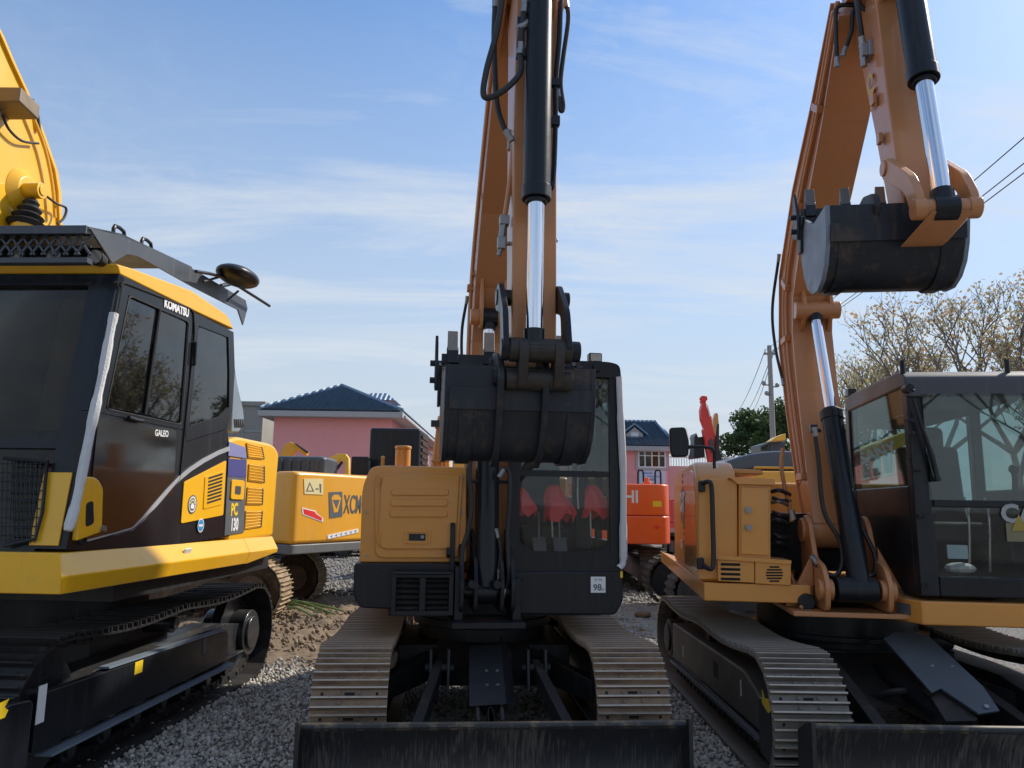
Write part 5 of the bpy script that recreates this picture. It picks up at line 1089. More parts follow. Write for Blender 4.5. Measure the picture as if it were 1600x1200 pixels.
m = MB(); P = TY(cy0 - .03, (1427, 624), (1440, 665), (1456, 710), (1466, 752)); m.tube(P, [.012, .013, .016, .024], 8, 4); wa = m.build('wiper_arm', blk, tcab)
m = MB(); P = TY(cy0 - .015, (1433, 640), (1462, 745)); m.tube(P, .008, 6, 1); m.build('wiper_blade', rub, wa)
m = MB(); P = TY(cy0 - .0, (1419, 607), (1426, 612)); m.cyl(P[0] - Vector((0, .03, 0)), P[0] + Vector((0, .05, 0)), .03, n=12); m.tube([P[0] - Vector((0, .02, 0)), P[1] - Vector((0, .03, 0))], .012, 6, 1); m.build('wiper_motor', blk, wa)
for u, v in ((1423, 657), (1425, 677), (1437, 733), (1443, 806), (1448, 915)):
    p = T_.Y(u, v, cy0); m = MB(); m.cyl((p.x, cy0 - .03, p.z), (p.x, cy0 + .02, p.z), .013, n=8); m.box((p.x - .015, cy0 - .01, p.z), (.05, .03, .02)); m.build('post_catch', blk, tcab)
# sticker in the lower window, its dimness behind glass put into the colours
p0 = T_.Y(1600, 822, cy0 + .01); m = MB(); m.span((p0.x - .11, cy0 + .008, p0.z - .10), (p0.x + .16, cy0 + .012, p0.z + .02)); st_ = m.build('warning_sticker', M('dimmed_cream', (.22, .19, .11), .6), tcab)
text('CAT', .16, basis((p0.x + .02, cy0 + .004, p0.z + .075), (1, 0, 0), (0, 0, 1)), M('dimmed_white', (.35, .36, .36), .6), st_, .006, .001)
m = MB(); m.xz([(p0.x - .08, p0.z - .03), (p0.x + .02, p0.z - .03), (p0.x - .03, p0.z + .075)], cy0 + .001, cy0 + .0035); m.build('warning_triangle', M('dimmed_yellow', (.36, .27, .05), .6), st_)
# right skirt
m = MB(); z0_, z1_ = T_.Y(1600, 982, cy0 - .03).z, T_.Y(1500, 941, cy0 - .03).z; xk0, xk1 = T_.Y(1385, 940, cy0 + .25).x, T_.Y(1440, 940, cy0 - .03).x
pl = [(xk0, cy0 + .25), (xk1, cy0 - .03), (xc1 + .12, cy0 - .03), (xc1 + .12, 1.0), (xk0, 1.0)]; m.prism([(x, y, z0_) for x, y in pl], [(x, y, z1_) for x, y in pl]); rs2 = m.build('right_skirt', cat_y, cat, bev=.012, rz=tz)
dd = Vector((xk1 - xk0, -.28, 0)).normalized(); c0 = Vector(((xk0 + xk1) / 2 + .0, cy0 + .11, (z0_ + z1_) / 2 + .01)) + Vector((dd.y, -dd.x, 0)) * .003
m = MB(); m.ext([c0 - dd * .06 + Vector((0, 0, -.035)), c0 + dd * .06 + Vector((0, 0, -.035)), c0 + dd * .06 + Vector((0, 0, .035)), c0 - dd * .06 + Vector((0, 0, .035))], Vector((dd.y, -dd.x, 0)) * .002); m.build('black_sticker', dgrey, rs2)
m = MB(); m.span((-1.0, -.9, zs0 + .01), (.8, 1.2, zs1 - .01)); m.build('deck_plate', blk_d, cat, rz=tz)
m = MB(); m.xy(rnd([(-.98, .9), (1.0, .9), (1.0, 1.3), (.6, 1.7), (-.6, 1.7), (-.98, 1.3)], .1), 1.05, 1.9); m.build('rear_counterweight', cat_y, cat, bev=.03, rz=tz)

# ------------------------------------------------------------ buildings
Wd = Frame(0, 0, 0)
pink = M('pink_render', (.78, .34, .335), .85, 0, .09, .5, .05, 20, (.55, .28, .26), .16, 1.2)
conc = M('weathered_concrete', (.30, .29, .26), .9, 0, .15, 1.2, .1, 30, (.16, .15, .13), .2, 2)
trimm = M('grey_eaves_paint', (.38, .38, .38), .7, 0, .1, 2)
winf = M('white_window_frame', (.72, .72, .70), .5, 0, .05, 2)
def tile_mat(name, ang):
    m = M(name, (.20, .30, .42), .5, 0, .18, 3, 0)
    n, l = m.node_tree.nodes, m.node_tree.links; b = n['Principled BSDF']
    t = N(n, 'ShaderNodeTexCoord'); w = N(n, 'ShaderNodeTexWave', wave_type='BANDS', bands_direction='Z', wave_profile='SAW'); w.inputs['Scale'].default_value = 2.0; w.inputs['Distortion'].default_value = .3; l.new(t.outputs['Object'], w.inputs['Vector'])
    mp = N(n, 'ShaderNodeMapping'); mp.inputs['Rotation'].default_value = (0, 0, rad(ang)); l.new(t.outputs['Object'], mp.inputs[0])
    w2 = N(n, 'ShaderNodeTexWave', wave_type='BANDS', bands_direction='X', wave_profile='SIN'); w2.inputs['Scale'].default_value = 1.3; l.new(mp.outputs[0], w2.inputs['Vector'])
    a = N(n, 'ShaderNodeMath', operation='ADD'); l.new(w.outputs['Fac'], a.inputs[0]); l.new(w2.outputs['Fac'], a.inputs[1])
    bp = N(n, 'ShaderNodeBump'); bp.inputs['Strength'].default_value = .8; bp.inputs['Distance'].default_value = .12; l.new(a.outputs[0], bp.inputs['Height']); l.new(bp.outputs[0], b.inputs['Normal']); return m
tileA, tileB = tile_mat('blue_roof_tiles', 0), tile_mat('blue_roof_tiles_side', 90)
gwin = GLASS('house_window_glass', (.25, .3, .33), 1.3)
def tile_courses(parent, quad, rows, mat):      # raised tile courses along the slope
    a, b, c, d = [Vector(q) for q in quad]; n = (b - a).cross(d - a).normalized(); n = n if n.z > 0 else -n; m = MB()
    for i in range(rows):
        f, g = i / rows, (i + .92) / rows
        m.ext([a.lerp(d, f) + n * .06, b.lerp(c, f) + n * .06, b.lerp(c, g), a.lerp(d, g)], n * .03)
    m.build('tile_courses', mat, parent)['kind'] = 'stuff'
def hip_roof(parent, x0, x1, y0, y1, z, h, rx0, rx1, ry0, ry1, over=.5):
    e = [Vector(p) for p in ((x0 - over, y0 - over, z), (x1 + over, y0 - over, z), (x1 + over, y1 + over, z), (x0 - over, y1 + over, z))]
    r0, r1 = Vector((rx0, ry0, z + h)), Vector((rx1, ry1, z + h))
    m = MB(); along_y = abs(ry1 - ry0) > abs(rx1 - rx0)
    vs = e + [r0, r1]
    m.add(vs, [(0, 1, 4), (1, 2, 5, 4), (2, 3, 5), (3, 0, 4, 5)] if along_y else [(3, 0, 4), (0, 1, 5, 4), (1, 2, 5), (2, 3, 4, 5)])
    m.add([(p[0], p[1], p[2] - .02) for p in e], [(0, 1, 2, 3)])
    rf = m.build('roof', tileA, parent, ang=5)
    if along_y: tile_courses(rf, (e[0], e[1], r0, r0), 22, tileA); tile_courses(rf, (e[1], e[2], r1, r0), 26, tileB)
    else: tile_courses(rf, (e[0], e[1], r1, r0), 20, tileA); tile_courses(rf, (e[1], e[2], r1, r1), 20, tileB)
    for a, b in ((e[0], r0), (e[1], r0 if along_y else r1), (r0, r1), (e[2], r1), (e[3], r1 if along_y else r0)):
        q = MB(); q.tube([a + Vector((0, 0, .05)), b + Vector((0, 0, .05))], .10, 6, 1); q.build('ridge_tile_run', tileA, rf)
    q = MB(); q.span((x0 - over - .05, y0 - over - .05, z - .28), (x1 + over + .05, y1 + over + .05, z - .03)); q.build('eaves', trimm, parent, bev=.03)
    return rf
def window(parent, x, z, w, h, y, cols=2, transom=True):
    f = MB(); frame_rect(f, x - w / 2, x + w / 2, z - h / 2, z + h / 2, y - .05, y + .1, .07)
    for i in range(1, cols): f.span((x - w / 2 + w * i / cols - .03, y - .04, z - h / 2 + .07), (x - w / 2 + w * i / cols + .03, y + .05, z + h / 2 - .07))
    if transom: f.span((x - w / 2 + .07, y - .035, z + h * .17), (x + w / 2 - .07, y + .045, z + h * .17 + .05))
    fo = f.build('window', winf, parent, bev=.01)
    for i in range(cols): g = MB(); g.span((x - w / 2 + w * i / cols + .04, y + .02, z - h / 2 + .07), (x - w / 2 + w * (i + 1) / cols - .04, y + .03, z + h / 2 - .07)); g.build('pane', gwin, fo)
    return fo
ha = thing('house', (-7.5, 32, 0), 0, 'long pink house with blue tiled hip roof, above the orange counterweight left of centre', 'house')
def off(o, x, y): # mesh coordinates in world, parent at (x, y)
    for c in o.children: pass
class HB(MB):
    def __init__(s, ox, oy): super().__init__(); s.o = (ox, oy)
ox, oy = -7.5, 32
eL, eR = Wd.Y(405, 640, 32).x - ox, Wd.Y(628, 640, 32).x - ox; ez = Wd.Y(500, 641, 32).z
m = MB(); m.span((eL + .5, .5, 0), (eR - .5, 26, ez - .28)); wa_ = m.build('wall', pink, ha)
pk = Wd.Y(530, 601, 34.8)
hip_roof(ha, eL + .5, eR - .5, .5, 26, ez, pk.z - ez, pk.x - ox, pk.x - ox, 3.4, 23)
dm = MB(); dp = Wd.Y(598, 628, 39); dm.span((dp.x - ox - .8, 6.5, dp.z - 1.1), (dp.x - ox + .45, 8.2, dp.z + .05)); dq = dm.build('dormer', pink, ha)
m = MB(); x_ = dp.x - ox; m.add([(x_ - 1.1, 6.2, dp.z), (x_ + .75, 6.2, dp.z), (x_ + .75, 8.5, dp.z), (x_ - 1.1, 8.5, dp.z), (x_ - .6, 7.0, dp.z + .45), (x_ + .2, 7.0, dp.z + .45)], [(0, 1, 5, 4), (1, 2, 5), (2, 3, 4, 5), (3, 0, 4), (0, 1, 2, 3)]); m.build('dormer_roof', tileA, dq)
for k in range(6):
    y = 2.2 + k * 3.4; f = MB(); xx = eR - .5
    f.span((xx - .02, y, ez - 1.9), (xx + .06, y + 2.2, ez - 1.82)); f.span((xx - .02, y, ez - .62), (xx + .06, y + 2.2, ez - .54))
    for q in (0, .72, 1.44, 2.13): f.span((xx - .02, y + q, ez - 1.82), (xx + .06, y + q + .07, ez - .62))
    fo = f.build('window', winf, ha); g = MB(); g.span((xx + .0, y + .07, ez - 1.82), (xx + .015, y + 2.13, ez - .62)); g.build('pane', gwin, fo)
m = MB(); m.tube([(eR + .08, .3, ez - .2), (eR + .08, 26, ez - .2)], .07, 8, 1); m.build('gutter', trimm, ha)
hb_ = thing('building', (-13.2, 36, 0), 0, 'plain grey concrete building at the far left, beside the pink house', 'building')
m = MB(); zt_ = Wd.Y(392, 634, 36).z; xr_ = Wd.Y(409, 680, 36).x + 13.2; m.span((xr_ - 5, 0, 0), (xr_, 8, zt_)); m.build('wall', conc, hb_)
m = MB(); m.span((xr_ - 5.1, -.1, zt_ + .002), (xr_ + .1, 8.1, zt_ + .2)); m.build('parapet', conc, hb_)
for k in range(1, 5): m = MB(); m.span((xr_ - 5, -.03, zt_ * k / 5), (xr_ - .01, -.002, zt_ * k / 5 + .06)); m.build('floor_band', trimm, hb_)
for k in (1, 2): m = MB(); m.span((xr_ - .4 - k * .5, -.03, 0), (xr_ - .36 - k * .5, -.0015, zt_ - .2)); m.build('panel_joint', trimm, hb_)
hr = thing('house', (4, 40, 0), 0, 'small pink house with blue hip roof, dormer and white window, behind the orange machine', 'house')
ez2 = Wd.Y(1010, 697, 40).z; xR = Wd.Y(1046, 720, 40).x - 4; xL = -5.2; pz = Wd.Y(990, 660, 43.5).z
m = MB(); m.span((xL, .0, 0), (xR, 8, ez2 - .28)); m.build('wall', pink, hr)
rx1 = Wd.Y(1024, 660, 43.5).x - 4
hip_roof(hr, xL, xR, 0, 8, ez2, pz - ez2, xL + 3, rx1, 3.5, 3.5, .35)
w0, w1 = Wd.Y(993, 700, 40), Wd.Y(1044, 735, 40)
m = MB(); frame_rect(m, w0.x - 4.0, w1.x - 4.0, w1.z, w0.z, -.08, -.002, .12); m.build('window_surround', trimm, hr, bev=.01)
window(hr, (w0.x + w1.x) / 2 - 4, (w0.z + w1.z) / 2, w1.x - w0.x - .24, w0.z - w1.z - .24, -.03, 4)
d0 = Wd.Y(991, 682, 41)
m = MB(); x_ = d0.x - 4; z_ = d0.z; m.xz([(x_ - .45, z_ - .25), (x_ + .45, z_ - .25), (x_ + .45, z_ + .12), (x_, z_ + .5), (x_ - .45, z_ + .12)], .85, 2.6); dq = m.build('dormer', trimm, hr)
for s in (-1, 1): m = MB(); m.ext([(x_, .7, z_ + .60), (x_ + s * .7, .7, z_ + .05), (x_ + s * .7, .7, z_ + .14), (x_, .7, z_ + .70)], (0, 1.9, 0)); m.build('dormer_roof', tileB, dq)
m = MB(); m.span((x_ - .2, .83, z_ - .12), (x_ + .2, .849, z_ + .2)); m.build('dormer_window', winf, dq)
b0, b1 = Wd.Y(999, 735, 39), Wd.Y(1041, 756, 39)
bn = thing('banner', ((b0.x + b1.x) / 2, 39, 0), 0, 'pale blue banner with small print, hung under the white window', 'banner'); hw = (b1.x - b0.x) / 2
m = MB(); m.span((-hw, -.02, b1.z), (hw, .02, b0.z)); m.build('cloth', M('banner_cloth', (.50, .60, .74), .8, 0, .05, 3), bn)
for i, (w, z, xo_) in enumerate(((.36, .80, -.25), (.5, .55, .05), (.3, .32, -.1))):
    m = MB(); zz = b1.z + (b0.z - b1.z) * z
    for k in range(7): m.span((-hw * w + xo_ + k * hw * w * .28, -.024, zz - .035 - .02 * (k % 2)), (-hw * w + xo_ + k * hw * w * .28 + .07, -.0205, zz + .04))
    m.build('print_line', M('banner_print', (.25, .35, .6), .8), bn)
for s in (-1, 1): m = MB(); m.cyl((s * hw, .05, 0), (s * hw, .05, b0.z + .05), .03, n=8); m.build('post', steel, bn)
lw = thing('garden_wall', (10.2, 38, 0), 0, 'low pink wall with pale railing, beyond the black side mirror', 'wall')
l0, l1 = Wd.Y(1046, 728, 38), Wd.Y(1180, 728, 38)
m = MB(); m.span((l0.x - 10.2, 0, 0), (l1.x - 10.2, .3, l0.z)); m.build('wall', pink, lw)
m = MB(); m.span((l0.x - 10.2, .12, l0.z + .42), (l1.x - 10.2, .18, l0.z + .48)); m.build('rail', winf, lw)
for k in range(34): m = MB(); x = l0.x - 10.2 + .1 + k * .13; m.span((x, .13, l0.z), (x + .03, .17, l0.z + .42)); m.build('baluster', winf, lw)

# ------------------------------------------------------------ poles and wires
polem = M('concrete_pole', (.30, .29, .27), .85, 0, .12, 2, .1, 30)
def pole(u, vt, y, label, arms):
    p = Wd.Y(u, vt, y); t = thing('utility_pole', (p.x, y, 0), 0, label, 'utility pole', 'utility poles along the far road')
    MB().cyl((0, 0, 0), (0, 0, p.z), .19, .13, 16).build('pole', polem, t)
    for a in arms:
        m = MB(); m.span((-a[0], -.05, p.z - a[1] - .06), (a[0], .05, p.z - a[1] + .06)); ao = m.build('crossarm', polem, t)
        for x in (-a[0] + .08, 0.22, a[0] - .08): m = MB(); m.cyl((x, 0, p.z - a[1] + .06), (x, 0, p.z - a[1] + .28), .05, .03, 8); m.build('insulator', winf, ao)
    return t, p
tp1, P1 = pole(1202, 540, 45, 'tall concrete utility pole just left of the right excavator boom', [(.35, .5)])
for q, (dx, dz) in enumerate(((-.45, 1.6), (-.3, 2.2), (.35, 1.7))):
    m = MB(); m.tube([(0, 0, P1.z - dz - .8), (dx, -.1, P1.z - dz - .8)], .04, 6, 1); m.sph((dx, -.1, P1.z - dz - .7), .14, 8); m.build('street_fitting', steel, tp1)
tp2, P2_ = pole(1158, 648, 95, 'distant utility pole with crossarm at the edge of the dark green tree', [(1.15, .3), (.7, 3.2)])
wirem = M('cable', (.05, .05, .055), .6)
def wire(a, b, sag, label, r=.022):
    a, b = Vector(a), Vector(b); mid_ = (a + b) / 2; pts = []
    for i in range(13): f = i / 12; q = a.lerp(b, f) - mid_; q.z -= sag * 4 * f * (1 - f); pts.append(q)
    o = MB().tube(pts, r, 5, 1).build('power_line', wirem); o.location = mid_; tag(o, label, 'power line', 'power lines strung between the poles')
for k, (u, v) in enumerate(((1600, 203), (1600, 243), (1600, 258))):
    q = Wd.Y(u, v, 15); top = Vector((P1.x + (-.27, .2, .27)[k], 45, P1.z - .3 - .02 * k)); d = (q - top); e = top + d * 1.25
    wire(top, e, .25, ('uppermost', 'middle', 'lowest')[k] + ' power line crossing the sky at the right edge', .013)
    a = Vector((P2_.x + (-1.0, .22, 1.0)[k], 95, P2_.z - .1)); wire(top, a, .7, ('leftmost', 'middle', 'rightmost')[k] + ' of three power lines running down behind the tall pole')

# ------------------------------------------------------------ trees
bark = M('grey_bark', (.17, .145, .12), .9, 0, .25, 8, .4, 30)
def leafm(name, c1, c2, c3):
    m = bpy.data.materials.new(name); m.use_nodes = True; n, l = m.node_tree.nodes, m.node_tree.links; b = n['Principled BSDF']; b.inputs['Roughness'].default_value = .65
    g = N(n, 'ShaderNodeNewGeometry'); r = N(n, 'ShaderNodeValToRGB'); r.color_ramp.elements[0].color = c1 + (1,); r.color_ramp.elements[1].color = c3 + (1,); e = r.color_ramp.elements.new(.5); e.color = c2 + (1,)
    l.new(g.outputs['Random Per Island'], r.inputs[0]); l.new(r.outputs[0], b.inputs['Base Color'])
    t = N(n, 'ShaderNodeBsdfTranslucent'); l.new(r.outputs[0], t.inputs[0]); x = N(n, 'ShaderNodeMixShader'); x.inputs[0].default_value = .35
    l.new(b.outputs[0], x.inputs[1]); l.new(t.outputs[0], x.inputs[2]); l.new(x.outputs[0], n['Material Output'].inputs[0]); return m
leaf_a = leafm('autumn_leaves', (.50, .30, .17), (.52, .42, .22), (.36, .36, .17))
leaf_o = leafm('olive_leaves', (.40, .40, .18), (.48, .45, .22), (.50, .34, .18))
leaf_g = leafm('dark_green_leaves', (.03, .065, .018), (.05, .095, .028), (.085, .12, .035))
def leaves_mesh(name, C_, s, mat, droop=.3):
    n = len(C_); C_ = np.asarray(C_); s = s * (.6 + .8 * RNG.random(n))[:, None]
    a = RNG.normal(size=(n, 3)); a /= np.linalg.norm(a, axis=1)[:, None]; b = RNG.normal(size=(n, 3)); b -= (a * b).sum(1)[:, None] * a; b /= np.linalg.norm(b, axis=1)[:, None]
    V = np.stack([C_ - a * s * .5, C_ + b * s * .32, C_ + a * s * .5, C_ - b * s * .32], 1).reshape(-1, 3)
    me = bpy.data.meshes.new(name); me.vertices.add(4 * n); me.vertices.foreach_set('co', V.ravel().astype(np.float32))
    me.loops.add(4 * n); me.loops.foreach_set('vertex_index', np.arange(4 * n, dtype=np.int32)); me.polygons.add(n); me.polygons.foreach_set('loop_start', np.arange(0, 4 * n, 4, dtype=np.int32))
    me.materials.append(mat); me.update(calc_edges=True); me.validate(); return me
def bare_tree(seed, H, spread, nleaf, ls, mat):
    rnd_ = random.Random(seed); m = MB(); tips = []
    def grow(p, d, L, r, lv):
        pts = [p]; q = Vector(p); dd = Vector(d); k = 4
        for i in range(k):
            dd = (dd + Vector((rnd_.uniform(-1, 1), rnd_.uniform(-1, 1), rnd_.uniform(-.4, .7))) * .16).normalized(); q = q + dd * L / k; pts.append(q.copy())
        m.tube(pts, [r * (1 - .11 * i) for i in range(5)], 7 if lv < 2 else 4, 1)
        if lv >= 2: tips.extend([(pts[i], lv) for i in range(1, 5)])
        if lv >= 5: return
        nb = (3 if lv < 2 else 2) if lv else 5
        for b in range(nb + (lv > 0)):
            f = rnd_.uniform(.45, 1) if lv else rnd_.uniform(.42, 1); s = pts[min(4, int(f * 4) + 1)] if b else pts[4]
            ax = Vector((rnd_.uniform(-1, 1), rnd_.uniform(-1, 1), rnd_.uniform(-.1, .8))).normalized()
            nd = (dd * (.8 if lv else .7) + ax * spread).normalized(); grow(s, nd, L * rnd_.uniform(.55, .75), r * .55, lv + 1)
    grow(Vector((0, 0, 0)), Vector((0, 0, 1)), H * .36, H * .017, 0)
    C_ = []
    for i in range(nleaf):
        p, lv = rnd_.choice(tips); C_.append([p.x + rnd_.gauss(0, .16), p.y + rnd_.gauss(0, .16), p.z + rnd_.gauss(0, .14)])
    return m.mesh('trunk', bark, 60), leaves_mesh('crown', C_, ls, mat)
def dense_tree(seed, H, R_, n, ls, mat):
    r = np.random.default_rng(seed); cl = []
    for i in range(46):
        t = r.random() * 2 * np.pi; h = r.random(); rr = R_ * np.sqrt(max(0, 1 - (2 * h - .75) ** 2 / 1.7)) * r.uniform(.35, .95); cl.append((rr * np.cos(t), rr * np.sin(t), H * (.18 + .74 * h), r.uniform(.45, 1.0) * R_ * .30))
    C_ = []
    for i in range(n):
        x, y, z, q = cl[r.integers(len(cl))]; d = r.normal(size=3); d /= np.linalg.norm(d); d *= q * r.uniform(.6, 1.08); C_.append([x + d[0], y + d[1], z + d[2] * .85])
    m = MB(); m.tube([(0, 0, 0), (.1, 0, H * .3), (0, .1, H * .7)], [.3, .22, .1], 8, 3)
    for i in range(8): x, y, z, q = cl[i]; m.tube([(0, 0, H * .3), (x * .5, y * .5, z * .7), (x, y, z)], [.12, .07, .03], 6, 3)
    return m.mesh('trunk', bark, 60), leaves_mesh('crown', C_, ls, mat)
def plant(x, y, meshes, label, sc=1.0, rot=0, group='trees beyond the machines'):
    t = thing('tree', (x, y, 0), rot, label, 'tree', group); t.scale = (sc, sc, sc)
    for me, nm in zip(meshes, ('trunk', 'crown')): o = bpy.data.objects.new(nm, me); COL.objects.link(o); o.parent = t
tA_ = bare_tree(3, 9.2, .75, 1700, .14, leaf_o); tB_ = bare_tree(11, 9.6, .8, 1700, .14, leaf_a); tD_ = dense_tree(5, 8.6, 3.6, 17000, .24, leaf_g); tBa = bare_tree(23, 9.0, .75, 1600, .14, leaf_a)
def tx(u, v, y): return Wd.Y(u, v, y).x
for k, (u_, y_, me_, s_, r_, lb_) in enumerate((
    (1352, 29, tA_, .90, 20, 'thin pale leaved tree rising just right of the tan boom and its chromed rod'),
    (1400, 33, tBa, 1.12, 300, 'second tree from the tan boom, its crown just under the raised bucket'),
    (1458, 27, tB_, 1.02, 75, 'brown leaved tree with dark forked trunk, below the right end of the raised bucket'),
    (1575, 28, tB_, 1.1, 250, 'brown tree nearest the right edge of the photo, over the cab roof'),
    (1640, 27, tBa, 1.1, 120, 'brown tree cut off by the right edge of the photo'),
    (1720, 30, tB_, 1.0, 10, 'tree standing beyond the right edge of the photo'))):
    plant(tx(u_, 560, y_), y_, me_, lb_, s_, r_)
plant(tx(1190, 650, 58), 58, tD_, 'dense dark green tree behind the tall concrete pole', 1.08, 0)
plant(tx(1245, 650, 52), 52, tD_, 'dense green tree hidden mostly behind the right boom', 1.05, 140)
plant(tx(1310, 650, 60), 60, tD_, 'dense green tree low behind the right excavator window', .95, 260)
for i, (x, y, me, r_) in enumerate(((-7, -13, tB_, 0), (-1, -15, tA_, 50), (5.5, -13, tBa, 100), (11, -16, tB_, 170), (-13, -14, tA_, 220), (17, -13, tA_, 10))):
    plant(x, y, me, ('brown tree mirrored in the glass of the left cab', 'olive tree mirrored left in the middle cab glass', 'brown tree mirrored right in the middle cab glass', 'brown tree mirrored in the right cab windshield', 'olive tree mirrored at the far left', 'olive tree mirrored at the far right')[i], 1.0, r_, 'trees mirrored in the cab glass')

# ------------------------------------------------------------ machines in the back rows
belt_m = M('far_track_rubber', (.05, .045, .04), .7, .1, .3, 6, .3, 40, (.2, .16, .11), .3, 5)
def far_track(root, xc, w, L, r, rz=0):
    P = belt(L, 0, r, .04); m = MB(); n = len(P)
    vs = [(xc + s * w / 2, p[0], p[1] + .03) for s in (-1, 1) for p in P]
    m.add(vs, [(i, (i + 1) % n, n + (i + 1) % n, n + i) for i in range(n)]); t = m.build('track', belt_m, root, rz=rz)
    g = MB(); Q = belt(L, 0, r, .04)
    for i in range(0, n, 2):
        a, b = Vector(Q[i]), Vector(Q[(i + 1) % n]); d = (b - a).normalized(); R = Matrix.Rotation(math.atan2(-d.y, -d.x), 3, 'X'); g.box((xc, a.x, a.y + .03), (w, .05, .05), R)
    g.build('grousers', belt_m, t)['kind'] = 'stuff'
    g = MB(); a = L / 2 - r
    g.span((xc - w * .3, -a, .2), (xc + w * .3, a, .2 + r)); g.build('frame', blk_d, t)
    for y in (-a, a): g = MB(); g.cyl((xc - w * .42, y, r + .03), (xc + w * .42, y, r + .03), r * .82, n=24); g.build('wheel', blk_d, t)
def far_machine(x, y, yaw, body, label, boom=None, arm=None, up=0, cabx=.6, cab=True, sc=1.0, grp='excavators parked in the back rows', bucketpos=None):
    t = thing('excavator', (x, y, 0), yaw, label, 'excavator', grp); t.scale = (sc,) * 3; rz = rad(up)
    for s in (-1, 1): far_track(t, s * .95, .5, 3.4, .38)
    m = MB(); m.box((0, 0, .6), (1.2, 1.4, .3)); m.cyl((0, 0, .7), (0, 0, .98), .55, n=28); m.build('slewing_ring', blk_d, t)
    m = MB(); m.xy(rnd([(-1.1, -1.2), (1.1, -1.2), (1.15, .8), (.9, 1.5), (-.9, 1.5), (-1.15, .8)], .25), .99, 1.15); m.build('deck', body, t, bev=.02, rz=rz)
    m = MB(); m.xy(rnd([(-1.1, .5), (1.1, .5), (1.1, 1.0), (.8, 1.55), (-.8, 1.55), (-1.1, 1.0)], .3), 1.151, 1.95); m.build('counterweight', body, t, bev=.05, rz=rz)
    m = MB(); m.span((-1.08, -.9, 1.151), (-.35, .45, 1.85)); m.build('side_body', body, t, bev=.04, rz=rz)
    if cab:
        m = MB(); m.span((.2, -1.2, 1.151), (1.1, .3, 1.6)); m.span((.2, -1.15, 2.75), (1.1, .3, 2.85))
        for cx_ in (.24, 1.06):
            for cy_ in (-1.12, .26): m.prism(*post((cx_, cy_, 1.6), (cx_, cy_, 2.75), .08, .08))
        co = m.build('cab', blk, t, bev=.02, rz=rz)
        for a_, b_ in (((.28, -1.15, 1.6), (1.02, -1.14, 2.75)), ((.28, .27, 1.6), (1.02, .28, 2.75)), ((.21, -1.08, 1.6), (.22, .22, 2.75)), ((1.08, -1.08, 1.6), (1.09, .22, 2.75))):
            m = MB(); m.span(a_, b_); m.build('window', g_mid, co)
        m = MB(); m.box((.65, -.2, 1.9), (.45, .2, .8)); m.build('seat', seatm, co, bev=.05)
    if boom:
        b_ = boom_part(t, -.1, boom, .26, body, rz)
        m = MB(); mx_ = boom[len(boom) // 2]; m.cyl((-.1, -1.1, 1.25), (-.1, (mx_[0] - 1.1) / 2, (mx_[1] + 1.25) / 2), .07, n=14); m.cyl((-.1, (mx_[0] - 1.1) / 2, (mx_[1] + 1.25) / 2), (-.1, mx_[0], mx_[1]), .04, n=12); m.build('boom_cylinder', blk, t, rz=rz)
    if arm:
        a_ = boom_part(t, -.1, arm, .2, body, rz, 'arm')
        if bucketpos: bucket(t, -.1, bucketpos[0], .7, .9, 3, rz=rz, tilt=bucketpos[1])
    return t
# orange and grey machine behind the left one
xc = thing('excavator', (-5.1, 11.85, 0), -90, 'orange yellow excavator behind the left machine, black lettering on its counterweight, muddy tracks', 'excavator', 'excavators parked in the back rows')
sh_x = shoe_mesh('muddy_shoe', .5, .17, [shoe_x, darkv], bolts=False, h=.034)
undercarriage(xc, 2.6, .52, 4.1, .42, .17, sh_x, z0=.04, fm=M('rusty_frame', (.10, .06, .035), .8, .1, .3, 6, .2, 40, (.28, .19, .11), .4, 5))
m = MB(); m.box((0, 0, .6), (1.4, 1.6, .35)); m.cyl((0, 0, .7), (0, 0, 1.02), .65, n=30); m.build('slewing_ring', blk_d, xc)
xr90 = rad(90); ro = Vector((5.1, -11.85, 0))
def wv(x, y): return (x + 5.1, y - 11.85)
plan = [wv(-3.60, 11.9), wv(-3.42, 11.15), wv(-3.04, 10.88), wv(-2.17, 12.54), wv(-2.3, 13.0), wv(-2.9, 13.2), wv(-4.8, 13.3), wv(-4.6, 12.0)]
zb2, zt2 = 1.07, Wd.Y(500, 738, 11.3).z
m = MB(); m.xy(rnd(plan, [.1, .12, .12, .12, .2, .1, .1, .1]), zb2, zt2); cwx = m.build('counterweight', xc_y, xc, bev=.06, rz=xr90)
m = MB(); m.xy(rnd([(p[0] * .995, p[1]) for p in plan], [.1, .12, .12, .25, .3, .1, .1, .1]), .93, zb2 - .002); m.build('lower_band', M('grey_band_paint', (.13, .13, .13), .5, 0, .15, 4, dirt=DUST, damt=.15), cwx, bev=.02)
m = MB(); m.xy(rnd([wv(-4.9, 12.2), wv(-3.75, 12.0), wv(-3.5, 12.6), wv(-3.5, 13.1), wv(-4.9, 13.2)], .1), 1.0, 1.9); m.build('engine_housing', xc_y, xc, bev=.04, rz=xr90)
e0, e1 = Wd.Y(436, 712, 11.9), Wd.Y(512, 736, 12.0)
m = MB(); m.xy(rnd([(e0.x + 5.1 - .3, .05), (e1.x + 5.1, .0), (e1.x + 5.1, .9), (e0.x + 5.1 - .3, .9)], .12), zt2 - .03, e0.z); hc = m.build('hood_cover', gry, xc, bev=.06, rz=xr90)
for k in range(5): m = MB(); x = e0.x + 5.1 + .02 + k * .14; m.span((x, -.012 + .0, zt2 + .03), (x + .05, .3, e0.z - .05)); m.build('hood_rib', gry, hc, bev=.01)
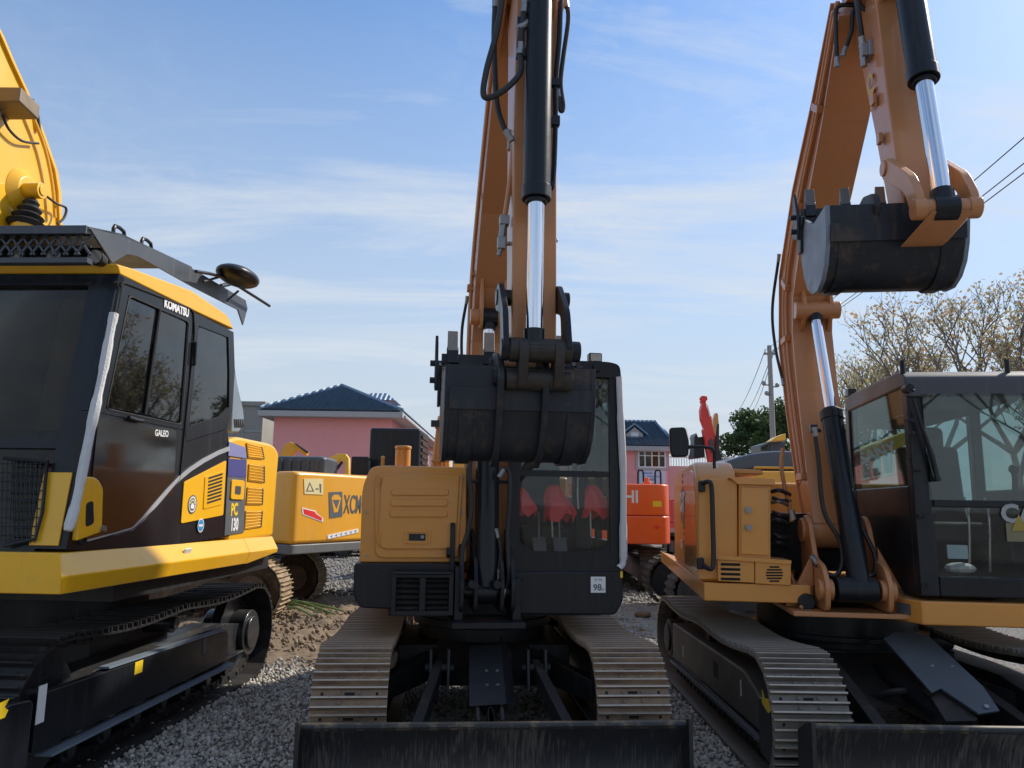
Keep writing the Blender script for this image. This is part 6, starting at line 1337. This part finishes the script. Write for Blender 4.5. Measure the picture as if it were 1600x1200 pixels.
FXo = Vector((-3.04, 10.88)); fyaw = math.degrees(math.atan2(12.1 - 10.88, -2.40 + 3.04)); FX = Frame(-3.04, 10.88, fyaw); fz = rad(fyaw + 90)
def FXo_build(o): # face objects are laid out in the face's axes
    o.location = Vector((-3.04 + 5.1, 10.88 - 11.85, 0)); o.rotation_euler.z = rad(fyaw); o.location = (o.location.x, o.location.y, 0); return o
def FXP(px, y0, y1, name, mat, par=None):
    P = [FX.Y(u, v, y0) for u, v in px]; m = MB(); m.prism(P, [Vector((p.x, y1, p.z)) for p in P]); o = m.build(name, mat, cwx); return FXo_build(o)
FXP([(475, 748), (505, 748), (505, 773), (476, 772)], -.008, -.001, 'cream_sticker', cream)
FXP([(478, 768), (484, 753), (491, 768)], -.0095, -.0085, 'sticker_triangle', dgrey); FXP([(480.5, 766.5), (484.2, 757), (488, 766.5)], -.0105, -.0096, 'sticker_triangle', cream)
FXP([(499, 756), (502, 756), (502, 770), (500, 770)], -.0095, -.0085, 'sticker_figure', dgrey); FXP([(493, 763), (498, 763), (498, 765), (493, 765)], -.0095, -.0085, 'sticker_arrow', dgrey)
FXP([(472, 793), (493, 798), (495, 802), (505, 810), (505, 816), (473, 804)], -.006, -.001, 'red_arrow_decal', white); FXP([(474, 795), (492, 799.5), (494, 803), (503, 809), (503, 814), (475, 803)], -.008, -.0065, 'red_arrow_decal', redd)
FXP([(514, 769), (535, 768), (535, 807), (515, 810)], -.006, -.001, 'logo_panel', dgrey); FXP([(518, 778), (522, 773), (529, 773), (533, 778), (528, 800), (522, 801)], -.008, -.0065, 'logo_mark', xc_y); FXP([(520, 781), (531, 781), (526, 795)], -.010, -.0085, 'logo_mark', dgrey)
pa, pb = FX.Y(536, 790, -.004), FX.Y(573, 789, -.004)
txo = text('XCMG', .40, basis((pa + pb) / 2 + Vector((.02, 0, .0)), (1, 0, 0), (0, 0, 1)), dgrey, cwx, .003, .002, sx=(pb.x - pa.x) / 1.18); FXo_build(txo)
FXP([(512, 836), (560, 826), (560, 832), (512, 842.5)], -.008, -.001, 'chevron_strip', white)
for k in range(6): u = 516 + k * 7.5; v = 838.3 - k * 1.6; FXP([(u, v), (u + 4, v - 3), (u + 2.5, v), (u + 4, v + 2)], -.0095, -.0085, 'chevron', dgrey)

hi = thing('excavator', (1.85, 17.3, 0), 180, 'orange excavator showing its rounded counterweight between the middle and right machines', 'excavator', 'excavators parked in the back rows')
for s in (-1, 1): far_track(hi, s * .98, .55, 3.9, .40)
sh_h = None
m = MB(); m.box((0, 0, .6), (1.2, 1.4, .3)); m.cyl((0, 0, .7), (0, 0, .98), .55, n=28); m.build('slewing_ring', blk_d, hi)
h0, h1 = Wd.Y(1043, 757, 15.2), Wd.Y(1000, 850, 15.2); hx = (h0.x - 1.85)
cw = [(-1.28, 2.3 - .2), (1.28, 2.3 - .2)]
def hb2(z0, z1, inset, name, par=None):
    m = MB(); m.xy([(x, y + 0) for x, y in rnd([(-1.30 + inset, .3), (1.30 - inset, .3), (1.30 - inset, 2.0), (1.12, 2.2 - inset), (-1.12, 2.2 - inset), (-1.30 + inset, 2.0)], [0, 0, .12, .2, .2, .12], 6)], z0, z1); return m.build(name, hit_o, par or hi, bev=.03)
zs_ = Wd.Y(1010, 806, 15.2).z
lo_ = hb2(h1.z, zs_ - .002, 0, 'counterweight'); hc2 = hb2(zs_ + .002, h0.z, .012, 'engine_hood')
m = MB(); m.span((-1.2, -1.6, 1.0), (1.2, .3, 1.15)); m.span((-1.2, -1.2, 1.151), (-.3, .25, 1.9)); m.build('deck', hit_o, hi)
yh = -2.172
tmp = text('HITACHI', .33, basis((1.85 - 1.75, 0, 0), (1, 0, 0), (0, 0, 1)), M('pale_lettering', (.72, .70, .66), .5), hi, .009, .002, sx=.92); tmp.data.transform(Matrix.Translation((-.0, 0, 0)))
pz_ = Wd.Y(985, 777, 15.1).z; xr_t = Wd.Y(997, 777, 15.1).x
ys = max(v.co.x for v in tmp.data.vertices); tmp.data.transform(Matrix.Translation((-ys, 0, 0))); tmp.rotation_euler.z = rad(180); tmp.location = (-(xr_t - 1.85), 2.191, pz_)
def hp(u, v, y=15.1): p = Wd.Y(u, v, y); return (-(p.x - 1.85), 17.3 - p.y, p.z)
m = MB(); a, b = hp(1020, 783), hp(1034, 792); m.span((a[0], 2.0, b[2]), (b[0], 2.192, a[2])); m.build('yellow_sticker', yel_lab, hc2)
m = MB(); a = hp(1026, 824, 15.1); m.xz([(a[0] - .07, a[2]), (a[0], a[2] - .04), (a[0] + .07, a[2]), (a[0], a[2] + .04)], 2.0, 2.206); m.build('diamond_mark', redd, lo_)
for u in (1011,): a = hp(u, 757, 16); m = MB(); m.cyl((a[0], 1.3, a[2] - .1), (a[0], 1.3, a[2] + .06), .09, n=14); m.cyl((a[0], 1.3, a[2] + .06), (a[0], 1.3, a[2] + .14), .05, n=12); m.build('fuel_cap', hit_o, hi, bev=.01)
for u in (997, 1024):
    a, b = hp(u, 757, 16.2), hp(u + 8, 735, 16.2); m = MB(); m.tube([(a[0], a[1], a[2] - .1), (a[0], a[1], b[2] - .04), ((a[0] + b[0]) / 2, a[1], b[2]), (b[0], a[1], b[2] - .04), (b[0], a[1], a[2] - .1)], .02, 8, 2); m.build('grab_rail', blk, hi)
# black cab and yellow boom behind the middle machine
bm_ = far_machine(-1.1, 14.6, 0, xc_y, 'yellow excavator with a tall black cab, standing behind the middle machine', sc=1.0, up=180, boom=[(-.3, 1.3, .3), (-.8, 2.6, .36), (-2.2, 3.0, .3)], cab=False)
c0_, c1_ = Wd.Y(578, 668, 13), Wd.Y(655, 735, 13)
m = MB(); fr_ = [(c0_.x + 1.1, 13 - 14.6), (c1_.x + 1.1, 13 - 14.6), (c1_.x + 1.12, 14.2 - 14.6), (c0_.x + 1.1, 14.2 - 14.6)]; m.xy(rnd(fr_, .06), 1.16, c0_.z); cb3 = m.build('cab_housing', blk, bm_, bev=.05)
for k in range(8): m = MB(); z = 2.0 + k * .11; m.span((fr_[1][0] + .0, -1.45, z), (fr_[1][0] + .03, -.5, z + .05)); m.build('louvre', blk_d, cb3)
m = MB(); a, b = Wd.Y(549, 713, 12.6), Wd.Y(575, 742, 12.6); m.span((a.x + 1.1, -2.0, b.z), (b.x + 1.1, -1.93, a.z)); mq = m.build('side_mirror', blk, bm_, bev=.02)
m = MB(); m.tube([(b.x + 1.1 - .05, -1.95, a.z - .1), (c0_.x + 1.12, -1.5, a.z)], .015, 6, 1); m.build('mirror_arm', blk, mq)
ym = far_machine(-1.0, 19, -20, xc_y, 'yellow excavator whose piped boom rises left of the middle bucket', cab=False)
m = MB(); P = [Wd.Y(u, v, 17) - Vector((-1.0, 19, 0)) for u, v in ((672, 740), (684, 650), (694, 648), (703, 740))]; m.ext(P, (0, .3, 0)); yb_ = m.build('boom', xc_y, ym, rz=rad(20), bev=.01)
for k in range(4):
    m = MB(); a, b = [Wd.Y(u, v, 16.93) - Vector((-1.0, 19, 0)) for u, v in ((676 + k * 7, 738), (685.5 + k * 2.4, 654))]; m.tube([a, b], .022, 6, 1); m.build('boom_pipe', cat_y2, yb_)
for v in (668, 720): m = MB(); a, b = [Wd.Y(u, v, 16.9) - Vector((-1.0, 19, 0)) for u in (674 + (v < 700) * 6, 702 - (v < 700) * 4)]; m.tube([a, b], .03, 6, 1); m.build('pipe_clamp', cat_y2, yb_)
m = MB(); a = Wd.Y(681, 662, 16.8) - Vector((-1, 19, 0)); m.box(a, (.2, .15, .14)); m.build('boom_lamp', blk, yb_)
yA = Wd.Y(462, 700, 26); far_machine(yA.x + 1.8, 26, 100, M('amber_paint', (.78, .33, .02), .4), 'amber excavator arm peeping over the grey hood at left', boom=None, arm=None, cab=False)
am = [o for o in bpy.data.objects if o.get('label', '').startswith('amber')][0]
def world_part(parent, px, y, th, name, mat, rz_parent):     # a plate standing at depth y, in the axes of its machine
    o_ = parent.location; P = [Wd.Y(u, v, y) - o_ for u, v in px]; m = MB(); m.ext(P, (0, th, 0)); return m.build(name, mat, parent, rz=-rz_parent, bev=.02)
amb = M('amber_arm_paint', (.75, .36, .02), .4, 0, .08, 3)
world_part(am, [(436, 715), (443, 697), (452, 690), (458, 692), (480, 706), (478, 712), (462, 703), (452, 715)], 26, .3, 'boom', amb, am.rotation_euler.z)
world_part(am, [(457, 691), (463, 693), (482, 706), (480, 709)], 25.9, .08, 'hose_bundle', rub, am.rotation_euler.z)
yB = Wd.Y(530, 715, 24); y2 = far_machine(yB.x - 1.2, 24.5, -80, kom_y, 'bright yellow excavator arm raised over the lettered counterweight', cab=False)
world_part(y2, [(514, 722), (514, 715), (528, 709), (540, 709), (545, 716), (545, 742), (539, 742), (538, 722), (532, 718), (524, 726), (512, 738), (509, 736)], 24, .25, 'boom', kom_y, y2.rotation_euler.z)
world_part(y2, [(522, 733), (533, 720), (536, 722), (526, 736)], 23.9, .1, 'arm_cylinder', blk, y2.rotation_euler.z)
# red arm and its neighbour far off on the right
rp = Wd.Y(1112, 740, 25); rm = far_machine(rp.x, 25.6, 0, red_p, 'red excavator with its slim arm raised behind the black side mirror', cab=False)
world_part(rm, [(1102, 760), (1108, 720), (1099, 672), (1101, 668), (1096, 655), (1095, 640), (1098, 630), (1096, 626), (1099, 623), (1103, 624), (1104, 634), (1109, 648), (1112, 650), (1113, 662), (1118, 680), (1122, 684), (1125, 700), (1127, 760)], 25, .3, 'boom', red_p, 0)
world_part(rm, [(1095, 622), (1097, 618), (1105, 619), (1106, 624), (1103, 627), (1098, 627)], 24.95, .25, 'arm_tip', red_p, 0)
world_part(rm, [(1104, 630), (1107, 634), (1111, 650), (1109, 652)], 24.93, .06, 'arm_plate', winf, 0)
world_part(rm, [(1118, 724), (1118, 690), (1121, 662), (1124, 662), (1124, 700), (1130, 722)], 24.9, .1, 'hose_run', rub, 0)
world_part(rm, [(1084, 716), (1085, 684), (1088, 676), (1091, 683), (1099, 682), (1102, 714)], 25.2, .8, 'cab', blk, 0)
world_part(rm, [(1108, 690), (1113, 684), (1117, 706), (1112, 708)], 24.9, .1, 'arm_cylinder', gry, 0)
bp_ = Wd.Y(1119, 740, 33); br = far_machine(bp_.x + .4, 33.5, 0, cat_y, 'brown yellow arm standing right behind the red one', cab=False)
world_part(br, [(1112, 690), (1115, 655), (1118, 645), (1122, 646), (1124, 670), (1122, 760), (1112, 760)], 33, .3, 'arm', cat_y, 0)
# rounded dark hood just behind the right machine
dk = thing('excavator', (4.15, 12.6, 0), 90, 'excavator with rounded dark grey hood above an orange body, behind the right machine', 'excavator', 'excavators parked in the back rows')
for s in (-1, 1): far_track(dk, s * .98, .5, 3.6, .4)
m = MB(); m.box((0, 0, .6), (1.2, 1.4, .3)); m.cyl((0, 0, .7), (0, 0, .98), .55, n=28); m.build('slewing_ring', blk_d, dk)
m = MB(); a, b = Wd.Y(1112, 738, 11.6), Wd.Y(1112, 735, 11.6); m.span((-1.15, -1.0, 1.0), (1.0, 1.1, b.z)); m.build('body', xc_y, dk, bev=.04)
zz0 = b.z; hh = Wd.Y(1190, 705, 11.8).z - zz0
m = MB(); q = []
for i in range(13): f = i / 12; q.append((-1.05 + 2.1 * f, zz0 + .002 + hh * math.sin(math.pi * min(1, f * 1.0 + .02) * .98) ** .55 if 0 < i < 12 else zz0 + .002))
m.prism([(-.95, p[0], p[1]) for p in q], [(.9, p[0], p[1]) for p in q]); m.build('hood', M('graphite_hood', (.06, .068, .085), .35, 0, .1, 3, coat=.3), dk, bev=.05, ang=50)
m = MB(); m.tube([(-1.0, -.6, zz0 + .0), (-1.05, -.6, zz0 + .05), (-1.05, .5, zz0 + .05), (-1.0, .5, zz0)], .02, 6, 1); m.build('hood_rail', xc_y, dk)
cr_ = Wd.Y(1205, 700, 21); cm_ = far_machine(cr_.x + .3, 22.4, 180, xc_y, 'excavator with grey green cab roof and yellow boom, left of the right boom', cab=False)
world_part(cm_, [(1186, 695), (1203, 690), (1203, 706), (1188, 706)], 21, .8, 'cab', M('teal_roof', (.16, .24, .24), .5), math.pi)
world_part(cm_, [(1189, 697), (1200, 694), (1200, 704), (1189, 704)], 20.97, .02, 'cab_window', g_mid, math.pi)
world_part(cm_, [(1203, 691), (1226, 690), (1226, 708), (1204, 708)], 20.9, .6, 'engine_cover', gry, math.pi)
world_part(cm_, [(1203, 690), (1212, 683), (1228, 677), (1228, 688), (1212, 689)], 20.6, .4, 'boom', kom_y, math.pi)
# lettered boom seen through the right cab
sp2 = Wd.Y(1360, 740, 13.5); sy = far_machine(sp2.x + .6, 14.2, 60, xc_y, 'yellow excavator with lettered boom, seen through the side window of the right cab', cab=False)
o_b = world_part(sy, [(1296, 730), (1300, 712), (1330, 706), (1372, 690), (1425, 672), (1428, 690), (1380, 712), (1345, 722)], 13.2, .3, 'boom', M('lettered_boom_yellow', (.72, .42, .04), .4), rad(60))
a, b = Wd.Y(1349, 716, 13.19), Wd.Y(1392, 701, 13.19)
text('SANY', .27, basis((a + b) / 2 - sy.location, b - a, (0, 0, 1)), white, o_b, .012, .003)
# smaller machines hidden in part, right of the rail

# ------------------------------------------------------------ ground
def ground_mat():
    m = bpy.data.materials.new('gravel_ground'); m.use_nodes = True; n, l = m.node_tree.nodes, m.node_tree.links; b = n['Principled BSDF']; b.inputs['Roughness'].default_value = .95; b.inputs['Specular IOR Level'].default_value = .2
    t = N(n, 'ShaderNodeTexCoord'); v = N(n, 'ShaderNodeTexVoronoi'); v.inputs['Scale'].default_value = 26; l.new(t.outputs['Object'], v.inputs['Vector'])
    big = N(n, 'ShaderNodeTexNoise'); big.inputs['Scale'].default_value = .35; big.inputs['Detail'].default_value = 7; l.new(t.outputs['Object'], big.inputs['Vector'])
    r = N(n, 'ShaderNodeValToRGB'); r.color_ramp.elements[0].position = .42; r.color_ramp.elements[0].color = (.15, .135, .118, 1); r.color_ramp.elements[1].position = .62; r.color_ramp.elements[1].color = (.20, .155, .105, 1)
    l.new(big.outputs[0], r.inputs[0]); sm = N(n, 'ShaderNodeMixRGB', blend_type='MULTIPLY'); sm.inputs[0].default_value = .55
    l.new(r.outputs[0], sm.inputs[1]); l.new(v.outputs['Color'], sm.inputs[2]); hs = N(n, 'ShaderNodeHueSaturation'); hs.inputs['Saturation'].default_value = .45; hs.inputs['Value'].default_value = 1.6; l.new(sm.outputs[0], hs.inputs['Color']); l.new(hs.outputs[0], b.inputs['Base Color'])
    bp = N(n, 'ShaderNodeBump'); bp.inputs['Strength'].default_value = .9; bp.inputs['Distance'].default_value = .03; bp.invert = True; l.new(v.outputs['Distance'], bp.inputs['Height']); l.new(bp.outputs[0], b.inputs['Normal']); return m
gmat = ground_mat()
m = MB(); m.add([(-900, -900, 0), (900, -900, 0), (900, 900, 0), (-900, 900, 0)], [(0, 1, 2, 3)]); g = m.build('ground', gmat); tag(g, kind='structure')
def patch(name, x0, x1, y0, y1, st, hf, mat):
    nx, ny = int((x1 - x0) / st), int((y1 - y0) / st); vs = []
    for j in range(ny + 1):
        for i in range(nx + 1):
            x, y = x0 + i * st, y0 + j * st; e = min(1, 4 * min(i, nx - i) / nx, 4 * min(j, ny - j) / ny); vs.append((x, y, hf(x, y) * e - .02 * (1 - e) + .004))
    fs = [(j * (nx + 1) + i, j * (nx + 1) + i + 1, (j + 1) * (nx + 1) + i + 1, (j + 1) * (nx + 1) + i) for j in range(ny) for i in range(nx)]
    m = MB(); m.add(vs, fs); o = m.build(name, mat, ang=180); tag(o, kind='structure'); return o
mud = M('trodden_mud', (.15, .10, .06), .9, 0, .4, 3, .9, 14, (.28, .21, .13), .32, 5)
def hmud(x, y):
    p = Vector((x, y, 0)); return .07 + .13 * abs(noise.noise(p * .9)) + .09 * abs(noise.noise(p * 2.7)) + .05 * noise.noise(p * 7.0) + .03 * noise.noise(p * 17)
patch('mud_patch', -5.6, -.9, 8.0, 14.4, .055, hmud, mud)
patch('mud_bank', 1.2, 5.5, 9.2, 14.5, .07, lambda x, y: .02 + .07 * abs(noise.noise(Vector((x * 1.1, y * 1.1, 3)))) + .04 * noise.noise(Vector((x * 6, y * 6, 1))), M('grey_mud', (.20, .165, .125), .9, 0, .35, 3, .8, 14, (.30, .26, .2), .35, 4))
pc = Wd.Z(990, 972, .02); m = MB(); pts = []
for i in range(28): a = 2 * math.pi * i / 28; r_ = 1 + .18 * math.sin(3 * a + 1) + .1 * math.sin(5 * a); pts.append((pc.x + .55 * r_ * math.cos(a), pc.y + .9 * r_ * math.sin(a)))
m.xy(pts, .0, .012); tag(m.build('puddle', M('muddy_water', (.20, .13, .06), .06, 0, .1, 2, spec=.6)), kind='structure')
# loose stones
def rocks(name, n, xr, yr, s0, s1, mat, power=1.0, zoff=0, keep=None, seed=1):
    r = np.random.default_rng(seed); t = (1 + 5 ** .5) / 2
    V = np.array([(-1, t, 0), (1, t, 0), (-1, -t, 0), (1, -t, 0), (0, -1, t), (0, 1, t), (0, -1, -t), (0, 1, -t), (t, 0, -1), (t, 0, 1), (-t, 0, -1), (-t, 0, 1)], float) / 1.9
    Fc = np.array([(0, 11, 5), (0, 5, 1), (0, 1, 7), (0, 7, 10), (0, 10, 11), (1, 5, 9), (5, 11, 4), (11, 10, 2), (10, 7, 6), (7, 1, 8), (3, 9, 4), (3, 4, 2), (3, 2, 6), (3, 6, 8), (3, 8, 9), (4, 9, 5), (2, 4, 11), (6, 2, 10), (8, 6, 7), (9, 8, 1)])
    x = r.uniform(*xr, n); y = yr[0] + (yr[1] - yr[0]) * r.random(n) ** power
    if keep is not None: k = keep(x, y); x, y = x[k], y[k]; n = len(x)
    s = s0 + (s1 - s0) * r.random(n) ** 2; q = r.normal(size=(n, 4)); q /= np.linalg.norm(q, axis=1)[:, None]; a, b, c, d = q.T
    R = np.stack([1 - 2 * (c * c + d * d), 2 * (b * c - a * d), 2 * (b * d + a * c), 2 * (b * c + a * d), 1 - 2 * (b * b + d * d), 2 * (c * d - a * b), 2 * (b * d - a * c), 2 * (c * d + a * b), 1 - 2 * (b * b + c * c)], 1).reshape(n, 3, 3)
    P = V[None] * (1 + r.uniform(-.28, .28, (n, 12, 1))) * np.stack([np.ones(n), r.uniform(.6, .95, n), r.uniform(.45, .8, n)], 1)[:, None, :]
    P = np.einsum('nij,nkj->nki', R, P) * s[:, None, None] * .5
    P += np.stack([x, y, s * .12 + zoff + r.uniform(0, .012, n)], 1)[:, None, :]
    me = bpy.data.meshes.new(name); me.vertices.add(12 * n); me.vertices.foreach_set('co', P.astype(np.float32).ravel())
    idx = (Fc[None] + 12 * np.arange(n)[:, None, None]).astype(np.int32).ravel(); me.loops.add(len(idx)); me.loops.foreach_set('vertex_index', idx)
    me.polygons.add(20 * n); me.polygons.foreach_set('loop_start', np.arange(0, 60 * n, 3, dtype=np.int32)); me.materials.append(mat); me.update(calc_edges=True)
    o = bpy.data.objects.new(name, me); COL.objects.link(o); tag(o, kind='stuff'); return o
def stone_mat(name, cs):
    m = bpy.data.materials.new(name); m.use_nodes = True; n, l = m.node_tree.nodes, m.node_tree.links; b = n['Principled BSDF']; b.inputs['Roughness'].default_value = .85
    g = N(n, 'ShaderNodeNewGeometry'); r = N(n, 'ShaderNodeValToRGB'); r.color_ramp.elements[0].color = cs[0] + (1,); r.color_ramp.elements[1].color = cs[-1] + (1,)
    for i, c in enumerate(cs[1:-1]): e = r.color_ramp.elements.new((i + 1) / (len(cs) - 1)); e.color = c + (1,)
    l.new(g.outputs['Random Per Island'], r.inputs[0]); t = N(n, 'ShaderNodeTexCoord'); z = N(n, 'ShaderNodeTexNoise'); z.inputs['Scale'].default_value = 70; z.inputs['Detail'].default_value = 5; l.new(t.outputs['Object'], z.inputs['Vector'])
    x = N(n, 'ShaderNodeMixRGB', blend_type='OVERLAY'); x.inputs[0].default_value = .5; l.new(r.outputs[0], x.inputs[1]); l.new(z.outputs[0], x.inputs[2]); l.new(x.outputs[0], b.inputs['Base Color'])
    bp = N(n, 'ShaderNodeBump'); bp.inputs['Strength'].default_value = .4; bp.inputs['Distance'].default_value = .004; l.new(z.outputs[0], bp.inputs['Height']); l.new(bp.outputs[0], b.inputs['Normal']); return m
st1 = stone_mat('grey_stones', [(.34, .31, .265), (.48, .445, .39), (.64, .60, .54), (.40, .35, .28), (.56, .525, .47)])
st2 = stone_mat('dusty_stones', [(.15, .10, .06), (.21, .15, .09), (.12, .085, .055), (.27, .21, .14)])
rocks('near_gravel', 36000, (-3.1, 2.6), (2.6, 8.0), .022, .055, st1, 1.15, seed=2)
st3 = stone_mat('sun_dimmed_stones', [(.17, .155, .135), (.25, .23, .20), (.34, .32, .29), (.21, .185, .15), (.29, .275, .25)])  # near gravel's colours darkened to offset the sun on this stretch
rocks('middle_gravel', 16000, (-3.6, 3.8), (7.6, 13), .03, .07, st3, 1, seed=3, keep=lambda x, y: ~((x < -1.0) & (y > 8.5 + .5 * np.sin(x * 5))))
rocks('far_gravel', 12000, (-6, 7), (13, 24), .05, .11, st3, 1, seed=4)
rocks('mud_clods', 3000, (-5.4, -1.1), (8.3, 14.0), .01, .09, st2, 1, .12, seed=5)
rocks('small_stones', 16000, (-2.8, 2.2), (2.6, 6.5), .010, .022, st1, 1.1, .0, seed=6)
# cut bamboo lying on the mud
bam = M('green_bamboo', (.14, .20, .06), .5, 0, .25, 6)
for k, ((u0, v0), (u1, v1)) in enumerate((((450, 938), (524, 960)), ((448, 944), (500, 957)), ((456, 941), (538, 955)), ((452, 950), (488, 962)))):
    a, b = Wd.Z(u0, v0, .26), Wd.Z(u1, v1, .22); c_ = (a + b) / 2; m = MB(); m.tube([a - c_, (a - c_) * .3 + Vector((0, 0, .03)), b - c_], [.018, .015, .010], 8, 4); o = m.build('bamboo_cane', bam); o.location = c_
    tag(o, ('uppermost green cane lying on the mud beside the muddy track', 'short green cane lying second on the mud heap', 'longest green cane, reaching furthest right across the mud', 'lowest and shortest green cane on the mud heap')[k], 'cane', 'green canes lying on the mud')
# clods and twigs by the right machine
for k, (u, v, s) in enumerate(((1055, 892, .10), (1066, 897, .13), (1075, 890, .09), (1178, 955, .12), (1004, 960, .10))):
    p = Wd.Z(u, v, .06); m = MB(); m.sph((0, 0, 0), s, 10, (1.3, .8, .6)); o = m.build('mud_lump', mud, ang=30); o.location = p; tag(o, ('pale lump of mud at the left end of the heap behind the tan skirt', 'largest lump of mud behind the tan skirt', 'small lump of mud behind the tan skirt', 'lump of mud beyond the worn track of the right machine', 'lump of mud beside the brown puddle')[k], 'mud lump', 'lumps of mud')
